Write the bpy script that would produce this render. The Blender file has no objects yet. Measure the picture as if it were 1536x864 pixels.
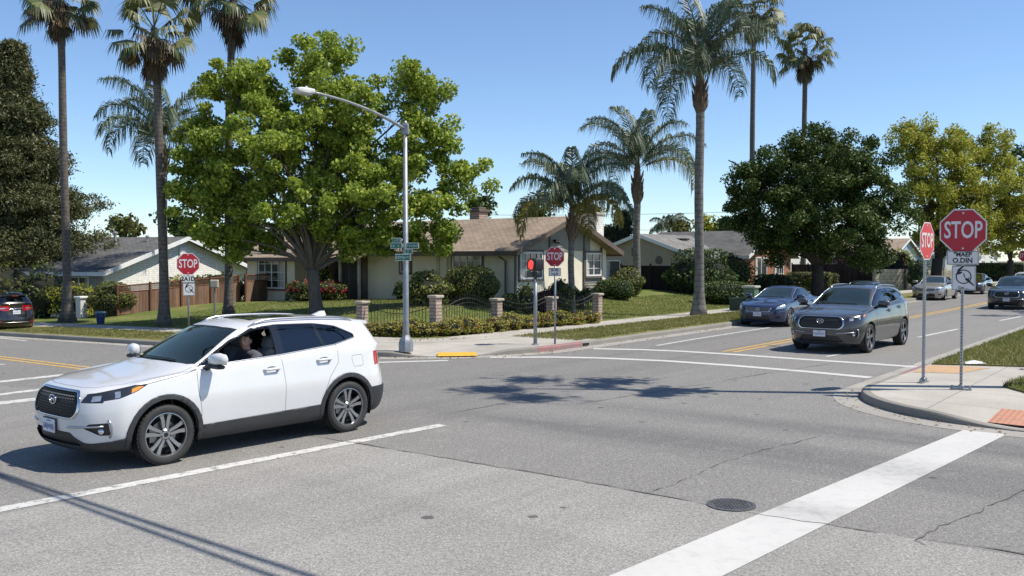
import bpy, bmesh, math, random
import numpy as np
from mathutils import Vector, Matrix
from mathutils.bvhtree import BVHTree
from mathutils.geometry import tessellate_polygon

SC = bpy.context.scene
COL = SC.collection
R = math.radians
PHI = R(53.0)                       # heading of the main street, measured from +X
CU, SU = math.cos(PHI), math.sin(PHI)
CAM_H, FPX = 2.45, 1400.0
PITCH = math.atan(44.0 / FPX)


def W(u, v):                        # street grid -> world
    return (CU * u - SU * v, SU * u + CU * v)


def UV(x, y):
    return (CU * x + SU * y, -SU * x + CU * y)


def road_z(x, y):                   # the side street falls gently away to the left
    v = -SU * x + CU * y
    return -0.02 * min(max(v - 17.0, 0.0), 55.0)


def smooth(t):
    t = min(max(t, 0.0), 1.0)
    return t * t * (3 - 2 * t)


def lot_z(x, y):                    # corner lot rises behind the pavement
    u, v = UV(x, y)
    rise = 0.75 - 0.012 * min(max(v - 24, 0), 30)
    return road_z(x, y) + 0.14 + rise * smooth(min(u - 20.3, v - 18.4) / 8.0)


def at(px, py, Y):                  # point at distance Y seen at pixel (px,py) of the 1536x864 photo
    dx, dy, dz = px - 768.0, 1.0, -(py - 432.0)
    c, s = math.cos(PITCH), math.sin(PITCH)
    fy = FPX * c + dz * s
    fz = -FPX * s + dz * c
    k = Y / fy
    return Vector((dx * k, Y, CAM_H + fz * k))


def gnd(px, py, zf=road_z, dz=0.0):
    lo, hi = 3.0, 400.0
    for _ in range(60):
        m = (lo + hi) / 2
        p = at(px, py, m)
        if p.z > zf(p.x, p.y) + dz:
            lo = m
        else:
            hi = m
    p = at(px, py, lo)
    return p


# ------------------------------------------------------------------ objects
def tag(o, label=None, cat=None, group=None, kind=None):
    if label: o['label'] = label
    if cat: o['category'] = cat
    if group: o['group'] = group
    if kind: o['kind'] = kind
    return o


def thing(name, label, cat, loc=(0, 0, 0), rotz=0.0, group=None):
    o = bpy.data.objects.new(name, None)
    COL.objects.link(o)
    o.empty_display_size = 0.3
    o.location = loc
    o.rotation_euler = (0, 0, rotz)
    return tag(o, label, cat, group)


def link(name, me, parent=None, mats=None):
    o = bpy.data.objects.new(name, me)
    COL.objects.link(o)
    if mats:
        for m in (mats if isinstance(mats, (list, tuple)) else [mats]):
            me.materials.append(m)
    if parent: o.parent = parent
    return o


def copy_tree(o, parent=None):
    c = o.copy()
    COL.objects.link(c)
    if parent is not None:
        c.parent = parent
    for ch in list(o.children):
        copy_tree(ch, c)
    return c


class MB:
    """collects simple shapes and links them as one mesh object"""
    def __init__(s):
        s.v, s.f, s.m, s.cur = [], [], [], 0

    def add(s, vs, fs):
        b = len(s.v)
        s.v += [tuple(p) for p in vs]
        for f in fs:
            s.f.append([b + i for i in f]); s.m.append(s.cur)
        return s

    def box(s, c, size, rz=0.0, M=None):
        hx, hy, hz = size[0] / 2, size[1] / 2, size[2] / 2
        cr, sr = math.cos(rz), math.sin(rz)
        vs = []
        for x, y, z in ((-1,-1,-1),(1,-1,-1),(1,1,-1),(-1,1,-1),(-1,-1,1),(1,-1,1),(1,1,1),(-1,1,1)):
            X, Y, Z = x * hx, y * hy, z * hz
            X, Y = X * cr - Y * sr, X * sr + Y * cr
            p = Vector((X, Y, Z))
            if M is not None: p = M @ p
            vs.append((p.x + c[0], p.y + c[1], p.z + c[2]))
        return s.add(vs, [(3,2,1,0),(4,5,6,7),(0,1,5,4),(1,2,6,5),(2,3,7,6),(3,0,4,7)])

    def bbox(s, c, size, b=0.02, rz=0.0):
        """box with bevelled vertical edges and top"""
        hx, hy, hz = size[0]/2, size[1]/2, size[2]/2
        b = min(b, hx*.9, hy*.9, hz*.9)
        def ring(ix, z):
            x, y = hx - ix, hy - ix
            return [(-x+b,-y,z),(x-b,-y,z),(x,-y+b,z),(x,y-b,z),(x-b,y,z),(-x+b,y,z),(-x,y-b,z),(-x,-y+b,z)]
        rs = [ring(b*.6, -hz), ring(0, -hz+b), ring(0, hz-b), ring(b*.6, hz)]
        cr, sr = math.cos(rz), math.sin(rz)
        vs = [(c[0]+x*cr-y*sr, c[1]+x*sr+y*cr, c[2]+z) for r in rs for x, y, z in r]
        fs = [tuple(reversed(range(8))), tuple(range(24, 32))]
        for k in range(3):
            for i in range(8):
                j = (i+1) % 8
                fs.append((k*8+i, k*8+j, k*8+8+j, k*8+8+i))
        return s.add(vs, fs)

    def tube(s, pts, rads, n=8, cap=True, closed=False):
        pts = [Vector(p) for p in pts]
        if not isinstance(rads, (list, tuple)): rads = [rads] * len(pts)
        N = len(pts)
        vs, up = [], None
        for i, p in enumerate(pts):
            if closed:
                d = pts[(i+1) % N] - pts[i-1]
            else:
                d = pts[min(i+1, N-1)] - pts[max(i-1, 0)]
            if d.length < 1e-9: d = Vector((0, 0, 1))
            d.normalize()
            if up is None:
                a = Vector((0, 0, 1)) if abs(d.z) < .9 else Vector((1, 0, 0))
                up = (a - d * a.dot(d)).normalized()
            else:
                up = up - d * up.dot(d)
                if up.length < 1e-6:
                    up = d.orthogonal()
                up.normalize()
            w = d.cross(up)
            for k in range(n):
                t = 2 * math.pi * k / n
                vs.append(p + (up * math.cos(t) + w * math.sin(t)) * rads[i])
        fs = []
        for i in range(N if closed else N - 1):
            a, b = i * n, ((i + 1) % N) * n
            for k in range(n):
                l = (k + 1) % n
                fs.append((a+k, a+l, b+l, b+k))
        if cap and not closed:
            fs.append(tuple(reversed(range(n))))
            fs.append(tuple(range((N-1)*n, N*n)))
        return s.add(vs, fs)

    def lathe(s, prof, n=24, axis='z', c=(0, 0, 0), closed=False, cap=True):
        vs = []
        for r, h in prof:
            for k in range(n):
                t = 2 * math.pi * k / n
                a, b = r * math.cos(t), r * math.sin(t)
                p = {'z': (a, b, h), 'y': (a, h, b), 'x': (h, a, b)}[axis]
                vs.append((p[0]+c[0], p[1]+c[1], p[2]+c[2]))
        fs = []
        P = len(prof)
        for i in range(P if closed else P - 1):
            a, b = i * n, ((i+1) % P) * n
            for k in range(n):
                l = (k + 1) % n
                fs.append((a+k, a+l, b+l, b+k))
        if not closed and cap:
            if prof[0][0] > 1e-6: fs.append(tuple(reversed(range(n))))
            if prof[-1][0] > 1e-6: fs.append(tuple(range((P-1)*n, P*n)))
        return s.add(vs, fs)

    def prism(s, poly, fn, d0, d1):
        """extrude 2-D polygon; fn(a,b,d)->xyz"""
        n = len(poly)
        vs = [fn(a, b, d0) for a, b in poly] + [fn(a, b, d1) for a, b in poly]
        tris = tessellate_polygon([[Vector((a, b, 0)) for a, b in poly]])
        fs = [tuple(t) for t in tris] + [tuple(i + n for i in reversed(t)) for t in tris]
        for i in range(n):
            j = (i + 1) % n
            fs.append((i, j, n + j, n + i))
        return s.add(vs, fs)

    def ico(s, c, r, sub=2, jit=0.0, rnd=None, sc=(1, 1, 1)):
        bm = bmesh.new()
        bmesh.ops.create_icosphere(bm, subdivisions=sub, radius=1.0)
        vs = []
        for v in bm.verts:
            k = 1 + (rnd.uniform(-jit, jit) if rnd else 0)
            vs.append((c[0]+v.co.x*r*sc[0]*k, c[1]+v.co.y*r*sc[1]*k, c[2]+v.co.z*r*sc[2]*k))
        fs = [[x.index for x in f.verts] for f in bm.faces]
        bm.free()
        return s.add(vs, fs)

    def build(s, name, mats, parent=None, smooth_=False, loc=None, fix=True):
        me = bpy.data.meshes.new(name)
        me.from_pydata(s.v, [], s.f)
        if fix:
            bm = bmesh.new(); bm.from_mesh(me)
            bmesh.ops.recalc_face_normals(bm, faces=bm.faces)
            bm.to_mesh(me); bm.free()
        mats = mats if isinstance(mats, (list, tuple)) else [mats]
        for m in mats: me.materials.append(m)
        if len(mats) > 1 and len(me.polygons) == len(s.m):
            me.polygons.foreach_set('material_index', s.m)
        if smooth_ is True:
            me.polygons.foreach_set('use_smooth', [True] * len(me.polygons))
        elif smooth_:
            try:
                me.polygons.foreach_set('use_smooth', [True] * len(me.polygons))
                me.set_sharp_from_angle(angle=R(smooth_))
            except Exception:
                pass
        o = bpy.data.objects.new(name, me)
        COL.objects.link(o)
        if parent: o.parent = parent
        if loc: o.location = loc
        return o


def np_mesh(name, verts, faces, mats, parent=None, smooth_=False):
    """verts Nx3, faces Mxk (k constant)"""
    me = bpy.data.meshes.new(name)
    verts = np.asarray(verts, dtype=np.float32); faces = np.asarray(faces, dtype=np.int32)
    M, k = faces.shape
    me.vertices.add(len(verts)); me.vertices.foreach_set('co', verts.ravel())
    me.loops.add(M * k); me.loops.foreach_set('vertex_index', faces.ravel())
    me.polygons.add(M)
    me.polygons.foreach_set('loop_start', np.arange(0, M * k, k, dtype=np.int32))
    me.polygons.foreach_set('loop_total', np.full(M, k, dtype=np.int32))
    if smooth_: me.polygons.foreach_set('use_smooth', np.ones(M, dtype=bool))
    me.update(calc_edges=True)
    me.validate()
    for m in (mats if isinstance(mats, (list, tuple)) else [mats]): me.materials.append(m)
    o = bpy.data.objects.new(name, me)
    COL.objects.link(o)
    if parent: o.parent = parent
    return o


def text_mesh(s, size, name='lettering', mat=None, parent=None, bold=0.0, depth=0.002, loc=(0,0,0), rot=(0,0,0), sx=1.0, align='CENTER'):
    cu = bpy.data.curves.new(name, 'FONT')
    cu.body = s; cu.size = size; cu.align_x = align; cu.align_y = 'CENTER'
    cu.offset = bold; cu.extrude = depth; cu.resolution_u = 3
    t = bpy.data.objects.new('tmp', cu); COL.objects.link(t)
    dg = bpy.context.evaluated_depsgraph_get(); dg.update()
    me = bpy.data.meshes.new_from_object(t.evaluated_get(dg))
    bpy.data.objects.remove(t); bpy.data.curves.remove(cu)
    me.transform(Matrix.Diagonal((sx, 1, 1, 1)))
    me.materials.clear(); me.materials.append(mat)
    o = bpy.data.objects.new(name, me); COL.objects.link(o)
    o.location = loc; o.rotation_euler = rot
    if parent: o.parent = parent
    return o


# ------------------------------------------------------------------ materials
def srgb(r, g, b):
    f = lambda c: (c/255/12.92) if c/255 <= .04045 else ((c/255+.055)/1.055)**2.4
    return (f(r), f(g), f(b))


class NT:
    def __init__(s, mat):
        mat.use_nodes = True
        s.t = mat.node_tree; s.n = s.t.nodes; s.l = s.t.links
        s.n.clear()
        s.out = s.n.new('ShaderNodeOutputMaterial')

    def new(s, typ, **kw):
        nd = s.n.new(typ)
        for k, v in kw.items():
            if k.startswith('i_'):
                nd.inputs[k[2:].replace('_', ' ')].default_value = v
            else:
                setattr(nd, k, v)
        return nd

    def link(s, a, b): s.l.new(a, b)

    def noise(s, vec, scale, detail=3.0, rough=.55):
        nd = s.new('ShaderNodeTexNoise'); nd.inputs['Scale'].default_value = scale
        nd.inputs['Detail'].default_value = detail; nd.inputs['Roughness'].default_value = rough
        if vec is not None: s.link(vec, nd.inputs['Vector'])
        return nd.outputs['Fac']

    def ramp(s, fac, stops, interp='LINEAR'):
        nd = s.new('ShaderNodeValToRGB'); cr = nd.color_ramp; cr.interpolation = interp
        while len(cr.elements) < len(stops): cr.elements.new(.5)
        for e, (p, c) in zip(cr.elements, stops):
            e.position = p; e.color = (c, c, c, 1) if not hasattr(c, '__len__') else (*c, 1)
        s.link(fac, nd.inputs['Fac'])
        return nd.outputs['Color']

    def mix(s, fac, a, b, mode='MIX'):
        nd = s.new('ShaderNodeMix'); nd.data_type = 'RGBA'; nd.blend_type = mode
        for sock, val in ((nd.inputs[0], fac), (nd.inputs[6], a), (nd.inputs[7], b)):
            if hasattr(val, 'links'): s.link(val, sock)
            elif hasattr(val, '__len__'): sock.default_value = (*val[:3], 1)
            else: sock.default_value = val
        return nd.outputs[2]

    def math(s, op, a, b=0.0, c=None):
        nd = s.new('ShaderNodeMath'); nd.operation = op
        for i, val in enumerate((a, b, c)):
            if val is None: continue
            if hasattr(val, 'links'): s.link(val, nd.inputs[i])
            else: nd.inputs[i].default_value = val
        return nd.outputs[0]

    def coords(s, which='Object', scale=None, rot=None):
        if which == 'World':
            o = s.new('ShaderNodeNewGeometry').outputs['Position']
        else:
            o = s.new('ShaderNodeTexCoord').outputs[which]
        if scale is not None or rot is not None:
            m = s.new('ShaderNodeMapping')
            if scale is not None: m.inputs['Scale'].default_value = scale
            if rot is not None: m.inputs['Rotation'].default_value = rot
            s.link(o, m.inputs['Vector']); o = m.outputs['Vector']
        return o

    def bump(s, h, strength=.3, dist=.01, normal=None):
        nd = s.new('ShaderNodeBump'); nd.inputs['Strength'].default_value = strength
        nd.inputs['Distance'].default_value = dist
        s.link(h, nd.inputs['Height'])
        if normal is not None: s.link(normal, nd.inputs['Normal'])
        return nd.outputs['Normal']

    def bsdf(s, color, rough=.6, metal=0.0, normal=None, coat=0.0, spec=.5, sub=None, alpha=None):
        p = s.new('ShaderNodeBsdfPrincipled')
        def put(k, val):
            if val is None: return
            if hasattr(val, 'links'): s.link(val, p.inputs[k])
            elif hasattr(val, '__len__'): p.inputs[k].default_value = (*val[:3], 1)
            else: p.inputs[k].default_value = val
        put('Base Color', color); put('Roughness', rough); put('Metallic', metal)
        put('Coat Weight', coat); put('Specular IOR Level', spec)
        if coat: p.inputs['Coat Roughness'].default_value = .04
        if normal is not None: s.link(normal, p.inputs['Normal'])
        return p.outputs['BSDF']

    def done(s, sh):
        s.link(sh, s.out.inputs['Surface'])


_MC = {}


def pm(name, col, rough=.6, metal=0.0, coat=0.0, var=.12, nscale=3.0, bump=0.0, bscale=60.0, bdist=.005, spec=.5, col2=None, coords='Object'):
    """plain material with mottled colour and optional fine bump"""
    if name in _MC: return _MC[name]
    m = bpy.data.materials.new(name); t = NT(m)
    v = t.coords(coords)
    n = t.noise(v, nscale, 4)
    c2 = col2 if col2 else tuple(min(1, c * (1 + var)) for c in col)
    c1 = col if col2 else tuple(c * (1 - var) for c in col)
    c = t.ramp(n, [(.3, c1), (.7, c2)])
    nr = None
    if bump:
        nr = t.bump(t.noise(v, bscale, 3), bump, bdist)
    t.done(t.bsdf(c, rough, metal, nr, coat, spec))
    _MC[name] = m
    return m


def glass_mat(name, tint, refl=.9, rough=.01, base=.05, rc=(1, 1, 1)):
    if name in _MC: return _MC[name]
    m = bpy.data.materials.new(name); t = NT(m)
    tr = t.new('ShaderNodeBsdfTransparent'); tr.inputs[0].default_value = (*tint, 1)
    gl = t.new('ShaderNodeBsdfGlossy'); gl.inputs['Color'].default_value = (refl*rc[0], refl*rc[1], refl*rc[2], 1); gl.inputs['Roughness'].default_value = rough
    fr = t.new('ShaderNodeFresnel'); fr.inputs['IOR'].default_value = 1.52
    mx = t.new('ShaderNodeMixShader')
    f2 = t.math('MULTIPLY_ADD', fr.outputs[0], 1.2, base)
    t.link(f2, mx.inputs[0]); t.link(tr.outputs[0], mx.inputs[1]); t.link(gl.outputs[0], mx.inputs[2])
    t.done(mx.outputs[0])
    _MC[name] = m
    return m


def emit_mat(name, col, strength):
    if name in _MC: return _MC[name]
    m = bpy.data.materials.new(name); t = NT(m)
    b = t.new('ShaderNodeBsdfPrincipled')
    b.inputs['Base Color'].default_value = (*col, 1)
    b.inputs['Emission Color'].default_value = (*col, 1); b.inputs['Emission Strength'].default_value = strength
    t.done(b.outputs[0]); _MC[name] = m
    return m
# ================================================================== cars
def car_paint(name, col, metal=0.0, rough=.35):
    if name in _MC: return _MC[name]
    m = bpy.data.materials.new(name); t = NT(m)
    v = t.coords('Object')
    fl = t.noise(v, 900, 1)
    dirt = t.noise(v, 2.2, 4)
    c = t.mix(t.ramp(dirt, [(.35, 0.0), (.8, .10)]), col, (.35, .33, .30))
    nr = t.bump(fl, .02 if metal else .0, .001)
    t.done(t.bsdf(c, rough, metal, nr, 1.0))
    _MC[name] = m
    return m


M_BLACKTRIM = pm('black_trim', (.018, .018, .019), .45, var=.2, nscale=6, bump=.08, bscale=400, bdist=.001)
M_GLOSSBLK = pm('gloss_black_trim', (.010, .010, .011), .07, var=.1, coat=1)
M_CLAD = pm('cladding_plastic', (.032, .033, .035), .5, var=.15, nscale=5, bump=.1, bscale=500, bdist=.001)
M_SEAM = pm('panel_gap', (.09, .09, .09), .8)
M_CHROME = pm('bright_trim', (.62, .63, .65), .16, 1.0, var=.04)
M_SATIN = pm('satin_trim', (.45, .46, .48), .3, .9, var=.05)
M_TYRE = pm('tyre_rubber', (.028, .027, .026), .75, var=.25, nscale=8, bump=.2, bscale=120, bdist=.003)
M_RIMDARK = pm('rim_pocket_black', (.02, .02, .022), .4, .3)
M_RIM = pm('machined_alloy', (.36, .365, .375), .30, .85, var=.05)
M_DISC = pm('brake_steel', (.25, .24, .23), .4, .9)
M_INT = pm('interior_trim', (.12, .12, .12), .6, var=.2)
M_SEAT = pm('seat_cloth', (.12, .12, .12), .85, var=.2)
M_SEATL = pm('seat_cloth_grey', (.34, .34, .33), .85, var=.1)
M_DASH = pm('dashboard_grey', (.30, .305, .30), .6, var=.1)
M_GLASSF = glass_mat('windscreen_glass', (.84, .90, .88), .97, .01, .17, (1, .98, .72))
M_GLASSR = glass_mat('privacy_glass', (.07, .075, .085))
M_GLASSM = glass_mat('door_glass', (.58, .62, .61))
M_LAMP = pm('lamp_reflector', (.62, .64, .66), .12, .7, coat=1, var=.25, nscale=14)
M_LAMPDK = pm('lamp_housing', (.025, .027, .03), .15, .1, coat=1, var=.3)
M_AMBER = pm('amber_lens', (.85, .27, .02), .15, coat=1)
M_RED = pm('red_lens', (.42, .008, .012), .12, coat=1, var=.3, nscale=12)
M_PLATE = pm('plate_white', (.66, .68, .72), .5, var=.06)
M_PLATEINK = pm('plate_ink', (.05, .08, .25), .5)
M_MIRGL = pm('mirror_glass', (.6, .65, .7), .03, 1.0)

SUV = dict(F=2.36, B=-2.38, W=.95, ax=(1.40, -1.365), wr=.358, ww=.235, arch=.425,
  low=[(.205, -.17, -.13, .16), (.27, -.05, -.05, .06), (.50, 0, -.005, 0), (.74, -.015, 0, .05), (.885, -.07, -.022, .10)],
  z5=[.955,.955,.96,.98,1.015,1.045,1.06,1.075,1.095,1.125,1.145,1.15,1.13,1.115,1.11],
  x5=-.17, y5=-.058, r5=.12,
  r6=([1.70,1.69,1.66,1.57,1.36,1.12,.80,.33,-.3,-.95,-1.42,-1.88,-2.16,-2.285,-2.31],
      [0,.40,.67,.80,.845,.862,.868,.87,.872,.87,.862,.83,.73,.48,0],
      [1.055,1.05,1.035,1.02,1.045,1.075,1.09,1.105,1.125,1.165,1.195,1.205,1.19,1.175,1.17]),
  r7=([1.12,1.09,1.02,.95,.85,.72,.53,.25,-.3,-.95,-1.43,-1.86,-2.12,-2.24,-2.265],
      [0,.40,.66,.775,.80,.815,.825,.832,.835,.83,.82,.78,.68,.45,0],
      [1.115,1.11,1.10,1.085,1.09,1.10,1.115,1.13,1.155,1.20,1.235,1.25,1.235,1.225,1.22]),
  r8=([.70,.68,.60,.53,.44,.33,.22,.06,-.3,-.95,-1.44,-1.83,-2.03,-2.13,-2.155],
      [0,.37,.58,.69,.715,.73,.74,.748,.75,.745,.73,.69,.60,.40,0],
      [1.36,1.358,1.35,1.345,1.35,1.355,1.36,1.37,1.39,1.41,1.42,1.42,1.41,1.405,1.40]),
  r9=([.27,.25,.18,.10,.02,-.06,-.15,-.24,-.4,-.95,-1.44,-1.79,-1.96,-2.03,-2.05],
      [0,.34,.51,.60,.62,.632,.64,.645,.65,.645,.63,.59,.52,.34,0],
      [1.585,1.58,1.57,1.565,1.575,1.585,1.595,1.603,1.61,1.605,1.585,1.56,1.545,1.545,1.545]),
  r10=([.02,.0,-.04,-.1,-.15,-.2,-.25,-.3,-.42,-.95,-1.4,-1.7,-1.83,-1.87,-1.88],
       [1.63,1.628,1.625,1.625,1.63,1.635,1.64,1.645,1.648,1.642,1.62,1.597,1.585,1.58,1.58]))
SEDAN = dict(F=2.27, B=-2.30, W=.91, ax=(1.36, -1.37), wr=.33, ww=.22, arch=.375,
  low=[(.165, -.15, -.10, .15), (.23, -.04, -.04, .05), (.44, 0, -.004, 0), (.64, -.02, 0, .03), (.76, -.08, -.02, .07)],
  z5=[.80,.80,.81,.835,.87,.89,.90,.905,.915,.935,.955,.975,.98,.985,.985],
  x5=-.19, y5=-.05, r5=.08,
  r6=([1.60,1.59,1.56,1.47,1.30,1.08,.80,.33,-.3,-.90,-1.32,-1.62,-1.86,-1.99,-2.02],
      [0,.38,.62,.76,.80,.822,.83,.834,.836,.834,.825,.79,.69,.45,0],
      [.915,.91,.90,.88,.905,.92,.93,.935,.945,.965,.985,1.0,1.02,1.03,1.035]),
  r7=([1.02,.99,.92,.85,.76,.65,.48,.22,-.3,-.82,-1.15,-1.36,-1.50,-1.58,-1.60],
      [0,.38,.62,.735,.76,.775,.785,.792,.795,.79,.775,.74,.63,.42,0],
      [.985,.98,.965,.945,.945,.95,.955,.96,.97,.99,1.005,1.02,1.045,1.06,1.065]),
  r8=([.56,.54,.46,.39,.32,.23,.14,.0,-.3,-.75,-1.0,-1.13,-1.22,-1.28,-1.30],
      [0,.34,.53,.64,.665,.68,.69,.698,.70,.69,.67,.63,.53,.36,0],
      [1.20,1.198,1.19,1.185,1.19,1.195,1.20,1.205,1.215,1.215,1.21,1.21,1.215,1.22,1.222]),
  r9=([.13,.11,.05,-.02,-.08,-.14,-.2,-.27,-.4,-.66,-.80,-.88,-.94,-.97,-.98],
      [0,.31,.46,.54,.56,.57,.578,.582,.585,.575,.555,.52,.45,.30,0],
      [1.385,1.382,1.375,1.368,1.375,1.383,1.388,1.393,1.395,1.385,1.375,1.365,1.365,1.37,1.372]),
  r10=([-.08,-.1,-.13,-.17,-.2,-.23,-.26,-.3,-.4,-.6,-.7,-.76,-.79,-.81,-.82],
       [1.42,1.418,1.417,1.417,1.42,1.423,1.425,1.427,1.427,1.42,1.413,1.408,1.405,1.405,1.405]))


def car_cage(P):
    F, B, Wd = P['F'], P['B'], P['W']
    a0, a1 = P['ax']
    xs = [F, F-.015, F-.10, F-.36, a0+.48, a0, .85, .35, -.3, -.93, a1, a1-.50, B+.24, B+.045, B]
    ys = [0, .43, .70, .885, .94, .95, .945, .945, .945, .945, .95, .935, .83, .55, 0]
    ys = [y / .95 * Wd for y in ys]
    rings = []
    def lowring(z, dF, dy, dR):
        pts = []; dx_ = (not hasattr(z, '__len__')) and .40 < z < .55
        for j in range(15):
            wf = max(0, (xs[j] - .9) / (F - .9)); wb = max(0, (-.9 - xs[j]) / (-.9 - B))
            x = xs[j] + dF * wf ** 1.5 + dR * wb ** 1.5
            y = ys[j] + (dy * min(1, ys[j] / .8) if j not in (0, 14) else 0)
            pts.append((x, y - (.022 if dx_ and 6 <= j <= 9 else 0), z if not hasattr(z, '__len__') else z[j]))
        return pts
    rings.append([(x * .93, y * .55, z + .02) for x, y, z in lowring(P['low'][0][0], *P['low'][0][1:])])
    for lw in P['low']: rings.append(lowring(*lw))
    rings.append(lowring(P['z5'], P['x5'], P['y5'], P['r5']))
    for k in ('r6', 'r7', 'r8', 'r9'):
        x, y, z = P[k]; rings.append(list(zip(x, y, z)))
    x, z = P['r10']; y9 = P['r9'][1]
    rings.append([(x[j], y9[j] * .55, z[j]) for j in range(15)])
    rings.append([(x[j], 0, z[j] + .008) for j in range(15)])
    return rings


def car_half(P, level):
    rings = car_cage(P)
    bm = bmesh.new()
    vs = {}
    for s in (1, -1):
        for i, rg in enumerate(rings):
            for j, (x, y, z) in enumerate(rg):
                vs[s, i, j] = bm.verts.new((x, y * s, z))
    for s in (1, -1):
        for i in range(len(rings) - 1):
            for j in range(14):
                q = [vs[s,i,j], vs[s,i,j+1], vs[s,i+1,j+1], vs[s,i+1,j]]
                if s > 0: q.reverse()
                bm.faces.new(q)
    bmesh.ops.remove_doubles(bm, verts=bm.verts, dist=1e-5)
    bmesh.ops.dissolve_degenerate(bm, edges=bm.edges, dist=1e-6)
    bmesh.ops.recalc_face_normals(bm, faces=bm.faces)
    me = bpy.data.meshes.new('tmp'); bm.to_mesh(me); bm.free()
    o = bpy.data.objects.new('tmp', me); COL.objects.link(o)
    md = o.modifiers.new('s', 'SUBSURF'); md.levels = level
    dg = bpy.context.evaluated_depsgraph_get(); dg.update()
    m2 = bpy.data.meshes.new_from_object(o.evaluated_get(dg))
    bpy.data.objects.remove(o); bpy.data.meshes.remove(me)
    bm = bmesh.new(); bm.from_mesh(m2); bpy.data.meshes.remove(m2)
    bmesh.ops.bisect_plane(bm, geom=bm.verts[:] + bm.edges[:] + bm.faces[:], dist=1e-5, plane_co=(0,0,0), plane_no=(0,1,0), clear_inner=True)
    # the very bottom strip is an open underside: keep
    return bm


def in_poly(p, poly):
    x, y = p; c = False; n = len(poly); j = n - 1
    for i in range(n):
        xi, yi = poly[i]; xj, yj = poly[j]
        if (yi > y) != (yj > y) and x < (xj - xi) * (y - yi) / (yj - yi) + xi: c = not c
        j = i
    return c


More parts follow.
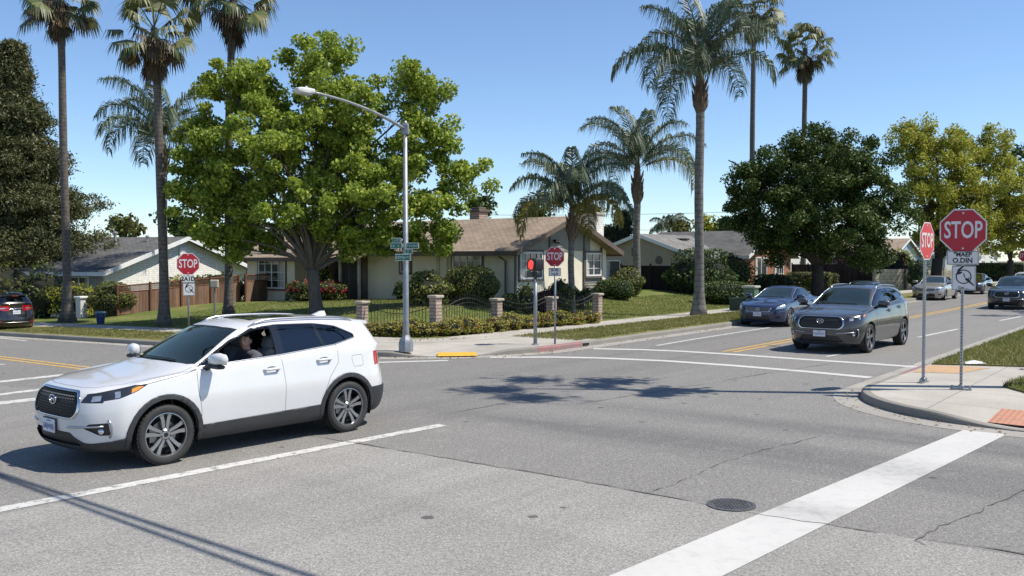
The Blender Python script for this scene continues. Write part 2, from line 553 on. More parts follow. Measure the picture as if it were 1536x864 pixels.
class Cutter:
    AX = {'side': (0, 2), 'front': (1, 2), 'rear': (1, 2), 'top': (0, 1)}

    def __init__(s, bm, P):
        s.bm, s.P = bm, P
        s.lay = bm.faces.layers.int.new('rg')
        s.names = ['body']
        bm.normal_update()

    def ok(s, f, view, lim):
        c = f.calc_center_median(); n = f.normal
        if lim:
            for k, (lo, hi) in lim.items():
                val = c['xyz'.index(k)]
                if not (lo <= val <= hi): return False
        if view == 'side': return n.y > .12
        if view == 'front': return n.x > .12
        if view == 'rear': return n.x < -.12
        return n.z > .25

    def cut(s, name, poly, view='side', lim=None, over=None):
        a, b = s.AX[view]
        if name not in s.names: s.names.append(name)
        idx = s.names.index(name)
        bm = s.bm
        xs = [p[0] for p in poly]; ys = [p[1] for p in poly]
        n = len(poly)
        for i in range(n):
            p, q = poly[i], poly[(i+1) % n]
            d = (q[0]-p[0], q[1]-p[1])
            L = math.hypot(*d)
            if L < 1e-6: continue
            lo0, hi0 = min(p[0],q[0]) - .012, max(p[0],q[0]) + .012
            lo1, hi1 = min(p[1],q[1]) - .012, max(p[1],q[1]) + .012
            fs = []
            for f in bm.faces:
                if not s.ok(f, view, lim): continue
                A = [v.co[a] for v in f.verts]; Bv = [v.co[b] for v in f.verts]
                if max(A) < lo0 or min(A) > hi0 or max(Bv) < lo1 or min(Bv) > hi1: continue
                fs.append(f)
            if not fs: continue
            es = {e for f in fs for e in f.edges}; vv = {v for f in fs for v in f.verts}
            co = [0, 0, 0]; no = [0, 0, 0]
            co[a], co[b] = p; no[a], no[b] = -d[1]/L, d[0]/L
            bmesh.ops.bisect_plane(bm, geom=list(vv)+list(es)+fs, dist=2e-5, plane_co=co, plane_no=no)
        bm.normal_update()
        cnt = 0
        for f in bm.faces:
            if not s.ok(f, view, lim): continue
            c = f.calc_center_median()
            if not (min(xs)-.001 <= c[a] <= max(xs)+.001 and min(ys)-.001 <= c[b] <= max(ys)+.001): continue
            if over is not None and s.names[f[s.lay]] not in over: continue
            if in_poly((c[a], c[b]), poly):
                f[s.lay] = idx; cnt += 1
        return cnt

    def seam(s, pts, view='side', w=.006, lim=None, over=('body',), name='seam'):
        for p, q in zip(pts[:-1], pts[1:]):
            d = (q[0]-p[0], q[1]-p[1]); L = math.hypot(*d)
            nx, ny = -d[1]/L*w/2, d[0]/L*w/2
            ex, ey = d[0]/L*w/3, d[1]/L*w/3
            s.cut(name, [(p[0]+nx-ex, p[1]+ny-ey), (q[0]+nx+ex, q[1]+ny+ey), (q[0]-nx+ex, q[1]-ny+ey), (p[0]-nx-ex, p[1]-ny-ey)], view, lim, over)

    def extract(s, name, mirror=None, off=0.0, dx=0.0):
        """verts, faces of region; mirror None=left half only, 'both', 'right'"""
        idx = s.names.index(name) if name in s.names else -1
        vm, V, Fc = {}, [], []
        for f in s.bm.faces:
            if f[s.lay] != idx: continue
            r = []
            for v in f.verts:
                if v.index not in vm:
                    vm[v.index] = len(V)
                    p = v.co + v.normal * off
                    if abs(v.co.y) < 1e-4: p.y = v.co.y
                    V.append((p.x + dx, p.y, p.z))
                r.append(vm[v.index])
            Fc.append(r)
        if mirror == 'right':
            V = [(x, -y, z) for x, y, z in V]; Fc = [f[::-1] for f in Fc]
        elif mirror == 'both':
            n = len(V); V2, mp = list(V), {}
            for i, (x, y, z) in enumerate(V):
                if abs(y) < 1e-4: mp[i] = i
                else: mp[i] = len(V2); V2.append((x, -y, z))
            Fc = Fc + [[mp[i] for i in f[::-1]] for f in Fc]; V = V2
        return V, Fc

    def loops(s, names):
        """outer boundary loops (left half) of union of regions"""
        ids = {s.names.index(n) for n in names if n in s.names}
        es = {}
        for f in s.bm.faces:
            if f[s.lay] not in ids: continue
            for l in f.loops:
                e = l.edge
                if sum(1 for g in e.link_faces if g[s.lay] in ids) == 1 and not all(abs(v.co.y) < 1e-4 for v in e.verts):
                    a, b = e.verts
                    es.setdefault(a.index, []).append(b.index); es.setdefault(b.index, []).append(a.index)
        s.bm.verts.ensure_lookup_table()
        seen, out = set(), []
        for st in sorted(es, key=lambda i: len(es[i])):
            if st in seen: continue
            path = [st]; seen.add(st); cur = st
            while True:
                nx = [k for k in es[cur] if k not in seen]
                if not nx: break
                cur = nx[0]; seen.add(cur); path.append(cur)
            if len(path) > 2:
                closed = path[0] in es[path[-1]]
                out.append(([s.bm.verts[i].co.copy() for i in path], closed))
        return out


def region_obj(C, name, objname, mat, parent, mirror, off=0.0, thick=0.0, smooth_=True, dx=0.0):
    V, Fc = C.extract(name, mirror, off, dx)
    if not Fc: return None
    me = bpy.data.meshes.new(objname); me.from_pydata(V, [], Fc)
    me.polygons.foreach_set('use_smooth', [smooth_] * len(Fc))
    me.materials.append(mat)
    o = bpy.data.objects.new(objname, me); COL.objects.link(o)
    o.parent = parent
    if thick:
        md = o.modifiers.new('thick', 'SOLIDIFY'); md.thickness = thick; md.offset = 1.0
    return o


def simplify(path, step):
    out = [path[0]]
    for p in path[1:]:
        if (p - out[-1]).length >= step: out.append(p)
    return out


def rrect(x0, x1, y0, y1, r=.02, n=3):
    out = []
    for cx, cy, a in ((x1-r, y1-r, 0), (x0+r, y1-r, 90), (x0+r, y0+r, 180), (x1-r, y0+r, 270)):
        for k in range(n + 1):
            t = R(a + 90 * k / n); out.append((cx + r*math.cos(t), cy + r*math.sin(t)))
    return out


def rounded(poly, r, n=3):
    out = []
    N = len(poly)
    for i in range(N):
        p0, p, p1 = Vector(poly[i-1]), Vector(poly[i]), Vector(poly[(i+1) % N])
        a, b = p0 - p, p1 - p
        ra = min(r, a.length * .45, b.length * .45)
        s, e = p + a.normalized() * ra, p + b.normalized() * ra
        for k in range(n + 1):
            t = k / n
            q = s.lerp(p, t).lerp(p.lerp(e, t), t)
            out.append((q.x, q.y))
    return out


def make_wheel(P, parent, x, side, style, steer=0.0):
    wr, ww = P['wr'], P['ww']
    rr = wr * .735
    hub = MB()
    hub.lathe([(rr*.99, -ww*.42), (rr*.95, -ww*.40), (rr*.90, -.02), (rr*.93, ww*.40), (rr*.99, ww*.42)], 32, 'y', cap=False)
    hub.lathe([(.0, -.02), (rr*.9, -.02)], 32, 'y', cap=False)
    w = hub.build('wheel', M_RIMDARK, parent, smooth_=40)
    yc = (P['W'] - ww / 2 - .015)
    w.location = (x, side * yc, wr)
    w.rotation_euler = (0, 0, steer if side > 0 else math.pi + steer)
    ty = MB()
    prof = [(rr*.99, -ww*.46), (rr*1.03, -ww*.5), (wr*.9, -ww*.52), (wr*.965, -ww*.47), (wr*.992, -ww*.40), (wr, -ww*.2), (wr, 0),
            (wr, ww*.2), (wr*.992, ww*.40), (wr*.965, ww*.47), (wr*.9, ww*.52), (rr*1.06, ww*.5), (rr*1.0, ww*.46)]
    ty.lathe(prof, 40, 'y', cap=False)
    for k in range(46):                                           # tread blocks on both shoulders
        t = 2*math.pi*k/46
        for yy in (-ww*.34, ww*.34, -.02, .05):
            ty.box((math.cos(t)*(wr-.0015), yy, math.sin(t)*(wr-.0015)), (.030, ww*.22, .007), 0, Matrix.Rotation(-t + math.pi/2, 3, 'Y'))
    ty.build('tyre', M_TYRE, w, smooth_=35)
    rim = MB()
    rim.lathe([(rr*1.0, ww*.40), (rr*1.015, ww*.455), (rr*.965, ww*.465), (rr*.945, ww*.40)], 40, 'y', closed=True)
    yo = ww * .40
    def fn(t0):
        c, s_ = math.cos(t0), math.sin(t0)
        return lambda a, b, d: (c*a - s_*b, d - .03 * (1 - a/rr) * 0 - .012*(1-a/rr), s_*a + c*b)
    if style == 'twin':
        for k in range(5):
            for sg in (1, -1):
                t0 = 2*math.pi*k/5 + math.pi/2
                a0, a1, a2 = rr*.20, rr*.62, rr*.97
                pl = [(a0, sg*.004), (a1, sg*.012), (a2, sg*.030), (a2, sg*.088), (a1+.015, sg*.056), (a0, sg*.034)]
                rim.prism(pl if sg > 0 else pl[::-1], fn(t0), yo - .025, yo)
    else:
        for k in range(5):
            t0 = 2*math.pi*k/5 + math.pi/2
            pl = [(rr*.15, -.035), (rr*.6, -.030), (rr*.97, -.062), (rr*.97, .062), (rr*.6, .030), (rr*.15, .035)]
            rim.prism(pl, fn(t0), yo - .03, yo)
    rim.lathe([(0, yo+.004), (.052, yo+.004), (.068, yo-.01), (.068, yo-.03)], 20, 'y')
    rim.build('rim', M_RIM, w, smooth_=30)
    cap = MB(); cap.lathe([(0, yo+.009), (.026, yo+.009), (.03, yo+.002)], 16, 'y')
    for k in range(5):
        t = 2*math.pi*(k+.5)/5 + math.pi/2
        cap.lathe([(0, yo+.006), (.009, yo+.006), (.009, yo-.01)], 8, 'y', (math.cos(t)*.055, 0, math.sin(t)*.055))
    cap.build('hub_cap', M_RIMDARK, w)
    dk = MB(); dk.lathe([(0, .0), (rr*.62, .0), (rr*.62, .022), (0, .022)], 28, 'y')
    dk.box((rr*.52, .02, .0), (.09, .06, .16))
    dk.build('brake_disc', M_DISC, w)
    return w


def arc(cx, cz, r, a0, a1, n):
    return [(cx + r*math.cos(R(a0 + (a1-a0)*k/n)), cz + r*math.sin(R(a0 + (a1-a0)*k/n))) for k in range(n + 1)]


def make_car(kind, name, label, cat, paint, loc, yaw, level=3, group=None, detail=True, clad=True, front=True, rear=True,
             style='twin', open_window=False, emblem='oval', grille='mesh', rails=True, scale=1.0, seat=M_SEAT, steer=0.0, trim_chrome=True, tail_dark=False):
    P = SUV if kind == 'suv' else SEDAN
    suv = kind == 'suv'
    root = thing(name, label, cat, loc, yaw, group)
    root.scale = (scale, scale, scale)
    bm = car_half(P, level)
    C = Cutter(bm, P)
    F, B, Wd = P['F'], P['B'], P['W']
    a0, a1 = P['ax']; wr = P['wr']; ar = P['arch']
    zs = 1.0 if suv else .86
    # wheel openings (removed later) and arch cladding
    for ax in (a0, a1):
        if suv and clad:
            C.cut('arch_f' if ax > 0 else 'arch_r', arc(ax, wr, ar + .062, -35, 215, 22), lim={'z': (0, 1)})
        C.cut('hole', arc(ax, wr, ar, -75, 255, 28), lim={'z': (0, 1)})
    if suv and clad:
        zt = lambda x: .40 + (a0 - x) * .022
        sill = [(a0-.2, .1), (a0-.2, zt(a0-.3)), (a1+.2, zt(a1+.3)), (a1+.2, .1)]
        C.cut('sill', sill, lim={'z': (0, .6)}, over=('body',))
        C.cut('bumper_clad', [(F-.72, .1), (F-.72, .44), (F-.36, .36), (F-.36, .1)], lim={'z': (0, .6), 'x': (a0, 9)}, over=('body',))
        C.cut('bumper_clad', [(F-.40, .1), (F-.40, .362), (F+.1, .30), (F+.1, .1)], lim={'z': (0, .6), 'x': (a0, 9)}, over=('body',))
        C.cut('bumper_clad', [(-.98, .1), (-.98, .30), (-.60, .34), (-.46, .42), (.46, .42), (.60, .34), (.98, .30), (.98, .1)], 'front', {'x': (F-.5, 9), 'z': (0, .6)}, over=('body',))
        C.cut('rear_clad', [(B-.2, .1), (B-.2, .60), (a1-.40, .58), (a1-.2, .5), (a1-.2, .1)], lim={'z': (0, .7), 'x': (-9, a1)}, over=('body',))
        C.cut('rear_clad', [(-1, .1), (-1, .60), (1, .60), (1, .1)], 'rear', {'x': (-9, a1-.4), 'z': (0, .7)}, over=('body',))
    # side glass
    gl = {'z': (.8, 2), 'y': (.3, 2)}
    if suv:
        dlo = rounded([(.93, 1.115), (-.30, 1.175), (-1.22, 1.247), (-1.62, 1.325), (-1.60, 1.37), (-1.30, 1.50), (-.95, 1.552), (-.35, 1.568), (.02, 1.545), (.40, 1.405)], .035, 2)
        C.cut('pillar', dlo, lim=gl)
        gq = rounded([(.90, 1.128), (.62, 1.143), (.615, 1.285), (.58, 1.295)], .012, 2)
        gf = rounded([(.585, 1.145), (-.235, 1.185), (-.235, 1.546), (-.30+.31, 1.530), (.37, 1.40), (.585, 1.295)], .04, 2)
        gr = rounded([(-.355, 1.19), (-1.01, 1.243), (-.925, 1.535), (-.355, 1.553)], .02, 2)
        gq2 = rounded([(-1.055, 1.247), (-1.21, 1.262), (-1.60, 1.335), (-1.585, 1.365), (-1.29, 1.487), (-.97, 1.532)], .03, 2)
    else:
        dlo = rounded([(.80, .985), (-.30, 1.01), (-.95, 1.045), (-1.22, 1.085), (-1.20, 1.12), (-.92, 1.285), (-.60, 1.352), (-.25, 1.36), (.0, 1.335), (.30, 1.215)], .03, 2)
        C.cut('pillar', dlo, lim=gl)
        gq = None
        gf = rounded([(.74, .998), (-.22, 1.022), (-.22, 1.345), (-.02, 1.322), (.30, 1.195)], .03, 2)
        gr = rounded([(-.30, 1.025), (-.93, 1.058), (-1.17, 1.095), (-.90, 1.27), (-.58, 1.338), (-.30, 1.346)], .03, 2)
        gq2 = None
    C.cut('win_front', gf, lim=gl)
    C.cut('win_rear', gr, lim=gl)
    if gq: C.cut('win_quarter', gq, lim=gl)
    if gq2: C.cut('win_tail', gq2, lim=gl)
    # windscreen (seen from the top, the A pillars stay body coloured)
    if suv:
        ws = [(1.065, 0), (1.035, .40), (.97, .645), (.90, .715), (.33, .565), (.225, .545), (.30, .33), (.315, 0)]
        sh = [(1.085, 0), (1.055, .41), (.985, .665), (.915, .735), (.30, .585), (.19, .56), (.265, .33), (.28, 0)]
        rg = [(-.585, 1.255), (.585, 1.255), (.615, 1.27), (.48, 1.50), (.40, 1.515), (-.40, 1.515), (-.48, 1.50), (-.615, 1.27)]
    else:
        ws = [(.965, 0), (.93, .36), (.86, .59), (.78, .665), (.22, .515), (.10, .49), (.16, .30), (.175, 0)]
        sh = [(.985, 0), (.95, .37), (.875, .61), (.80, .69), (.19, .535), (.075, .505), (.13, .31), (.15, 0)]
        rg = None
    lz = {'z': (.85, 1.62), 'x': (-.1, 1.3)}
    C.cut('screen_frit', sh, 'top', lz)
    C.cut('windscreen', ws, 'top', lz)
    if rg: C.cut('win_back', rg, 'rear', {'z': (1.1, 1.6), 'x': (-9, -1.6)}, over=('body',))
    else:
        C.cut('win_back', [(-.90, -.01), (-.93, .42), (-.99, .46), (-1.46, .59), (-1.50, .45), (-1.53, .3), (-1.54, -.01)], 'top', {'z': (1.0, 1.42), 'x': (-9, -.7)}, over=('body',))
    # front fascia
    if suv:
        gp = rounded([(-.47, .625), (.47, .625), (.545, .70), (.53, .83), (.44, .905), (-.44, .905), (-.53, .83), (-.545, .70)], .04, 3)
        C.cut('grille_frame', [(y*1.055, (z-.765)*1.12+.765) for y, z in gp], 'front', {'x': (F-.6, 9)}, over=('body',))
        C.cut('grille', gp, 'front', {'x': (F-.6, 9)})
        C.cut('intake', rounded([(-.56, .30), (.56, .30), (.44, .455), (-.44, .455)], .04, 2), 'front', {'x': (F-.6, 9)}, over=('body', 'bumper_clad'))
        lampS = [(F-.145, .80), (F-.42, .845), (F-.62, .915), (F-.76, .985), (F-.60, .985), (F-.35, .935), (F-.17, .895)]
        lamp = rounded([(.555, .86), (.60, .80), (.68, .785), (.84, .83), (.90, .90), (.90, .985), (.84, .965), (.75, .925), (.60, .90)], .015, 2)
        C.cut('lamp', lampS, 'side', {'x': (F-.9, 9), 'z': (.7, 1.05)}, over=('body',))
        C.cut('lamp', [(.565, .80), (.78, .80), (.78, .925), (.60, .90)], 'front', {'x': (F-.35, 9)}, over=('body',))
        C.cut('lamp_clear', [(F-.17, .815), (F-.245, .825), (F-.27, .885), (F-.20, .875)], 'side', {'x': (F-.9, 9)}, over=('lamp',))
        C.cut('lamp_clear2', [(F-.375, .85), (F-.425, .86), (F-.44, .925), (F-.39, .92)], 'side', {'x': (F-.9, 9)}, over=('lamp',))
        C.cut('lamp_amber', [(F-.545, .898), (F-.62, .925), (F-.70, .965), (F-.63, .966), (F-.56, .945)], 'side', {'x': (F-.9, 9)}, over=('lamp',))
        C.cut('fog', rounded([(F-.14, .565), (F-.30, .575), (F-.325, .43), (F-.23, .43), (F-.10, .515)], .015, 2), 'side', {'x': (F-.6, 9), 'z': (.3, .7)}, over=('body',))
    else:
        C.cut('grille_frame', rounded([(-.42, .555), (.42, .555), (.50, .695), (-.50, .695)], .03, 2), 'front', {'x': (F-.6, 9)}, over=('body',))
        C.cut('grille', rounded([(-.40, .57), (.40, .57), (.47, .68), (-.47, .68)], .03, 2), 'front', {'x': (F-.6, 9)})
        C.cut('intake', rounded([(-.50, .25), (.50, .25), (.42, .42), (-.42, .42)], .03, 2), 'front', {'x': (F-.6, 9)}, over=('body',))
        C.cut('lamp', [(F-.11, .64), (F-.40, .68), (F-.66, .84), (F-.50, .845), (F-.22, .765)], 'side', {'x': (F-.9, 9)}, over=('body',))
        C.cut('lamp', [(.50, .63), (.72, .63), (.74, .76), (.56, .70)], 'front', {'x': (F-.4, 9)}, over=('body',))
        C.cut('lamp_clear', [(F-.13, .65), (F-.40, .69), (F-.58, .80), (F-.46, .80), (F-.22, .745)], 'side', {'x': (F-.9, 9)}, over=('lamp',))
        C.cut('fog', rounded([(F-.12, .40), (F-.26, .40), (F-.25, .33), (F-.14, .33)], .01, 2), 'side', {'x': (F-.6, 9)}, over=('body',))
    # tail lamps, rear plate recess, reflectors
    if suv:
        C.cut('tail', [(B+.02, 1.12), (B+.44, 1.10), (B+.30, 1.02), (B+.16, .90), (B+.02, .885), (B-.1, 1.0)], 'side', {'x': (-9, -1.7), 'z': (.8, 1.2)}, over=('body',))
        C.cut('tail', [(.40, 1.07), (.98, 1.12), (.98, .88), (.72, .93), (.42, .98)], 'rear', {'x': (-9, -1.9)}, over=('body',))
        C.cut('tail_clear', [(.42, 1.0), (.70, .965), (.70, 1.0), (.42, 1.03)], 'rear', {'x': (-9, -1.9)}, over=('tail',))
        C.cut('plate_recess', rounded([(-.33, .74), (.33, .74), (.38, .93), (-.38, .93)], .03, 2), 'rear', {'x': (-9, -1.9)}, over=('body',))
        C.cut('reflector', rounded([(.56, .43), (.76, .44), (.76, .49), (.58, .48)], .01, 2), 'rear', {'x': (-9, -1.9)})
    else:
        C.cut('tail', [(B+.0, .96), (B+.34, .93), (B+.22, .80), (B+.0, .78)], 'side', {'x': (-9, -1.7), 'z': (.6, 1.2)}, over=('body',))
        C.cut('tail', [(.42, .94), (.98, .95), (.98, .76), (.50, .80)], 'rear', {'x': (-9, -1.9)}, over=('body',))
        C.cut('plate_recess', rounded([(-.28, .68), (.28, .68), (.30, .84), (-.30, .84)], .03, 2), 'rear', {'x': (-9, -1.9)}, over=('body',))
    for nm_, (hx_, h_) in zip(('cup_f', 'cup_r'), ([(-.10, 1.0), (-.96, 1.055)] if suv else [(-.12, .84), (-.92, .87)])):
        C.cut(nm_, [(hx_ + .095*math.cos(2*math.pi*k/16), h_ - .006 + .046*math.sin(2*math.pi*k/16)) for k in range(16)], 'side', {'z': (.6, 1.25)}, over=('body',))
    if detail:
        # shut lines
        zt = (lambda x: .40 + (a0 - x) * .022) if (suv and clad) else (lambda x: .32)
        b = (lambda x: 1.10 + (.93 - x) * .058) if suv else (lambda x: .975 + (.93 - x) * .03)
        fx = a0 - .45
        C.seam([(fx - .02, zt(.9)), (fx - .01, .62), (fx + .03, .85), (fx + .02, b(.95) - .03)], lim={'z': (.2, 1.3)})
        C.seam([(-.30, zt(-.3)), (-.30, .8), (-.27, b(-.3) - .01)], lim={'z': (.2, 1.3)})
        if suv:
            C.seam([(-1.03, .80), (-1.20, 1.0), (-1.22, 1.24)], lim={'z': (.2, 1.4)})
            C.seam([(a1 + .44, zt(-.9)), (a1+.41, .62), (-1.03, .80)], lim={'z': (.2, 1.4)})
            C.seam(rounded([(-1.45, 1.075), (-1.65, 1.08), (-1.66, .935), (-1.62, .92), (-1.47, .92)], .03, 3) + [(-1.45, 1.04)], w=.005)
            C.seam([(F-.76, .985), (a0-.3, 1.06), (.95, 1.09)], lim={'z': (.8, 1.2)}, w=.006)
            C.seam([(B+.30, .62), (B+.36, .80), (B+.16, .90)], lim={'z': (.2, 1.4)}, w=.005)
        else:
            C.seam([(a1 + .40, .32), (a1+.37, .6), (-1.02, .85), (-1.0, 1.03)], lim={'z': (.2, 1.4)})
        # bonnet edge from above
        C.seam([(F-.205, .0), (F-.22, .35), (F-.28, .56), (F-.52, .74), (a0-.25, .80), (.97, .765)] if suv else
               [(F-.24, .0), (F-.26, .36), (F-.36, .58), (a0-.3, .73), (.88, .70)], 'top', .006, {'z': (.75, 1.2)})
    # ---------------------------------------------------------------- objects
    bm.verts.index_update(); bm.normal_update()
    body = region_obj(C, 'body', 'body', paint, root, 'both')
    for nm, on, mt, off, th in (('arch_f', 'arch_cladding', M_CLAD, .0, .014), ('arch_r', 'arch_cladding', M_CLAD, .0, .014), ('sill', 'sill_cladding', M_CLAD, .0, .012),
                                ('bumper_clad', 'lower_bumper', M_CLAD, .0, .010), ('rear_clad', 'rear_bumper', M_CLAD, .0, .014)):
        if nm in C.names:
            if nm in ('arch_f', 'arch_r', 'sill'):
                for mr in (None, 'right'): region_obj(C, nm, on, mt, root, mr, off, th)
            else: region_obj(C, nm, on, mt, root, 'both', off, th)
    if 'seam' in C.names: region_obj(C, 'seam', 'panel_gaps', M_SEAM, body, 'both', -.003)
    for mr in (None, 'right'):
        region_obj(C, 'pillar', 'window_pillars', M_GLOSSBLK, root, mr, -.004)
        region_obj(C, 'cup_f', 'handle_cup', paint, root, mr, -.020); region_obj(C, 'cup_r', 'handle_cup', paint, root, mr, -.020)
        for nm, mt in (('win_front', M_GLASSM), ('win_quarter', M_GLASSM), ('win_rear', M_GLASSR if suv else M_GLASSM), ('win_tail', M_GLASSR)):
            if nm == 'win_front' and open_window and mr is None: continue
            region_obj(C, nm, 'side_window', mt, root, mr, -.008)
        hl = region_obj(C, 'lamp', 'headlight', M_LAMPDK, root, mr, -.004)
        if hl:
            region_obj(C, 'lamp_clear', 'reflector', M_LAMP, hl, mr, -.003)
            region_obj(C, 'lamp_clear2', 'reflector', M_LAMP, hl, mr, -.003)
            region_obj(C, 'lamp_amber', 'indicator', M_AMBER, hl, mr, -.003)
        region_obj(C, 'fog', 'fog_lamp_recess', M_BLACKTRIM, root, mr, -.015)
        tl = region_obj(C, 'tail', 'tail_light', M_RED, root, mr, .002)
        if tl: region_obj(C, 'tail_clear', 'reversing_lens', M_LAMP, tl, mr, .003)
        region_obj(C, 'reflector', 'bumper_reflector', M_RED, root, mr, .016)
    region_obj(C, 'screen_frit', 'windscreen_surround', M_BLACKTRIM, root, 'both', -.003)
    region_obj(C, 'windscreen', 'windscreen', M_GLASSF, root, 'both', -.004)
    region_obj(C, 'win_back', 'rear_window', M_GLASSR, root, 'both', .001)
    region_obj(C, 'grille_frame', 'grille_frame', M_CHROME, root, 'both', .0, .012)
    gr_o = region_obj(C, 'grille', 'grille', M_BLACKTRIM, root, 'both', 0, dx=-.02)
    region_obj(C, 'intake', 'lower_intake', M_BLACKTRIM, root, 'both', 0, dx=-.03)
    region_obj(C, 'plate_recess', 'plate_recess', M_BLACKTRIM if suv else paint, root, 'both', -.01)
    # ray helpers on the closed half
    tree = BVHTree.FromBMesh(bm)
    def sx(y, z, d=-1):
        h = tree.ray_cast(Vector((4 * -d, abs(y) + 1e-4, z)), Vector((d, 0, 0)))
        return h[0].x if h[0] else (F if d < 0 else B)
    def sy(x, z):
        h = tree.ray_cast(Vector((x, 3, z)), Vector((0, -1, 0)))
        return h[0].y if h[0] else Wd
    # bright line round the side glass
    if trim_chrome:
        lp = [l for l in C.loops(['pillar', 'win_front', 'win_quarter', 'win_rear', 'win_tail']) if len(l[0]) > 20]
        for sg in (1, -1):
            mb = MB()
            for path, closed in lp:
                mb.tube([(p.x, (p.y + .002) * sg, p.z) for p in simplify(path, .02)], .0075, 6, closed=closed)
            mb.build('window_trim', M_SATIN, root, True)
    # grille pattern
    g = MB()
    if suv:
        if grille == 'mesh':
            for iz in range(9):
                for iy in range(-14, 15):
                    z = .64 + iz * .031; y = iy * .037 + (.018 if iz % 2 else 0)
                    if abs(y) < .50 - abs(z - .765) * .35:
                        x = sx(y, z) - .012
                        M = Matrix.Rotation(R(45), 3, 'X')
                        g.box((x, y, z), (.012, .017, .017), 0, M)
        else:
            for iz in range(8):
                z = .65 + iz * .033
                ymax = .50 - abs(z - .765) * .35
                pts = [(sx(ymax * k / 8, z) - .012, ymax * k / 8, z) for k in range(-8, 9)]
                g.tube(pts, .008, 5)
        ex, ez = sx(0, .80), .80
    else:
        for iz in range(3):
            z = .585 + iz * .035
            g.tube([(sx(.42*k/6, z) - .01, .42*k/6, z) for k in range(-6, 7)], .007, 5)
        ex, ez = sx(0, .635), .635
    if gr_o: g.build('grille_bars', M_CLAD if suv else M_SATIN, gr_o)
    em = MB()
    erx, erz = (.082, .052) if emblem == 'oval' else (.058, .058)
    em.tube([(ex + .006, erx * math.cos(2*math.pi*k/28), ez + erz * math.sin(2*math.pi*k/28)) for k in range(28)], .009, 6, closed=True)
    if emblem == 'oval':
        em.tube([(ex+.008, .045, ez-.030), (ex+.008, .018, ez+.034)], .008, 6)
        em.tube([(ex+.008, -.018, ez-.034), (ex+.008, -.045, ez+.030)], .008, 6)
        em.tube([(ex+.008, .032, ez+.006), (ex+.008, -.032, ez-.006)], .008, 6)
    else:
        em.tube([(ex+.008, 0, ez-.05), (ex+.008, 0, ez+.05)], .008, 6)
        em.tube([(ex+.008, .03, ez+.0), (ex+.008, -.03, ez)], .008, 6)
    em.build('emblem', M_CHROME, root, True)
    # plates
    for fr in (1, -1):
        z0 = (.50 if suv else .47) if fr > 0 else (.835 if suv else .76)
        x0 = sx(0, z0, -1) + .02 if fr > 0 else sx(0, z0, 1) - .012
        pl = MB(); pl.bbox((x0 - fr*.006, 0, z0), (.012, .335, .18), .004); po = pl.build('plate_holder', M_BLACKTRIM, root)
        p2 = MB(); p2.box((x0 + fr*.003, 0, z0), (.008, .305, .152)); pp = p2.build('number_plate', M_PLATE, po)
        ik = MB(); rnd = random.Random(len(name) + int(loc[0]*7))
        for k in range(7):
            y = -.118 + k*.039
            ik.box((x0+fr*.0085, y-.009, z0-.008), (.003, .005, .06)); ik.box((x0+fr*.0085, y+.009, z0-.008+rnd.choice((-.015, 0, .015))), (.003, .005, rnd.choice((.03, .06))))
            ik.box((x0+fr*.0085, y, z0-.008+rnd.choice((-.027, 0, .027))), (.003, .02, .006))
        ik.box((x0+fr*.0085, 0, z0+.055), (.003, .11, .010))
        ik.build('plate_characters', M_PLATEINK, pp)
    # bumper blades and fog lamps
    if suv:
        for sg in (1, -1):
            bl = MB()
            bl.tube([(sx(y, .515 + (y-.38)*.05) + .004, y*sg, .515 + (y-.38)*.05) for y in np.linspace(.38, .80, 10)], [.006]+[.013]*8+[.010], 8)
            bl.tube([(x_, (sy(x_, z_)+.004)*sg, z_) for x_, z_ in ((F-.30, .61), (F-.325, .55), (F-.335, .48), (F-.32, .40))], .013, 8)
            bl.build('bumper_blade', M_SATIN, root, True)
            fx_, fz_ = F - .245, .475
            fl = MB(); yy = sy(fx_, fz_)
            M = Matrix.Rotation(R(40)*sg, 3, 'Z')
            n0 = len(fl.v)
            fl.lathe([(0, .012), (.03, .010), (.036, 0), (.036, -.04)], 18, 'x')
            fl.v = [tuple(M @ Vector(p) + Vector((fx_+.0, (yy-.02)*sg, fz_))) for p in fl.v]
            fl.build('fog_lamp', M_LAMP, root, True)
    # mirrors
    mx, mz = (.78, 1.175) if suv else (.66, 1.03)
    my = sy(mx, mz - .09)
    for sg in (1, -1):
        st = MB(); st.tube([(mx+.05, (my-.03)*sg, mz-.09), (mx+.03, (my+.06)*sg, mz-.045), (mx, (my+.12)*sg, mz)], [.04, .035, .04], 8)
        so = st.build('mirror_arm', M_BLACKTRIM, root, True)
        sh_ = MB()
        prof = [(.0, .045), (.08, .080), (.5, .086), (.90, .066), (1.0, .036)]
        vs, n = [], 14
        for t, hh in prof:
            y = (my + .050 + .275*t) * sg
            for k in range(n):
                a = 2*math.pi*k/n
                cx = math.cos(a); cz = math.sin(a)
                vs.append((mx + (.085*cx if cx > 0 else .04*cx) * (hh/.086) - .03*t, y, mz + .025 + hh*math.copysign(abs(cz)**.75, cz)*(1 if cz > 0 else .8) + .012*t))
        fs = []
        for i in range(len(prof)-1):
            for k in range(n):
                l = (k+1) % n
                fs.append((i*n+k, i*n+l, (i+1)*n+l, (i+1)*n+k))
        fs += [tuple(range(n)), tuple(range((len(prof)-1)*n, len(prof)*n))]
        sh_.add(vs, fs)
        mo = sh_.build('mirror', paint, root, True)
        gm = MB(); gm.bbox((mx-.052, (my+.185)*sg, mz+.03), (.012, .20, .12), .004); gm.build('mirror_glass', M_MIRGL, mo)
        lo = MB(); lo.bbox((mx+.005, (my+.165)*sg, mz-.055), (.11, .22, .045), .018); lo.build('mirror_base', M_BLACKTRIM, mo)
    # handles
    hz = [(-.10, 1.0), (-.96, 1.055)] if suv else [(-.12, .84), (-.92, .87)]
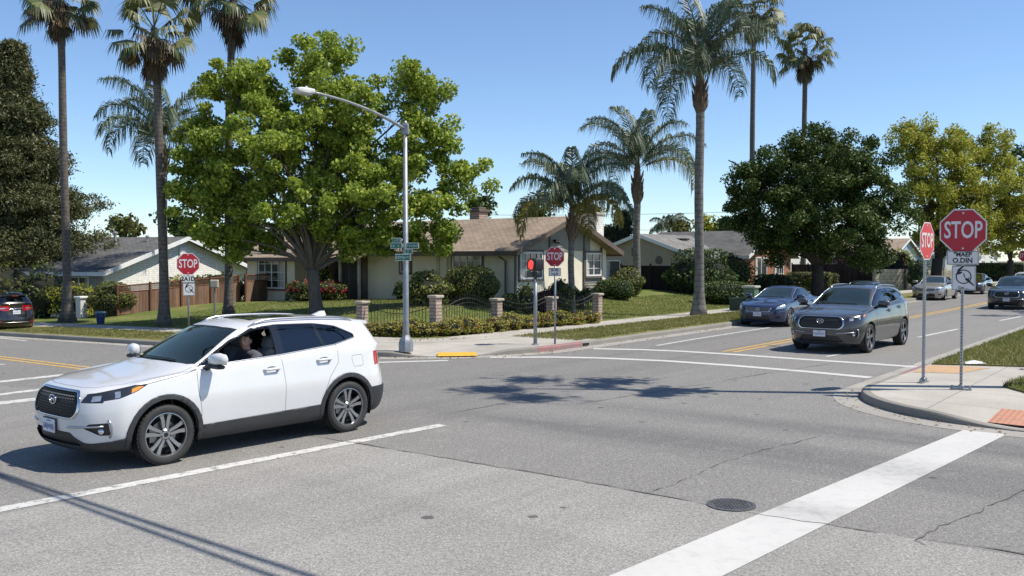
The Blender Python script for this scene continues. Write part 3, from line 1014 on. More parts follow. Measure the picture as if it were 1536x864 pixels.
    for sg in (1, -1):
        for hx, h in hz:
            y0 = sy(hx, h)
            hd = MB(); hd.tube([(hx+.125, (y0+.002)*sg, h), (hx+.095, (y0+.030)*sg, h+.003), (hx-.095, (y0+.034)*sg, h+.010), (hx-.13, (y0+.002)*sg, h+.012)], [.012, .019, .019, .012], 8)
            hd.build('door_handle', paint, root, True)
    # roof details
    if suv:
        if rails:
            for sg in (1, -1):
                rl = MB()
                pts = []
                for k in range(15):
                    t = k / 14; x = .05 - 1.78*t
                    z0 = tree.ray_cast(Vector((x, .585 - .03*max(0, t-.8), 3)), Vector((0, 0, -1)))[0].z
                    lift = .045 * min(1, math.sin(math.pi*t)*3.2)
                    pts.append((x, (.585 - .03*max(0, t-.8)*3)*sg, z0 + lift - .004))
                rl.tube(pts, [.010]+[.016]*13+[.010], 8)
                rl.build('roof_rail', M_SATIN, root, True)
        fin = MB()
        zf = tree.ray_cast(Vector((-1.55, .001, 3)), Vector((0, 0, -1)))[0].z
        fin.prism([(-1.42, 0), (-1.60, .065), (-1.66, .065), (-1.68, 0)], lambda a, b, d: (a, d*(1-b*6), zf - .006 + b), -.035, .035)
        fin.build('roof_antenna', paint, root)
        sp = MB()
        pts = [(-1.90, 1.565), (-2.09, 1.548), (-2.15, 1.528), (-2.13, 1.495), (-1.94, 1.500)]
        sp.prism(pts, lambda a, b, d: (a + abs(d)*abs(d)*.25, d, b - .03*abs(d)**2), -.50, .50)
        # finer across
        sp = MB(); vs = []; ds = np.linspace(-.50, .50, 13)
        for d in ds:
            for a, b_ in pts: vs.append((a + d*d*.28, d, b_ - .05*d*d))
        n = len(pts); fs = []
        for i in range(12):
            for k in range(n):
                l = (k+1) % n; fs.append((i*n+k, i*n+l, (i+1)*n+l, (i+1)*n+k))
        fs += [tuple(range(n)), tuple(range(12*n, 13*n))]
        sp.add(vs, fs); so = sp.build('roof_spoiler', paint, root, smooth_=40)
        bl = MB(); bl.bbox((-2.195, 0, 1.503), (.02, .26, .018), .004); bl.build('brake_light', M_RED, so)
        hb = MB(); hb.tube([(sx(y, .975, 1)-.012, y, .975) for y in np.linspace(-.34, .34, 9)], .012, 6); hb.build('tailgate_bar', M_CHROME, root, True)
        hb = MB(); hb.tube([(sx(y, .42, 1)-.016, y, .42) for y in np.linspace(-.55, .55, 9)], .014, 6); hb.build('skid_bar', M_SATIN, root, True)
        if kind == 'suv':
            sr = MB()
            zf2 = [tree.ray_cast(Vector((x, .2, 3)), Vector((0, 0, -1)))[0].z for x in (-.15, -.85)]
            for i in range(6):
                for k in range(6):
                    pass
            vs = []; nx_, ny_ = 8, 9
            for i in range(nx_):
                for k in range(ny_):
                    x = -.12 - .75*i/(nx_-1); y = -.38 + .76*k/(ny_-1)
                    vs.append((x, y, tree.ray_cast(Vector((x, abs(y)+1e-3, 3)), Vector((0, 0, -1)))[0].z + .004))
            sr.add(vs, [(i*ny_+k, i*ny_+k+1, (i+1)*ny_+k+1, (i+1)*ny_+k) for i in range(nx_-1) for k in range(ny_-1)])
            sr.build('sunroof', M_LAMPDK, root, True)
    wp = MB()
    for ys_ in ((.45, -.15), (-.1, -.62)) if True else ():
        zz = (lambda x, y: tree.ray_cast(Vector((x, abs(y)+1e-3, 3)), Vector((0, 0, -1)))[0].z + .012)
        bx = 1.03 if suv else .93
        wp.tube([(bx - abs(y)*.06, y, zz(bx - abs(y)*.06, y)) for y in np.linspace(ys_[0], ys_[1], 7)], .009, 6)
    wp.build('wiper', M_BLACKTRIM, root)
    # inside: liner shell, floor, seats, dash, wheel
    V, Fc = [], []
    vm = {}
    for f in bm.faces:
        nm = C.names[f[C.lay]]
        c = f.calc_center_median()
        if nm in ('hole', 'windscreen', 'win_front', 'win_quarter', 'win_rear', 'win_tail', 'win_back') : continue
        if c.x > 1.25 or c.z < .35: continue
        if c.x > .95 and c.z > .9 and f.normal.z > .6: continue
        r = []
        for v in f.verts:
            if v.index not in vm:
                vm[v.index] = len(V); p = v.co - v.normal*.035
                V.append((p.x, max(p.y, 0), p.z))
            r.append(vm[v.index])
        Fc.append(r[::-1])
    n = len(V)
    V2 = V + [(x, -y, z) for x, y, z in V]
    Fc2 = Fc + [[i+n for i in f[::-1]] for f in Fc]
    me = bpy.data.meshes.new('cabin_lining'); me.from_pydata(V2, [], Fc2); me.materials.append(M_INT)
    cab = bpy.data.objects.new('cabin_lining', me); COL.objects.link(cab); cab.parent = root
    ds = MB()
    dz = 1.0 if suv else .87
    ds.bbox((.82, 0, dz-.12), (.52, 1.36, .30), .08); ds.bbox((.72, .38, dz+.01), (.2, .36, .09), .03)
    ds.build('dashboard', M_DASH, root, smooth_=40)
    fl = MB(); fl.box((-.35, 0, .31), (2.9, 1.5, .04)); fl.box((1.2, 0, .6), (.04, 1.4, .6)); 
    for ax in (a0, a1):                                            # wheel housings
        for sg in (1, -1):
            pts = arc(ax, wr, ar + .012, -20, 200, 14)
            vs = [(x, sg*.55, z) for x, z in pts] + [(x, sg*(Wd-.045), z) for x, z in pts]
            m_ = len(pts)
            fl.add(vs, [(i, i+1, m_+i+1, m_+i) for i in range(m_-1)] + [tuple(range(m_))])
    fl.box((0, 0, .24), (3.9, 1.25, .10))
    fl.build('underbody', M_BLACKTRIM, root)
    sz = .60 if suv else .45
    for sy_, sx_ in ((.37, -.12), (-.37, -.12), (.37, -1.0), (-.37, -1.0)):
        s_ = MB()
        s_.bbox((sx_ + .14, sy_, sz - .03), (.52, .50, .18), .06)
        M = Matrix.Rotation(R(-18), 4, 'Y')
        t_ = MB(); t_.bbox((0, 0, .31), (.15, .48, .62), .06); t_.bbox((.01, 0, .71), (.10, .27, .19), .04); t_.tube([(0, .06, .58), (0, .06, .68)], .008, 6); t_.tube([(0, -.06, .58), (0, -.06, .68)], .008, 6)
        s_.add([tuple(M @ Vector(p) + Vector((sx_ - .10, sy_, sz + .02))) for p in t_.v], t_.f)
        s_.build('seat', seat, root, smooth_=50)
    sw = MB()
    cxs = .40; czs = dz + .0
    tl_ = R(-62)
    pts = [(cxs + .185*math.cos(2*math.pi*k/24)*math.cos(tl_)*-1, .37 + .185*math.sin(2*math.pi*k/24), czs + .185*math.cos(2*math.pi*k/24)*-math.sin(tl_)) for k in range(24)]
    sw.tube(pts, .014, 8, closed=True)
    sw.tube([pts[6], (cxs, .37, czs), pts[18]], .014, 6); sw.tube([(cxs, .37, czs), pts[12]], .014, 6); sw.ico((cxs, .37, czs), .05, 2)
    sw.tube([(cxs, .37, czs), (cxs+.3, .37, czs-.12)], .03, 8)
    sw.build('steering_wheel', M_INT, root, True)
    rm = MB(); rm.bbox(((.42, 0, 1.43) if suv else (.30, 0, 1.24)), (.03, .24, .065), .02); rm.build('cabin_mirror', M_BLACKTRIM, root)
    for ax in (a0, a1):
        for sg in (1, -1): make_wheel(P, root, ax, sg, style, steer if ax > 0 else 0)
    bm.free()
    return root
# ================================================================== ground, roads, kerbs
def asphalt_mat():
    m = bpy.data.materials.new('asphalt'); t = NT(m)
    P = t.coords('World')
    Q = t.coords('World', rot=(0, 0, -PHI))                       # street grid
    sep = t.new('ShaderNodeSeparateXYZ'); t.link(Q, sep.inputs[0])
    u, v = sep.outputs[0], sep.outputs[1]
    big = t.noise(P, .35, 5, .6)
    mid = t.noise(P, 2.3, 5, .65)
    fine = t.noise(P, 48, 4, .78)
    vor = t.new('ShaderNodeTexVoronoi'); vor.inputs['Scale'].default_value = 42; t.link(P, vor.inputs['Vector'])
    st = t.new('ShaderNodeMapping'); st.inputs['Scale'].default_value = (1.4, .10, 1); t.link(Q, st.inputs['Vector'])
    streak_v = t.noise(st.outputs[0], 1.3, 5, .6)
    st2 = t.new('ShaderNodeMapping'); st2.inputs['Scale'].default_value = (.10, 1.4, 1); t.link(Q, st2.inputs['Vector'])
    streak_u = t.noise(st2.outputs[0], 1.3, 5, .6)
    base = t.ramp(big, [(.30, (.232, .221, .203)), (.72, (.310, .296, .272))])
    # resurfaced panels either side of the seams: smoother and darker beyond u=8.6
    wob = t.math('MULTIPLY', t.math('SUBTRACT', mid, .5), .10)
    far = t.math('GREATER_THAN', t.math('ADD', u, wob), 8.6)
    base = t.mix(t.math('MULTIPLY', far, .80), base, (.188, .180, .167))
    lane = t.math('GREATER_THAN', v, 9.25)
    base = t.mix(t.math('MULTIPLY', lane, .60), base, (.175, .168, .156))
    # wheel-polished and oily bands
    def band(c, mid_, w):
        d = t.math('DIVIDE', t.math('ABSOLUTE', t.math('SUBTRACT', c, mid_)), w)
        return t.math('SUBTRACT', 1.0, t.math('MINIMUM', d, 1.0))
    oil = t.math('MULTIPLY', t.math('MAXIMUM', band(u, 11.3, .95), t.math('MULTIPLY', band(u, 13.3, .7), .55)), t.math('MULTIPLY', band(v, 2.0, 9.0), 3.2))
    oil = t.math('MULTIPLY', t.math('MINIMUM', oil, 1.0), t.ramp(streak_v, [(.3, .35), (.7, 1.0)]))
    tk = t.math('MULTIPLY', t.math('MAXIMUM', band(v, 10.4, .5), band(v, 12.2, .5)), t.ramp(streak_u, [(.35, 0.0), (.65, .55)]))
    base = t.mix(tk, base, (.105, .103, .100))
    base = t.mix(t.math('MULTIPLY', oil, .80), base, (.092, .092, .094))
    tr = t.ramp(streak_u, [(.46, 0.0), (.74, .5)]); base = t.mix(tr, base, (.172, .164, .152))
    tr2 = t.ramp(streak_v, [(.50, 0.0), (.80, .40)]); base = t.mix(tr2, base, (.172, .164, .152))
    lt = t.ramp(mid, [(.55, 0.0), (.9, .35)]); base = t.mix(lt, base, (.40, .385, .365))
    gr2 = t.noise(P, 19, 3, .7)
    base = t.mix(1.0, base, t.ramp(gr2, [(.34, .80), (.5, 1.0), (.66, 1.17)]), 'MULTIPLY')
    # aggregate: bright and dark chips
    spk = t.ramp(fine, [(.34, .48), (.5, 1.0), (.66, 1.48)])
    col = t.mix(1.0, base, spk, 'MULTIPLY')
    chip = t.new('ShaderNodeTexVoronoi'); chip.inputs['Scale'].default_value = 26; t.link(P, chip.inputs['Vector'])
    cs = t.new('ShaderNodeSeparateColor'); t.link(chip.outputs['Color'], cs.inputs[0])
    near = t.math('LESS_THAN', chip.outputs['Distance'], .20)
    lightc = t.math('MULTIPLY', near, t.math('GREATER_THAN', cs.outputs[0], .80))
    darkc = t.math('MULTIPLY', near, t.math('LESS_THAN', cs.outputs[0], .16))
    col = t.mix(t.math('MULTIPLY', lightc, .5), col, (.60, .58, .55))
    col = t.mix(t.math('MULTIPLY', darkc, .6), col, (.06, .06, .06))
    # tar spots
    sp = t.new('ShaderNodeTexVoronoi'); sp.inputs['Scale'].default_value = 1.7; t.link(P, sp.inputs['Vector'])
    s2 = t.new('ShaderNodeSeparateColor'); t.link(sp.outputs['Color'], s2.inputs[0])
    spot = t.math('MULTIPLY', t.math('LESS_THAN', t.math('ADD', sp.outputs['Distance'], t.math('MULTIPLY', t.math('SUBTRACT', mid, .5), .08)), t.math('MULTIPLY', s2.outputs[1], .115)), t.math('GREATER_THAN', s2.outputs[0], .30))
    col = t.mix(t.math('MULTIPLY', spot, .75), col, (.045, .045, .047))
    h = t.math('ADD', t.math('MULTIPLY', fine, .6), t.math('MULTIPLY', vor.outputs['Distance'], .5))
    nr = t.bump(h, .55, .012)
    t.done(t.bsdf(col, t.ramp(mid, [(.3, .78), (.7, .92)]), 0, nr, 0, .35))
    return m


def concrete_mat(name, c=(.36, .335, .29), joint=True):
    m = bpy.data.materials.new(name); t = NT(m)
    P = t.coords('World'); Q = t.coords('World', rot=(0, 0, -PHI))
    a = t.noise(P, .8, 5, .6); b = t.noise(P, 60, 3, .7); s = t.noise(P, 5, 5, .7)
    col = t.ramp(a, [(.3, tuple(x*.82 for x in c)), (.7, tuple(x*1.1 for x in c))])
    col = t.mix(t.ramp(s, [(.55, 0.0), (.85, .5)]), col, tuple(x*.55 for x in c))
    col = t.mix(1.0, col, t.ramp(b, [(.3, .8), (.7, 1.12)]), 'MULTIPLY')
    if joint:
        sep = t.new('ShaderNodeSeparateXYZ'); t.link(Q, sep.inputs[0])
        for k, per, off in ((0, 1.55, .2), (1, 1.55, .35)):
            fr = t.math('FRACT', t.math('DIVIDE', t.math('ADD', sep.outputs[k], 100 + off), per))
            ln = t.math('LESS_THAN', fr, .013)
            col = t.mix(t.math('MULTIPLY', ln, .6), col, (.10, .09, .08))
    t.done(t.bsdf(col, .85, 0, t.bump(b, .35, .004), 0, .3))
    return m


def paint_mat(name, c, wear=.5, track=False):
    m = bpy.data.materials.new(name); t = NT(m)
    P = t.coords('World')
    a = t.noise(P, 7, 6, .7); b = t.noise(P, 55, 4, .75); g = t.noise(P, .9, 4)
    col = t.mix(t.ramp(g, [(.35, 0.0), (.75, .35)]), c, tuple(x*.72 for x in c))
    col = t.mix(t.ramp(a, [(.5, 0.0), (.85, .45)]), col, tuple(x*.5 for x in c))
    if track:
        sp_ = t.new('ShaderNodeSeparateXYZ'); t.link(t.coords('World', rot=(0, 0, -PHI)), sp_.inputs[0])
        for uu, ww in ((11.3, .9), (8.9, .5)):
            d_ = t.math('SUBTRACT', 1.0, t.math('MINIMUM', t.math('DIVIDE', t.math('ABSOLUTE', t.math('SUBTRACT', sp_.outputs[0], uu)), ww), 1.0))
            col = t.mix(t.math('MULTIPLY', d_, t.ramp(a, [(.3, .15), (.7, .75)])), col, tuple(x*.45 for x in c))
    worn = t.math('ADD', t.math('MULTIPLY', a, .55), t.math('MULTIPLY', b, .45))
    mask = t.ramp(worn, [(.60 - .06*wear, 1.0), (.66 - .06*wear, 0.0)])
    col = t.mix(t.math('SUBTRACT', 1.0, mask), col, (.17, .165, .16))
    t.done(t.bsdf(col, .7, 0, t.bump(b, .3, .004), 0, .35))
    return m


def grass_mat(name, g1, g2, dry, dryamt=.5):
    m = bpy.data.materials.new(name); t = NT(m)
    P = t.coords('World')
    a = t.noise(P, .55, 5, .65); b = t.noise(P, 9, 4, .7); f = t.noise(P, 70, 3, .8)
    col = t.mix(t.ramp(b, [(.3, 0.0), (.7, 1.0)]), g1, g2)
    col = t.mix(t.ramp(a, [(.62 - .25*dryamt, 0.0), (.85 - .2*dryamt, .85)]), col, dry)
    col = t.mix(1.0, col, t.ramp(f, [(.25, .45), (.75, 1.45)]), 'MULTIPLY')
    t.done(t.bsdf(col, .9, 0, t.bump(f, .8, .03), 0, .15))
    return m


M_ASPH = asphalt_mat()
M_CONC = concrete_mat('pavement_concrete', (.42, .392, .34))
M_GUTTER = concrete_mat('gutter_concrete', (.34, .32, .285), False)
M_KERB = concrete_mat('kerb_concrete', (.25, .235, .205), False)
M_WHITE = paint_mat('white_road_paint', (.56, .55, .52), 1.3)
M_WHITE2 = paint_mat('fresh_white_road_paint', (.53, .52, .49), -.7, True)
M_YELLOW = paint_mat('yellow_road_paint', (.54, .335, .085), 1.2)
M_REDK = paint_mat('red_kerb_paint', (.34, .15, .135), 1.9)
M_PAD = paint_mat('yellow_pad_paint', (.70, .42, .05), .2)
M_ORPAD = paint_mat('orange_pad_paint', (.50, .25, .16), .6)
M_ORPAD2 = paint_mat('faded_yellow_pad', (.50, .32, .17), .9)
M_GRASS = grass_mat('verge_grass', (.10, .115, .030), (.165, .165, .050), (.32, .26, .13), .85)
M_LAWN = grass_mat('lawn_grass', (.095, .130, .028), (.155, .185, .048), (.26, .225, .095), .55)
M_EARTH = pm('far_ground_earth', (.14, .125, .085), .95, var=.3, nscale=.05, coords='Object')
M_CRACK = pm('crack_tar', (.10, .095, .087), .9)
M_HOLE = pm('drain_dark', (.01, .01, .01), .9)
M_JOINT = pm('joint_line', (.075, .07, .062), .9)

# --- base sheets
def sheet(name, rects, zoff, mat, zf=road_z):
    mb = MB()
    for (u0, u1, v0, v1) in rects:
        vb = sorted({v0, v1} | {k for k in (17.0, 72.0) if v0 < k < v1})
        for a, b in zip(vb[:-1], vb[1:]):
            q = [W(u0, a), W(u1, a), W(u1, b), W(u0, b)]
            mb.add([(x, y, zf(x, y) + zoff) for x, y in q], [(0, 1, 2, 3)])
    return tag(mb.build(name, mat), kind='structure')

sheet('ground', [(-900, 1500, -900, 1500)], -.30, M_EARTH)
sheet('road', [(-80, 500, -2, 22), (-7, 22, -120, -2), (-7, 22, 22, 77)], 0.0, M_ASPH)


class Edge:
    """kerb line with a rounded corner; d grows inwards from the kerb face"""
    def __init__(s, u0, v0, r, side, ulen, vlen):
        s.u0, s.v0, s.r, s.side = u0, v0, r, side                 # side +1: block towards +v ; -1: towards -v
        st = []                                                   # (u,v,nu,nv,arclen)
        us = [u0 + ulen, u0 + ulen*.6, u0 + ulen*.35, u0 + 60] + [u0 + r + k*1.0 for k in range(45, 0, -1) if u0 + r + k < u0 + 60]
        for u in us: st.append((u, v0, 0, side))
        cu, cv = u0 + r, v0 + side*r
        n = 36
        for k in range(n + 1):
            a = math.pi/2 * k/n
            st.append((cu - r*math.sin(a), cv - side*r*math.cos(a), math.sin(a), side*math.cos(a)))
        vs = [r + k*1.0 for k in range(1, 46)] + [60, vlen*.5, vlen]
        for k in vs: st.append((u0, v0 + side*k, 1, 0))
        s.st = st

    def pt(s, k, d):
        u, v, nu, nv = s.st[k]
        return u + nu*d, v + nv*d

    def strip(s, name, prof, hf, mat, k0=0, k1=None, mb=None, kind='structure'):
        """prof: list of (d, h) ; hf(k,d,h) -> height above road"""
        own = mb is None
        mb = mb or MB()
        k1 = len(s.st) - 1 if k1 is None else k1
        vs, fs = [], []
        m = len(prof)
        for k in range(k0, k1 + 1):
            for d, h in prof:
                u, v = s.pt(k, d)
                x, y = W(u, v)
                vs.append((x, y, road_z(x, y) + hf(k, d, h)))
        for i in range(k1 - k0):
            for j in range(m - 1):
                a = i*m + j
                fs.append((a, a+1, a+m+1, a+m) if s.side > 0 else (a, a+m, a+m+1, a+1))
        mb.add(vs, fs)
        return tag(mb.build(name, mat, fix=False), kind=kind) if own else mb

    def near(s, x, y):
        return min(range(len(s.st)), key=lambda k: (W(*s.st[k][:2])[0]-x)**2 + (W(*s.st[k][:2])[1]-y)**2)


EA = Edge(15.9, 14.0, 5.0, 1, 235, 180)
EB = Edge(14.8, 5.1, 2.9, -1, 235, 120)
_ra = gnd(684, 538); KA = EA.near(_ra.x, _ra.y)                    # yellow ramp on the house corner

def ramp_a(k):
    u, v = EA.st[k][:2]; x, y = W(u, v)
    u2, v2 = EA.st[KA][:2]; x2, y2 = W(u2, v2)
    d = math.hypot(x-x2, y-y2)
    return 1 - smooth((d - .62) / 1.1)

def ramp_b(k):
    v = EB.st[k][1]
    return 1 - smooth((v - 2.1) / 1.5)

def hA(k, d, h):
    if d <= 0: return h
    f = ramp_a(k)
    return h - (h - .012) * f * (1 - min(max(d-.16, 0) / 1.25, 1))

def hB(k, d, h):
    if d <= 0: return h
    f = ramp_b(k)
    return h - (h - .018) * f * (1 - min(max(d-.16, 0) / 1.6, 1))

GUT = [(-.46, .004), (-.04, .006), (0.0, .006)]
KRB = [(0.0, -.02), (.012, .105), (.03, .132), (.06, .14), (.16, .14)]
EA.strip('gutter', GUT, lambda k, d, h: h, M_GUTTER)
EB.strip('gutter', GUT, lambda k, d, h: h, M_GUTTER)
# red lengths of kerb
ks = [k for k in range(len(EA.st)) if EA.st[k][1] < 14.9 and EA.st[k][0] < 22.2 and EA.st[k][0] > 19.7]
kr0, kr1 = min(ks), max(ks)
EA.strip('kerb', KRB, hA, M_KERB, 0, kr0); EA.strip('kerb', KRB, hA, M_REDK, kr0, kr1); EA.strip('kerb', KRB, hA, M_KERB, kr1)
ks = [k for k in range(len(EB.st)) if EB.st[k][0] > 19.4 and EB.st[k][0] < 21.9 and EB.st[k][1] > 5]
br0, br1 = min(ks), max(ks)
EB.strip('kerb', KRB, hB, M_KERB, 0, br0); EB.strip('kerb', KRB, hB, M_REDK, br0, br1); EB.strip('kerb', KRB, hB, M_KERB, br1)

# verge of the house corner: grass on both streets, concrete round the corner
kg = max(k for k in range(len(EA.st)) if EA.st[k][0] > 21.9 and EA.st[k][1] < 14.01)
ks2 = min(k for k in range(len(EA.st)) if EA.st[k][0] < 15.95 and EA.st[k][1] > 19.9)
CROSS = [(.16, .14)] + [(.16 + .26*i, .14) for i in range(1, 10)] + [(2.62, .14)]
EA.strip('verge', [(.16, .138), (.3, .16), (1.4, .175), (2.5, .16), (2.6, .14)], lambda k, d, h: h, M_GRASS, 0, kg)
EA.strip('verge', [(.16, .138), (.3, .16), (1.4, .175), (2.5, .16), (2.6, .14)], lambda k, d, h: h, M_GRASS, ks2)
EA.strip('pavement', CROSS, hA, M_CONC, kg, ks2)
EA.strip('pavement', [(2.6, .144), (4.22, .144)], lambda k, d, h: h, M_CONC)
EB.strip('pavement', [(.16, .14)] + [(.16 + .25*i, .14) for i in range(1, 8)] + [(2.1, .14)], hB, M_CONC)
EB.strip('pavement', [(2.1, .14), (2.85, .14)], lambda k, d, h: h, M_CONC)
mb = MB()
for (u0, u1, v0, v1) in ((17.65, 250, -80, 2.25),):
    mb.add([(*W(u, v), .138) for u, v in ((u0, v0), (u1, v0), (u1, v1), (u0, v1))], [(0, 1, 2, 3)])
tag(mb.build('pavement', M_CONC), kind='structure')

# lawn of the corner lot (rises towards the house) and the land behind it
mb = MB()
us = [20.0 + .75*i for i in range(41)] + [60, 80, 130, 260]
vs_ = [18.1 + .75*i for i in range(31)] + [45, 52, 60, 72, 100, 200]
vv = [(*W(u, v), lot_z(*W(u, v))) for u in us for v in vs_]
nv = len(vs_)
mb.add(vv, [(i*nv+j, (i+1)*nv+j, (i+1)*nv+j+1, i*nv+j+1) for i in range(len(us)-1) for j in range(nv-1)])
tag(mb.build('lawn', M_LAWN, smooth_=True), kind='structure')
# grass patches on the near right corner
def patch(name, uv, z, mat):
    mb = MB(); mb.prism(uv, lambda a, b, d: (*W(a, b), d), z - .06, z)
    return tag(mb.build(name, mat), kind='structure')
G1 = [(21.7, 4.9), (90, 4.9), (90, 3.2), (22.4, 3.2)]
G2 = [(18.7, 3.02), (19.6, 3.0), (20.2, 2.85), (20.2, -6), (17.3, -6), (17.5, 2.2)]
G3 = [(22.3, 1.3), (150, 1.3), (150, -60), (22.3, -60)]
patch('verge', G1, .172, M_GRASS); patch('verge', G2, .172, M_GRASS); patch('lawn', G3, .176, M_GRASS)

# grass blades where the turf is close enough to show them
def blades(name, n, samp, hgt, mat, seed):
    rg = np.random.default_rng(seed)
    V = np.zeros((n, 3, 3), np.float32)
    pts = np.array([samp(rg) for _ in range(n)])
    a = rg.uniform(0, 2*np.pi, n); w = rg.uniform(.008, .016, n); h = hgt * rg.uniform(.45, 1.2, n)
    dx, dy = np.cos(a)*w, np.sin(a)*w
    V[:, 0] = pts; V[:, 0, 0] -= dx; V[:, 0, 1] -= dy
    V[:, 1] = pts; V[:, 1, 0] += dx; V[:, 1, 1] += dy
    V[:, 2] = pts; V[:, 2, 2] += h; V[:, 2, 0] += rg.normal(0, .5, n)*h; V[:, 2, 1] += rg.normal(0, .5, n)*h
    return tag(np_mesh(name, V.reshape(-1, 3), np.arange(n*3).reshape(-1, 3), mat), kind='stuff')
# ================================================================== plants
def leaf_mat(name, cols, trans=.30, nscale=.5, gloss=.25):
    if name in _MC: return _MC[name]
    m = bpy.data.materials.new(name); t = NT(m)
    g = t.new('ShaderNodeNewGeometry')
    o = t.coords('Object')
    n = t.noise(o, nscale, 3)
    f = t.math('ADD', t.math('MULTIPLY', g.outputs['Random Per Island'], .65), t.math('MULTIPLY', n, .5))
    k = len(cols)
    c = t.ramp(f, [(.12 + .8*i/(k-1), cols[i]) for i in range(k)])
    d = t.new('ShaderNodeBsdfPrincipled'); t.link(c, d.inputs['Base Color'])
    d.inputs['Roughness'].default_value = .5; d.inputs['Specular IOR Level'].default_value = gloss
    tr = t.new('ShaderNodeBsdfTranslucent')
    c2 = t.mix(.5, c, (.25, .34, .05), 'MIX') if trans > .25 else c
    t.link(c2, tr.inputs['Color'])
    mx = t.new('ShaderNodeMixShader'); mx.inputs[0].default_value = trans
    t.link(d.outputs[0], mx.inputs[1]); t.link(tr.outputs[0], mx.inputs[2])
    t.done(mx.outputs[0]); _MC[name] = m
    return m


def bark_mat(name, c, scale=(6, 6, 1.2), rings=False, strength=.6, ringf=7.0):
    if name in _MC: return _MC[name]
    m = bpy.data.materials.new(name); t = NT(m)
    o = t.coords('Object', scale=scale)
    n = t.noise(o, 2.5, 5, .7); f = t.noise(t.coords('Object'), 25, 3)
    col = t.ramp(n, [(.3, tuple(x*.55 for x in c)), (.7, tuple(x*1.25 for x in c))])
    h = n
    if rings:
        sep = t.new('ShaderNodeSeparateXYZ'); t.link(t.coords('Object'), sep.inputs[0])
        w = t.math('FRACT', t.math('ADD', t.math('MULTIPLY', sep.outputs[2], ringf), t.math('MULTIPLY', n, .35)))
        ln = t.ramp(w, [(.0, .55), (.12, .95), (.8, 1.05), (1.0, .6)])
        col = t.mix(1.0, col, ln, 'MULTIPLY'); h = t.math('ADD', t.math('MULTIPLY', w, .6), n)
    t.done(t.bsdf(col, .9, 0, t.bump(t.math('ADD', h, t.math('MULTIPLY', f, .3)), strength, .03), 0, .2))
    _MC[name] = m
    return m


M_SYC = leaf_mat('sycamore_leaf', [(.085, .135, .020), (.18, .265, .034), (.32, .40, .058), (.50, .52, .10)], .42, .7)
M_DKTREE = leaf_mat('dark_tree_leaf', [(0.018, 0.039, 0.010), (0.036, 0.070, 0.015), (0.070, 0.115, 0.024), (0.154, 0.189, 0.042)], .18, .6)
M_YGTREE = leaf_mat('yellow_green_leaf', [(0.143, 0.165, 0.024), (0.264, 0.275, 0.037), (0.407, 0.385, 0.057), (0.528, 0.462, 0.083)], .42, .5)
M_BGTREE = leaf_mat('background_leaf', [(0.030, 0.054, 0.015), (0.053, 0.087, 0.021), (0.090, 0.128, 0.030)], .2, .4)
M_BGOLIVE = leaf_mat('olive_leaf', [(.05, .065, .015), (.10, .11, .025), (.16, .15, .04)], .25, .4)
M_CONIF = leaf_mat('conifer_needles', [(0.037, 0.050, 0.020), (0.069, 0.083, 0.031), (0.119, 0.125, 0.050), (0.163, 0.150, 0.069)], .12, .6)
M_DKCON = leaf_mat('dark_conifer_needles', [(0.020, 0.031, 0.017), (0.031, 0.048, 0.022), (0.050, 0.070, 0.034)], .08, .6)
M_SHRUB = leaf_mat('shrub_leaf', [(0.039, 0.058, 0.013), (0.078, 0.104, 0.023), (0.143, 0.163, 0.042)], .18, 1.2)
M_SHRUBL = leaf_mat('light_shrub_leaf', [(0.069, 0.085, 0.019), (0.131, 0.150, 0.035), (0.213, 0.213, 0.062)], .22, 1.5)
M_HEDGE = leaf_mat('hedge_leaf', [(0.033, 0.060, 0.013), (0.057, 0.094, 0.018), (0.104, 0.143, 0.034)], .15, 1.2)
M_LEMON = leaf_mat('lemon_shrub_leaf', [(.15, .17, .015), (.28, .28, .03), (.42, .38, .05)], .35, 1.0)
M_LANT = leaf_mat('border_shrub_leaf', [(.075, .090, .018), (.18, .19, .032), (.33, .29, .05), (.42, .32, .08)], .25, 2.2)
M_PLUM = leaf_mat('plum_leaf', [(0.029, 0.010, 0.013), (0.052, 0.018, 0.023), (0.098, 0.033, 0.036)], .2, .8)
M_FLOWER = leaf_mat('red_petal', [(0.245, 0.008, 0.021), (0.350, 0.021, 0.042), (0.406, 0.070, 0.084)], .25, 3)
M_ORFLOWER = leaf_mat('orange_petal', [(.50, .14, .02), (.60, .22, .04)], .25, 3)
M_FANPALM = leaf_mat('fan_palm_leaf', [(0.036, 0.053, 0.018), (0.072, 0.096, 0.031), (0.126, 0.150, 0.054), (0.240, 0.216, 0.102)], .16, .8, .5)
M_DEADPALM = leaf_mat('dead_palm_leaf', [(.055, .040, .022), (.10, .075, .042), (.17, .13, .08)], .12, 1)
M_QPALM = leaf_mat('queen_palm_leaf', [(0.034, 0.057, 0.030), (0.061, 0.095, 0.043), (0.108, 0.142, 0.068), (0.176, 0.203, 0.115)], .18, .8, .6)
M_QPALMY = leaf_mat('yellowing_palm_leaf', [(.12, .11, .03), (.22, .18, .05), (.30, .24, .09)], .3, .8)
M_CYCAD = leaf_mat('cycad_leaf', [(.02, .034, .012), (.04, .06, .02), (.07, .09, .03)], .12, 2, .5)
M_CORE = pm('shrub_inner_shade', (.012, .014, .007), .95)  # near-black stands in for the shade between the leaves
M_BARK = bark_mat('grey_brown_bark', (.135, .115, .095))
M_BARKD = bark_mat('dark_bark', (.060, .050, .042))
M_PALMBARK = bark_mat('palm_bark', (.155, .135, .118), (3, 3, 2), True, .7, 6.0)
M_PALMBARK2 = bark_mat('queen_palm_bark', (.20, .185, .165), (3, 3, 2), True, .5, 4.2)
M_BOOT = bark_mat('palm_boot', (.16, .12, .085), (8, 8, 1.5), False, .9)


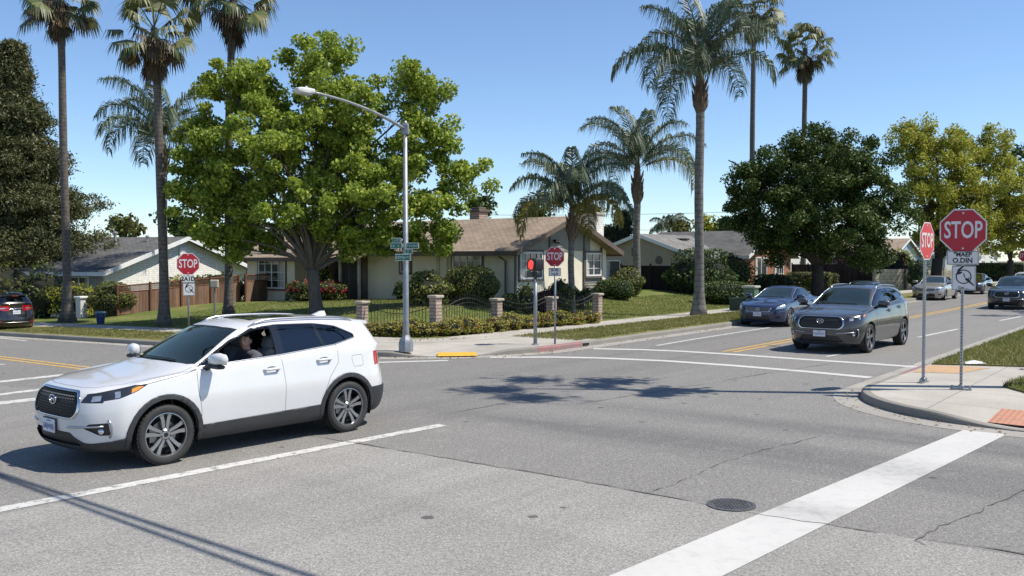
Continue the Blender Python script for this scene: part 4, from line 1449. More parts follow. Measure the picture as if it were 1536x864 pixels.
def rand_unit(rg, n):
    v = rg.normal(size=(n, 3)); return v / np.linalg.norm(v, axis=1, keepdims=True)


def leaf_quads(rg, P, size, out=None, bias=.6, aspect=.62, up=.25, droop=0.0, svar=.35):
    """diamond leaf per point with a fold; returns verts, faces"""
    n = len(P)
    nr = rand_unit(rg, n)
    if out is not None: nr = nr + out * bias
    nr[:, 2] += up
    nr /= np.linalg.norm(nr, axis=1, keepdims=True) + 1e-9
    t = np.cross(nr, rand_unit(rg, n)); t /= np.linalg.norm(t, axis=1, keepdims=True) + 1e-9
    if droop: t[:, 2] -= droop; t /= np.linalg.norm(t, axis=1, keepdims=True)
    b = np.cross(nr, t)
    s = size * (1 + rg.uniform(-svar, svar, n))[:, None]
    V = np.zeros((n, 4, 3), np.float32)
    V[:, 0] = P - t*s*.5
    V[:, 1] = P + b*s*.5*aspect + nr*s*.10 + t*s*.05
    V[:, 2] = P + t*s*.5
    V[:, 3] = P - b*s*.5*aspect + nr*s*.10 + t*s*.05
    return V.reshape(-1, 3), np.arange(n*4).reshape(-1, 4)


def limb(mb, a, b, r0, r1, rnd, sag=.0, n=6, wob=.06, sides=8):
    a, b = Vector(a), Vector(b)
    L = (b - a).length
    pts, rr = [], []
    for i in range(n + 1):
        t = i / n
        p = a.lerp(b, t)
        p.z += sag * L * math.sin(math.pi * t)
        if 0 < i < n: p += Vector((rnd.uniform(-1, 1), rnd.uniform(-1, 1), rnd.uniform(-1, 1))) * wob * L * .4
        pts.append(p); rr.append(r0 + (r1 - r0) * t)
    mb.tube(pts, rr, sides)
    return pts


def broadleaf(name, label, base, lobes, mat, bark, clump_r=.9, density=1.0, leaf=.22, per=120, trunk_r=.22, fork=2.0, seed=1, cat='tree', group=None,
              trunk_lean=(0, 0), n_main=6, gaps=.0, squash=.75, surf=.35, inner_branches=True, limb_spread=1.0, bias=.45):
    rnd = random.Random(seed); rg = np.random.default_rng(seed)
    root = thing(name, label, cat, base, 0, group)
    base = Vector(base)
    tr = MB()
    fk = Vector((trunk_lean[0], trunk_lean[1], fork))
    tr.tube([(0, 0, -.1), (0, 0, .02), (trunk_lean[0]*.2, trunk_lean[1]*.2, .35), fk*.6, fk], [trunk_r*1.7, trunk_r*1.45, trunk_r*1.12, trunk_r, trunk_r*.98], 12)
    clumps = []
    wt = [(l[1][0]*l[1][1]*l[1][2])**(2/3) for l in lobes]
    for li, (c, r) in enumerate(lobes):
        c = Vector(c) - base
        n = max(4, int(density * wt[li] / clump_r**2 * 2.2))
        ctip = c - Vector((0, 0, r[2]*.25))
        hz_ = Vector((ctip.x-fk.x, ctip.y-fk.y, 0)); mid = fk + hz_*rnd.uniform(.30, .42) + Vector((0, 0, max(.45, (ctip.z-fk.z)*.62)))
        r1 = trunk_r * (.50 if li < n_main else .32)
        tr.tube([fk - Vector((0, 0, .15)), fk.lerp(mid, .5) + Vector((0, 0, .06)), mid, mid.lerp(ctip, .5), ctip, c + Vector((0, 0, r[2]*.10))], [r1, r1*.80, r1*.60, r1*.42, r1*.28, r1*.10], 8)
        dirs = rand_unit(rg, n)
        for d in dirs:
            rad = rg.uniform(0, 1) ** surf
            p = c + Vector((d[0]*r[0]*rad, d[1]*r[1]*rad, d[2]*r[2]*rad))
            if rnd.random() < gaps: continue
            clumps.append((p, c))
            if inner_branches and rnd.random() < .30:
                s = ctip.lerp(mid, rnd.uniform(-.6, .6))
                limb(tr, s, p, r1*.20, r1*.05, rnd, .05, 4, .10, 5)
    tr.build('trunk', bark, root, True)
    m = len(clumps)
    cs = np.array([tuple(p) for p, c in clumps]); cc = np.array([tuple(c) for p, c in clumps])
    sz = rg.uniform(.65, 1.3, m) * clump_r
    P = np.repeat(cs, per, 0); S = np.repeat(sz, per)[:, None]
    off = rand_unit(rg, m*per) * (rg.uniform(0, 1, (m*per, 1)) ** .5) * S
    off[:, 2] *= squash
    P = P + off
    out = P - np.repeat(cc, per, 0); out /= np.linalg.norm(out, axis=1, keepdims=True) + 1e-6
    o2 = off / (np.linalg.norm(off, axis=1, keepdims=True) + 1e-6)
    V, F = leaf_quads(rg, P, leaf, (out*.5 + o2*.5), bias, .66, .35, .12)
    np_mesh('crown', V, F, mat, root)
    return root


def fan_leaf(rg, p0, d, lp, lb, nseg=22, spread=125, droop=.5):
    """one costapalmate leaf -> list of quad verts"""
    d = d / np.linalg.norm(d)
    side = np.cross(d, [0, 0, 1.0]); ns = np.linalg.norm(side)
    side = side / ns if ns > 1e-3 else np.array([1.0, 0, 0])
    roll = rg.normal(0, .35); upv = np.cross(side, d); side = side*math.cos(roll) + upv*math.sin(roll)
    hub = p0 + d*lp + np.array([0, 0, -.06*lp*lp])
    w = side * .022
    Q = [[p0 - w*1.3, p0 + w*1.3, hub + w*.8, hub - w*.8]]
    for k in range(nseg):
        a = math.radians(-spread + 2*spread*k/(nseg-1)) * .92
        dir_ = d*math.cos(a) + side*math.sin(a)
        L = lb * (1 - .28*(abs(a)/2.2)**1.5) * rg.uniform(.88, 1.08)
        pw = np.cross(dir_, np.cross(d, side)); pw /= np.linalg.norm(pw) + 1e-9
        m1 = hub + dir_*L*.55 + np.array([0, 0, -.08*L*droop])
        dd = dir_*(.50) + np.array([rg.normal(0, .08), rg.normal(0, .08), -droop*rg.uniform(.7, 1.25)])
        dd /= np.linalg.norm(dd)
        tip = m1 + dd*L*.5
        h0, h1 = .010, .040*lb
        Q.append([hub - pw*h0, hub + pw*h0, m1 + pw*h1, m1 - pw*h1])
        Q.append([m1 - pw*h1, m1 + pw*h1, tip + pw*.004, tip - pw*.004])
    return Q


def quads_obj(name, Q, mat, parent):
    V = np.array(Q, dtype=np.float32).reshape(-1, 3)
    return np_mesh(name, V, np.arange(len(V)).reshape(-1, 4), mat, parent)


def palm_trunk(root, H, r0, r1, flare, mat, lean=(0, 0), seed=0, bulge=None):
    rnd = random.Random(seed)
    pts, rr = [], []
    N = 26
    for i in range(N + 1):
        t = i / N
        z = -.1 + (H + .1)*t
        fl = flare * math.exp(-z / .45) if z > 0 else flare
        pts.append((lean[0]*t*t + .02*math.sin(t*9), lean[1]*t*t, z))
        rr.append((r0 + (r1 - r0)*t + fl) * rnd.uniform(.97, 1.03))
    mb = MB(); mb.tube(pts, rr, 14)
    mb.build('trunk', mat, root, True)
    return np.array(pts[-1])


def fan_palm(label, base, H, r0, r1, crown, nleaf=38, seed=1, flare=.15, group=None, lean=(0, 0), skirt=1.0, dead=10, name='fan_palm'):
    root = thing(name, label, 'palm tree', base, 0, group)
    rg = np.random.default_rng(seed)
    top = palm_trunk(root, H, r0, r1, flare, M_PALMBARK, lean, seed)
    Q = []
    for i in range(nleaf):
        el = math.radians(82 - 118*((i + .5)/nleaf)**.9 + rg.normal(0, 6)); az = i*2.39996 + rg.normal(0, .2)
        d = np.array([math.cos(el)*math.cos(az), math.cos(el)*math.sin(az), math.sin(el)])
        Q += fan_leaf(rg, top + np.array([0, 0, .1 - .35*(i/nleaf)]), d, crown*.52*rg.uniform(.75, 1.2), crown*.44*rg.uniform(.85, 1.1), 24, 105, .75 + .55*(i/nleaf))
    quads_obj('crown', Q, M_FANPALM, root)
    Q = []
    for i in range(int(46*skirt)):
        el = math.radians(rg.uniform(-82, -52)); az = rg.uniform(0, 6.283)
        d = np.array([math.cos(el)*math.cos(az), math.cos(el)*math.sin(az), math.sin(el)])
        zz = rg.uniform(-.75, .0)*crown*.75
        Q += fan_leaf(rg, top + np.array([0, 0, zz]) + d*[.5*r1, .5*r1, 0], d, crown*.13, crown*.34*rg.uniform(.7, 1.1), 11, 55, 1.5)
    for i in range(dead):
        el = math.radians(rg.uniform(-45, -10)); az = rg.uniform(0, 6.283)
        d = np.array([math.cos(el)*math.cos(az), math.cos(el)*math.sin(az), math.sin(el)])
        Q += fan_leaf(rg, top + np.array([0, 0, -.3]), d, crown*.40, crown*.36, 14, 90, 1.4)
    quads_obj('dead_fronds', Q, M_DEADPALM, root)
    return root


def frond(rg, p0, az, el, L, bend, leaflet=.62, n=105):
    """arching feather frond -> quads"""
    Q = []
    pts = [np.array(p0, float)]
    e = el
    N = 16
    tw = rg.normal(0, .25)
    for i in range(N):
        e -= bend/N * (0.25 + 1.5*i/N)
        a = az + tw*(i/N)**2
        pts.append(pts[-1] + np.array([math.cos(e)*math.cos(a), math.cos(e)*math.sin(a), math.sin(e)])*L/N)
    pts = np.array(pts)
    for i in range(N):
        dv = pts[i+1]-pts[i]; s = np.cross(dv, [0, 0, 1.0]); s /= np.linalg.norm(s)+1e-6
        w0, w1 = .035*(1-i/N)+.006, .035*(1-(i+1)/N)+.006
        Q.append([pts[i]-s*w0, pts[i]+s*w0, pts[i+1]+s*w1, pts[i+1]-s*w1])
    for k in range(n):
        t = .13 + .87*k/(n-1)
        x = t*N; i = min(int(x), N-1); p = pts[i] + (pts[i+1]-pts[i])*(x-i)
        f = pts[i+1]-pts[i]; f /= np.linalg.norm(f)
        s = np.cross(f, [0, 0, 1.0]); s /= np.linalg.norm(s)+1e-6
        prof = (.55 + .75*math.sin(math.pi*min(1, t*1.05))) * (1.0 if t < .9 else .75)
        for sg in (1, -1):
            L1 = leaflet*1.18*prof*rg.uniform(.75, 1.15)
            d1 = s*sg*rg.uniform(.55, .95) + f*rg.uniform(.35, .7) + np.array([0, 0, rg.uniform(-.15, .55)])
            d1 /= np.linalg.norm(d1)
            m1 = p + d1*L1*.45
            d2 = d1*.45 + np.array([0, 0, -rg.uniform(.8, 1.5)]); d2 /= np.linalg.norm(d2)
            tip = m1 + d2*L1*.72
            wv = np.cross(d1, [rg.normal(), rg.normal(), rg.normal()]); wv /= np.linalg.norm(wv)+1e-6
            Q.append([p-wv*.012, p+wv*.012, m1+wv*.022, m1-wv*.022])
            Q.append([m1-wv*.022, m1+wv*.022, tip+wv*.005, tip-wv*.005])
    return Q


def queen_palm(label, base, H, r0, r1, L, nf=15, seed=1, boot=1.0, group=None, flare=.12, yellow=0, name='queen_palm', lean=(0, 0), leaflet=.62, azs=None):
    root = thing(name, label, 'palm tree', base, 0, group)
    rg = np.random.default_rng(seed)
    top = palm_trunk(root, H, r0, r1, flare, M_PALMBARK2, lean, seed)
    mb = MB()                                                     # old leaf bases below the crown
    br = r1*1.0
    prof = [(br*.95, -1.30), (br*1.25, -1.15), (br*1.42, -.8), (br*1.30, -.4), (br*1.0, .0), (br*.7, .5), (br*.3, .8)]
    mb.lathe([(a, b*boot + top[2]) for a, b in prof], 12, 'z', (top[0], top[1], 0))
    for k in range(22):
        a = k*2.4; z = top[2] + boot*(-1.15 + 1.0*k/22); rr = br*1.25
        c = Vector((top[0] + math.cos(a)*rr, top[1] + math.sin(a)*rr, z))
        o = Vector((math.cos(a), math.sin(a), 0))
        mb.tube([c - o*.05, c + o*.05 + Vector((0, 0, .16*boot)), c + o*.12 + Vector((0, 0, .40*boot))], [br*.42, br*.34, br*.10], 5)
    mb.build('leaf_bases', M_BOOT, root, True)
    Q, Qy = [], []
    tp = top + np.array([0, 0, .45*boot])
    for i in range(nf):
        t = (i + .5)/nf
        el = R(87 - 58*t + rg.normal(0, 5)); az = i*2.39996 + rg.normal(0, .25) + seed
        if azs and i in azs: az = azs[i]
        q = frond(rg, tp - np.array([0, 0, .35*t*boot]), az, el, L*rg.uniform(.9, 1.08), R(88 + 62*t) + rg.normal(0, .12), leaflet)
        (Qy if i >= nf - yellow else Q).extend(q)
    Q += frond(rg, tp, 0, R(89), L*.42, R(8), .06, 8)              # unopened spear
    quads_obj('crown', Q, M_QPALM, root)
    if Qy: quads_obj('yellow_fronds', Qy, M_QPALMY, root)
    return root


def shrub(name, label, base, r, mat, n=1500, leaf=.09, seed=1, group=None, cat='shrub', flat_top=None, jit=.10, flowers=None, box=False, lobes=3):
    """r=(rx,ry,rz): leaves over a lumpy ellipsoid standing on base, with a stem and a core darkened as inner shade"""
    rg = np.random.default_rng(seed); rnd = random.Random(seed)
    root = thing(name, label, cat, base, 0, group)
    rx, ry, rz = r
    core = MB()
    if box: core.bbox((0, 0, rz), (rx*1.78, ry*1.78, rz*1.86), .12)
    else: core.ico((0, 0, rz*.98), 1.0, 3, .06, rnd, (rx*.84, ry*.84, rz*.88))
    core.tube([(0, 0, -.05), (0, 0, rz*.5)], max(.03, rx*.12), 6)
    core.build('stem_shade_core', M_CORE, root)  # core carries the inner shade in its colour, with a short stem
    d = rand_unit(rg, n)
    if box:
        e = d / np.max(np.abs(d), axis=1, keepdims=True)
        P = e * np.array([rx, ry, rz]) * (1 - rg.uniform(0, .06, (n, 1))) + rg.normal(0, jit*.25, (n, 3))
    else:
        lump = 1 + jit*(np.sin(d[:, 0]*5+seed)*np.cos(d[:, 1]*6+seed*2) + np.sin(d[:, 2]*7+seed))[:, None]
        P = d * np.array([rx, ry, rz]) * (.80 + .22*rg.uniform(0, 1, (n, 1))**.5) * lump
    P[:, 2] += rz
    P[:, 2] = np.maximum(P[:, 2], .02)
    if flat_top: P[:, 2] = np.minimum(P[:, 2], flat_top + rg.normal(0, .02, n))
    V, F = leaf_quads(rg, P, leaf, d, .9, .6, .2)
    np_mesh('foliage', V, F, mat, root)
    if flowers:
        k = flowers[1]; dd = rand_unit(rg, k); dd[:, 2] = np.abs(dd[:, 2])*.9 - .1
        c = dd*np.array([rx, ry, rz])*1.03; c[:, 2] += rz
        c = np.repeat(c, 9, 0) + rg.normal(0, flowers[2]*.45, (k*9, 3))
        V, F = leaf_quads(rg, c, flowers[2], np.repeat(dd, 9, 0), 1.0, .8, .3)
        np_mesh('flowers', V, F, flowers[0], root)
    return root


def conifer(name, label, base, H, Rmax, mat, seed=1, n=900, per=34, leaf=.26, trunk_r=.3, z0=1.2, group=None, shape=.75, cl=.55, bare=0):
    rg = np.random.default_rng(seed); rnd = random.Random(seed)
    root = thing(name, label, 'tree', base, 0, group)
    tr = MB()
    tr.tube([(0, 0, -.1), (0, 0, H*.3), (0, 0, H*.7), (0, 0, H*.98)], [trunk_r*1.25, trunk_r, trunk_r*.55, .03], 10)
    C = []
    while len(C) < n:
        t = rg.uniform(0, 1)**1.35
        z = z0 + (H - z0)*t
        L = Rmax * (1 - t)**shape * (.75 + .35*math.sin(z*2.6 + seed)*.5 + .15*rg.normal())
        L = max(L, .12)
        az = round(rg.uniform(0, 6.283)/.45)*.45 + z*.9 + rg.normal(0, .12)
        f = rg.uniform(.25, 1.0)**.6
        C.append((math.cos(az)*L*f, math.sin(az)*L*f, z - .20*L*f + .22*L*f*f, az))
        if rnd.random() < .12:
            tr.tube([(0, 0, z), (math.cos(az)*L*.5, math.sin(az)*L*.5, z - .05*L), (math.cos(az)*L*.75, math.sin(az)*L*.75, z - .05*L)], [.05, .035, .012], 5)
    tr.build('trunk', M_BARKD, root, True)
    C = np.array(C)
    P = np.repeat(C[:, :3], per, 0) + rg.normal(0, 1, (n*per, 3))*np.array([cl, cl, cl*.45])*.5
    out = np.stack([np.cos(np.repeat(C[:, 3], per)), np.sin(np.repeat(C[:, 3], per)), np.zeros(n*per)], 1)
    V, F = leaf_quads(rg, P, leaf, out*.3, .3, .34, .4, 0)
    np_mesh('crown', V, F, mat, root)
    return root
# ================================================================== houses, walls, fences
def shingle_mat(name, c1, c2, row=.16):
    m = bpy.data.materials.new(name); t = NT(m)
    o = t.coords('Object'); sep = t.new('ShaderNodeSeparateXYZ'); t.link(o, sep.inputs[0])
    cmb = t.new('ShaderNodeCombineXYZ'); t.link(sep.outputs[1], cmb.inputs[0]); t.link(sep.outputs[0], cmb.inputs[1])
    br = t.new('ShaderNodeTexBrick'); t.link(cmb.outputs[0], br.inputs['Vector'])
    br.inputs['Scale'].default_value = 1.0; br.inputs['Brick Width'].default_value = .32; br.inputs['Row Height'].default_value = row
    br.inputs['Mortar Size'].default_value = .012; br.inputs['Color1'].default_value = (*c1, 1); br.inputs['Color2'].default_value = (*c2, 1)
    br.inputs['Mortar'].default_value = (*[x*.45 for x in c1], 1); br.inputs['Bias'].default_value = 0
    n = t.noise(o, .7, 5, .65); f = t.noise(o, 30, 3)
    col = t.mix(1.0, br.outputs['Color'], t.ramp(n, [(.3, .72), (.7, 1.18)]), 'MULTIPLY')
    col = t.mix(1.0, col, t.ramp(f, [(.3, .8), (.7, 1.15)]), 'MULTIPLY')
    t.done(t.bsdf(col, .95, 0, t.bump(br.outputs['Fac'], -.5, .02), 0, .2))
    return m


def stucco(name, c):
    m = bpy.data.materials.new(name); t = NT(m)
    o = t.coords('Object'); a = t.noise(o, .6, 5, .6); f = t.noise(o, 40, 4, .7); s = t.noise(t.coords('Object', scale=(3, 3, .4)), 1.5, 4)
    col = t.ramp(a, [(.3, tuple(x*.85 for x in c)), (.7, tuple(x*1.08 for x in c))])
    col = t.mix(t.ramp(s, [(.55, 0.0), (.85, .30)]), col, tuple(x*.6 for x in c))
    t.done(t.bsdf(col, .93, 0, t.bump(f, .5, .012), 0, .2))
    return m


def brick_mat(name, c1, c2, mortar, w=.22, h=.075, ax=(0, 2), scale=1.0, ms=.010):
    m = bpy.data.materials.new(name); t = NT(m)
    o = t.coords('Object'); sep = t.new('ShaderNodeSeparateXYZ'); t.link(o, sep.inputs[0])
    hx = t.math('ADD', sep.outputs[0], sep.outputs[1]) if ax == 'xy' else sep.outputs[ax[0]]
    cmb = t.new('ShaderNodeCombineXYZ'); t.link(hx, cmb.inputs[0]); t.link(sep.outputs[2], cmb.inputs[1])
    br = t.new('ShaderNodeTexBrick'); t.link(cmb.outputs[0], br.inputs['Vector'])
    br.inputs['Scale'].default_value = scale; br.inputs['Brick Width'].default_value = w; br.inputs['Row Height'].default_value = h
    br.inputs['Mortar Size'].default_value = ms; br.inputs['Color1'].default_value = (*c1, 1); br.inputs['Color2'].default_value = (*c2, 1)
    br.inputs['Mortar'].default_value = (*mortar, 1)
    n = t.noise(o, 5, 5, .7)
    col = t.mix(1.0, br.outputs['Color'], t.ramp(n, [(.3, .75), (.7, 1.15)]), 'MULTIPLY')
    t.done(t.bsdf(col, .92, 0, t.bump(br.outputs['Fac'], -.6, .015), 0, .2))
    return m


def wood_mat(name, c, stain=.5, scale=(9, 9, .7), topdark=False):
    m = bpy.data.materials.new(name); t = NT(m)
    o = t.coords('Object', scale=scale); n = t.noise(o, 2.0, 6, .7); g = t.new('ShaderNodeNewGeometry')
    col = t.ramp(n, [(.3, tuple(x*.6 for x in c)), (.7, tuple(x*1.2 for x in c))])
    col = t.mix(1.0, col, t.ramp(g.outputs['Random Per Island'], [(0, .72), (1, 1.15)]), 'MULTIPLY')
    b = t.noise(t.coords('Object', scale=(4, 4, 1)), 1.4, 5)
    col = t.mix(t.ramp(b, [(.5, 0.0), (.8, stain)]), col, tuple(sum(c)/3*k for k in (1.15, 1.1, 1.05)))
    t.done(t.bsdf(col, .88, 0, t.bump(n, .4, .01), 0, .2))
    return m


M_SHBROWN = shingle_mat('brown_shingles', (.285, .222, .165), (.352, .280, .212))
M_SHGREY = shingle_mat('grey_shingles', (.115, .115, .112), (.160, .158, .152))
M_SHLGREY = shingle_mat('light_grey_shingles', (.19, .185, .175), (.25, .245, .23))
M_SHRED = shingle_mat('red_brown_shingles', (.21, .105, .075), (.26, .14, .10))
M_CREAM = stucco('cream_stucco', (.74, .665, .53))
M_BEIGE = stucco('beige_stucco', (.40, .33, .26))
M_WHITESTUC = stucco('white_stucco', (.62, .61, .58))
M_PALEBLUE = stucco('pale_blue_siding', (.34, .43, .52))
M_OLIVE = pm('olive_grey_siding', (.245, .235, .195), .75, var=.12, nscale=2)
M_BROWNTRIM = pm('brown_trim_paint', (.115, .088, .068), .7, var=.2)
M_CREAMTRIM = pm('cream_trim_paint', (.46, .41, .32), .7, var=.15)
M_WHITETRIM = pm('white_trim_paint', (.70, .70, .68), .55, var=.08)
M_GREYTRIM = pm('grey_trim_paint', (.35, .36, .36), .6, var=.12)
M_PANE = pm('window_pane', (.028, .034, .038), .06, var=.5, nscale=1.2, spec=.8)
M_CURTAIN = pm('window_curtain', (.40, .39, .36), .8, var=.25, nscale=9)
M_DOOR = pm('dark_door', (.022, .018, .016), .5, var=.3)
M_WBRICK = brick_mat('white_painted_brick', (.76, .74, .69), (.80, .78, .73), (.55, .53, .49), .40, .11, 'xy')
M_RBRICK = brick_mat('red_brick', (.30, .105, .060), (.36, .135, .075), (.26, .20, .16), .22, .075, 'xy')
M_SLUMP = brick_mat('slump_brick', (.40, .29, .235), (.47, .36, .29), (.22, .18, .15), .40, .105, 'xy', 1.0, .018)
M_CAP = pm('pillar_cap', (.40, .34, .265), .85, var=.18, bump=.3, bscale=40)
M_FENCE = wood_mat('weathered_redwood', (.24, .140, .092), .6)
M_FENCEPOST = wood_mat('redwood_post', (.17, .075, .045), .2)
M_FENCEDK = wood_mat('dark_stained_wood', (.022, .019, .018), .15)
M_FENCEBR = wood_mat('dark_brown_wood', (.055, .034, .028), .2)
M_REDGATE = wood_mat('red_brown_gate', (.16, .055, .038), .2)
M_TANBLOCK = brick_mat('tan_block', (.50, .42, .30), (.54, .46, .34), (.33, .27, .2), .6, .26, 'xy', 1, .02)
M_IRON = pm('black_iron', (.016, .016, .017), .5, .3, var=.2, nscale=8)
M_METALROOF = pm('flat_roof_metal', (.52, .54, .56), .5, var=.1)
M_VENT = pm('roof_vent_metal', (.40, .40, .39), .5, .5)


def window(parent, p, w, h, face, cols=2, rows=2, trim=M_WHITETRIM, surround=None, curtain=True, name='window'):
    """window standing on a wall; p is the centre on the wall plane"""
    F = (lambda a, b, d: (p[0] - d, p[1] + a, p[2] + b)) if face == '-x' else (lambda a, b, d: (p[0] + a, p[1] - d, p[2] + b))
    def bx(mb, a0, a1, b0, b1, d0, d1):
        pts = [F(a, b, d) for d in (d0, d1) for a, b in ((a0, b0), (a1, b0), (a1, b1), (a0, b1))]
        mb.add(pts, [(0,1,2,3), (7,6,5,4), (0,4,5,1), (1,5,6,2), (2,6,7,3), (3,7,4,0)])
    fr = MB(); t = .07
    bx(fr, -w/2, -w/2+t, -h/2, h/2, .002, .06); bx(fr, w/2-t, w/2, -h/2, h/2, .002, .06)
    bx(fr, -w/2+t, w/2-t, h/2-t, h/2, .002, .06); bx(fr, -w/2+t, w/2-t, -h/2, -h/2+t, .002, .06)
    for k in range(1, cols):
        a = -w/2 + w*k/cols; wd = .035 if k*2 == cols else .016
        bx(fr, a-wd, a+wd, -h/2+t, h/2-t, .012, .05)
    for k in range(1, rows):
        b = -h/2 + h*k/rows
        bx(fr, -w/2+t, w/2-t, b-.013, b+.013, .014, .042)
    o = fr.build(name, trim, parent)
    gl = MB(); bx(gl, -w/2+t*.6, w/2-t*.6, -h/2+t*.6, h/2-t*.6, .003, .020)
    gl.build('pane', M_PANE, o)
    if curtain:
        cu = MB()
        bx(cu, -w/2+t*.7, -w/2+w*.22, -h/2+t*.7, h/2-t*.7, .0205, .024)
        cu.build('curtain', M_CURTAIN, o)
    if surround:
        s = MB(); q = .10
        bx(s, -w/2-q, -w/2-.002, -h/2-q, h/2+q, .002, .045); bx(s, w/2+.002, w/2+q, -h/2-q, h/2+q, .002, .045)
        bx(s, -w/2-.002, w/2+.002, h/2+.002, h/2+q, .002, .045); bx(s, -w/2-.05, w/2+.05, -h/2-q, -h/2-.002, .002, .08)
        s.build('surround', surround, o)
    return o


def gable(root, Lx, Ly, wh, rh, mwall, mroof, mtrim, oh=.5, oy=None, y0=0.0, x0=0.0, th=.13, wall_name='wall', roof_name='roof', base=-.5, trim_face=None):
    oy = oh if oy is None else oy
    xm = x0 + Lx/2
    s = (rh - wh) / (Lx/2)
    w = MB()
    w.prism([(x0, base), (x0+Lx, base), (x0+Lx, wh), (xm, rh), (x0, wh)], lambda a, b, d: (a, d, b), y0, y0+Ly)
    wo = w.build(wall_name, mwall, root)
    r = MB(); ze = wh - oh*s + .01
    r.prism([(x0-oh, ze), (xm, rh+.01), (x0+Lx+oh, ze), (x0+Lx+oh, ze+th), (xm, rh+.01+th), (x0-oh, ze+th)], lambda a, b, d: (a, d, b), y0-oy, y0+Ly+oy)
    ro = r.build(roof_name, mroof, root)
    f = MB()
    for sg in (0, 1):                                              # rake boards, front and back
        for yy in (y0-oy-.034, y0+Ly+oy+.004):
            xe = (x0-oh-.02) if sg == 0 else (x0+Lx+oh+.02)
            f.prism([(xe, ze-.09), (xm, rh-.08), (xm, rh+th+.03), (xe, ze+th+.02)], lambda a, b, d: (a, d, b), yy, yy+.03)
    for xe in (x0-oh-.035, x0+Lx+oh+.005):
        f.box((xe+.015, y0+Ly/2, ze+.02), (.03, Ly+2*oy, .20))
    f.build('fascia', mtrim, ro)
    return wo, ro


def picket_boards(root, name, p0, p1, h0, h1, mat, bw=.14, gap=.008, th=.02, jit=.012, seed=1, z0=.06):
    """vertical boards from p0 to p1 (local xy+z of foot)"""
    rnd = random.Random(seed)
    p0, p1 = Vector(p0), Vector(p1)
    L = (p1 - p0).xy.length; n = max(2, int(L / (bw + gap)))
    ang = math.atan2(p1.y-p0.y, p1.x-p0.x)
    mb = MB()
    for k in range(n):
        t = (k + .5)/n; p = p0.lerp(p1, t); h = h0 + (h1-h0)*t + rnd.uniform(-jit, jit)
        mb.box((p.x, p.y, p.z + z0 + h/2), (L/n - gap, th, h), ang)
    return mb.build(name, mat, root)


def wood_fence(name, label, A, B, h, mat, post, lattice=0.0, npost=5, seed=1, group=None, posts=True):
    A, B = Vector(A), Vector(B)
    root = thing(name, label, 'fence', A, 0, group)
    D = B - A; ang = math.atan2(D.y, D.x); L = D.xy.length
    picket_boards(root, 'boards', (0, 0, 0), D, h, h, mat, seed=seed)
    nrm = Vector((-math.sin(ang), math.cos(ang), 0))
    rl = MB()
    for zz in (.25, h - .12):
        rl.tube([nrm*.035 + Vector((0, 0, zz)), D + nrm*.035 + Vector((0, 0, zz))], .035, 4)
    rl.tube([Vector((0, 0, h+.075)), D + Vector((0, 0, h+.075))], .03, 4)
    rl.build('rail', post, root)
    if posts:
        for k in range(npost):
            p = D*(k/(npost-1)); pb = MB()
            pb.bbox((p.x - nrm.x*.03, p.y - nrm.y*.03, p.z + (h+lattice+.2)/2), (.10, .10, h+lattice+.22), .012, ang)
            pb.build('post', post, root)
    if lattice:
        lt = MB(); step = .085; n = int(L/step)
        for k in range(n):
            for sg in (1, -1):
                t0 = k/n; t1 = (k + sg*lattice/step)/n
                if not (0 <= t1 <= 1): continue
                a = D*t0 + Vector((0, 0, h+.11)); b = D*t1 + Vector((0, 0, h+.11+lattice))
                lt.tube([a + nrm*.008*sg, b + nrm*.008*sg], .014, 4, cap=False)
        lt.build('lattice', mat, root)
        tp = MB(); tp.tube([Vector((0, 0, h+lattice+.13)), D + Vector((0, 0, h+lattice+.13))], .035, 4); tp.build('top_rail', post, root)
    return root


def iron_panel(label, A, B, h, bulge, group, nb=None, valley=False, name='iron_fence'):
    """wrought iron panel between two pillars, top rail arched or dipped"""
    A, B = Vector(A), Vector(B); D = B - A; L = D.xy.length
    root = thing(name, label, 'iron fence', A, 0, group)
    nb = nb or int(L / .115)
    top = lambda t: h + bulge*(math.sin(math.pi*t)**1.3 if not valley else (1 - math.sin(math.pi*t)))
    bars = MB()
    for k in range(1, nb):
        t = k/nb; p = D*t
        bars.tube([(p.x, p.y, p.z+.06), (p.x, p.y, p.z+top(t)+.13)], .0085, 4)
        bars.lathe([(.0, .18), (.011, .14), (.0, .12)], 4, 'z', (p.x, p.y, p.z+top(t)))
    bars.build('bars', M_IRON, root)
    for nm, fz in (('top_rail', top), ('bottom_rail', lambda t: .12), ('middle_rail', lambda t: top(t) - .14)):
        rr = MB(); rr.tube([tuple(D*t + Vector((0, 0, fz(t)))) for t in np.linspace(0, 1, 15)], .016 if nm != 'middle_rail' else .011, 5)
        rr.build(nm, M_IRON, root)
    return root


def pillar(label, p, h, group, w=.28, rot=PHI):
    root = thing('brick_pillar', label, 'pillar', p, rot, group)
    m = MB(); m.bbox((0, 0, (h-.09)/2 - .05), (w, w, h-.09+.10), .012); m.build('shaft', M_SLUMP, root)
    c = MB(); c.bbox((0, 0, h-.045), (w+.10, w+.10, .085), .02); c.build('cap', M_CAP, root)
    return root


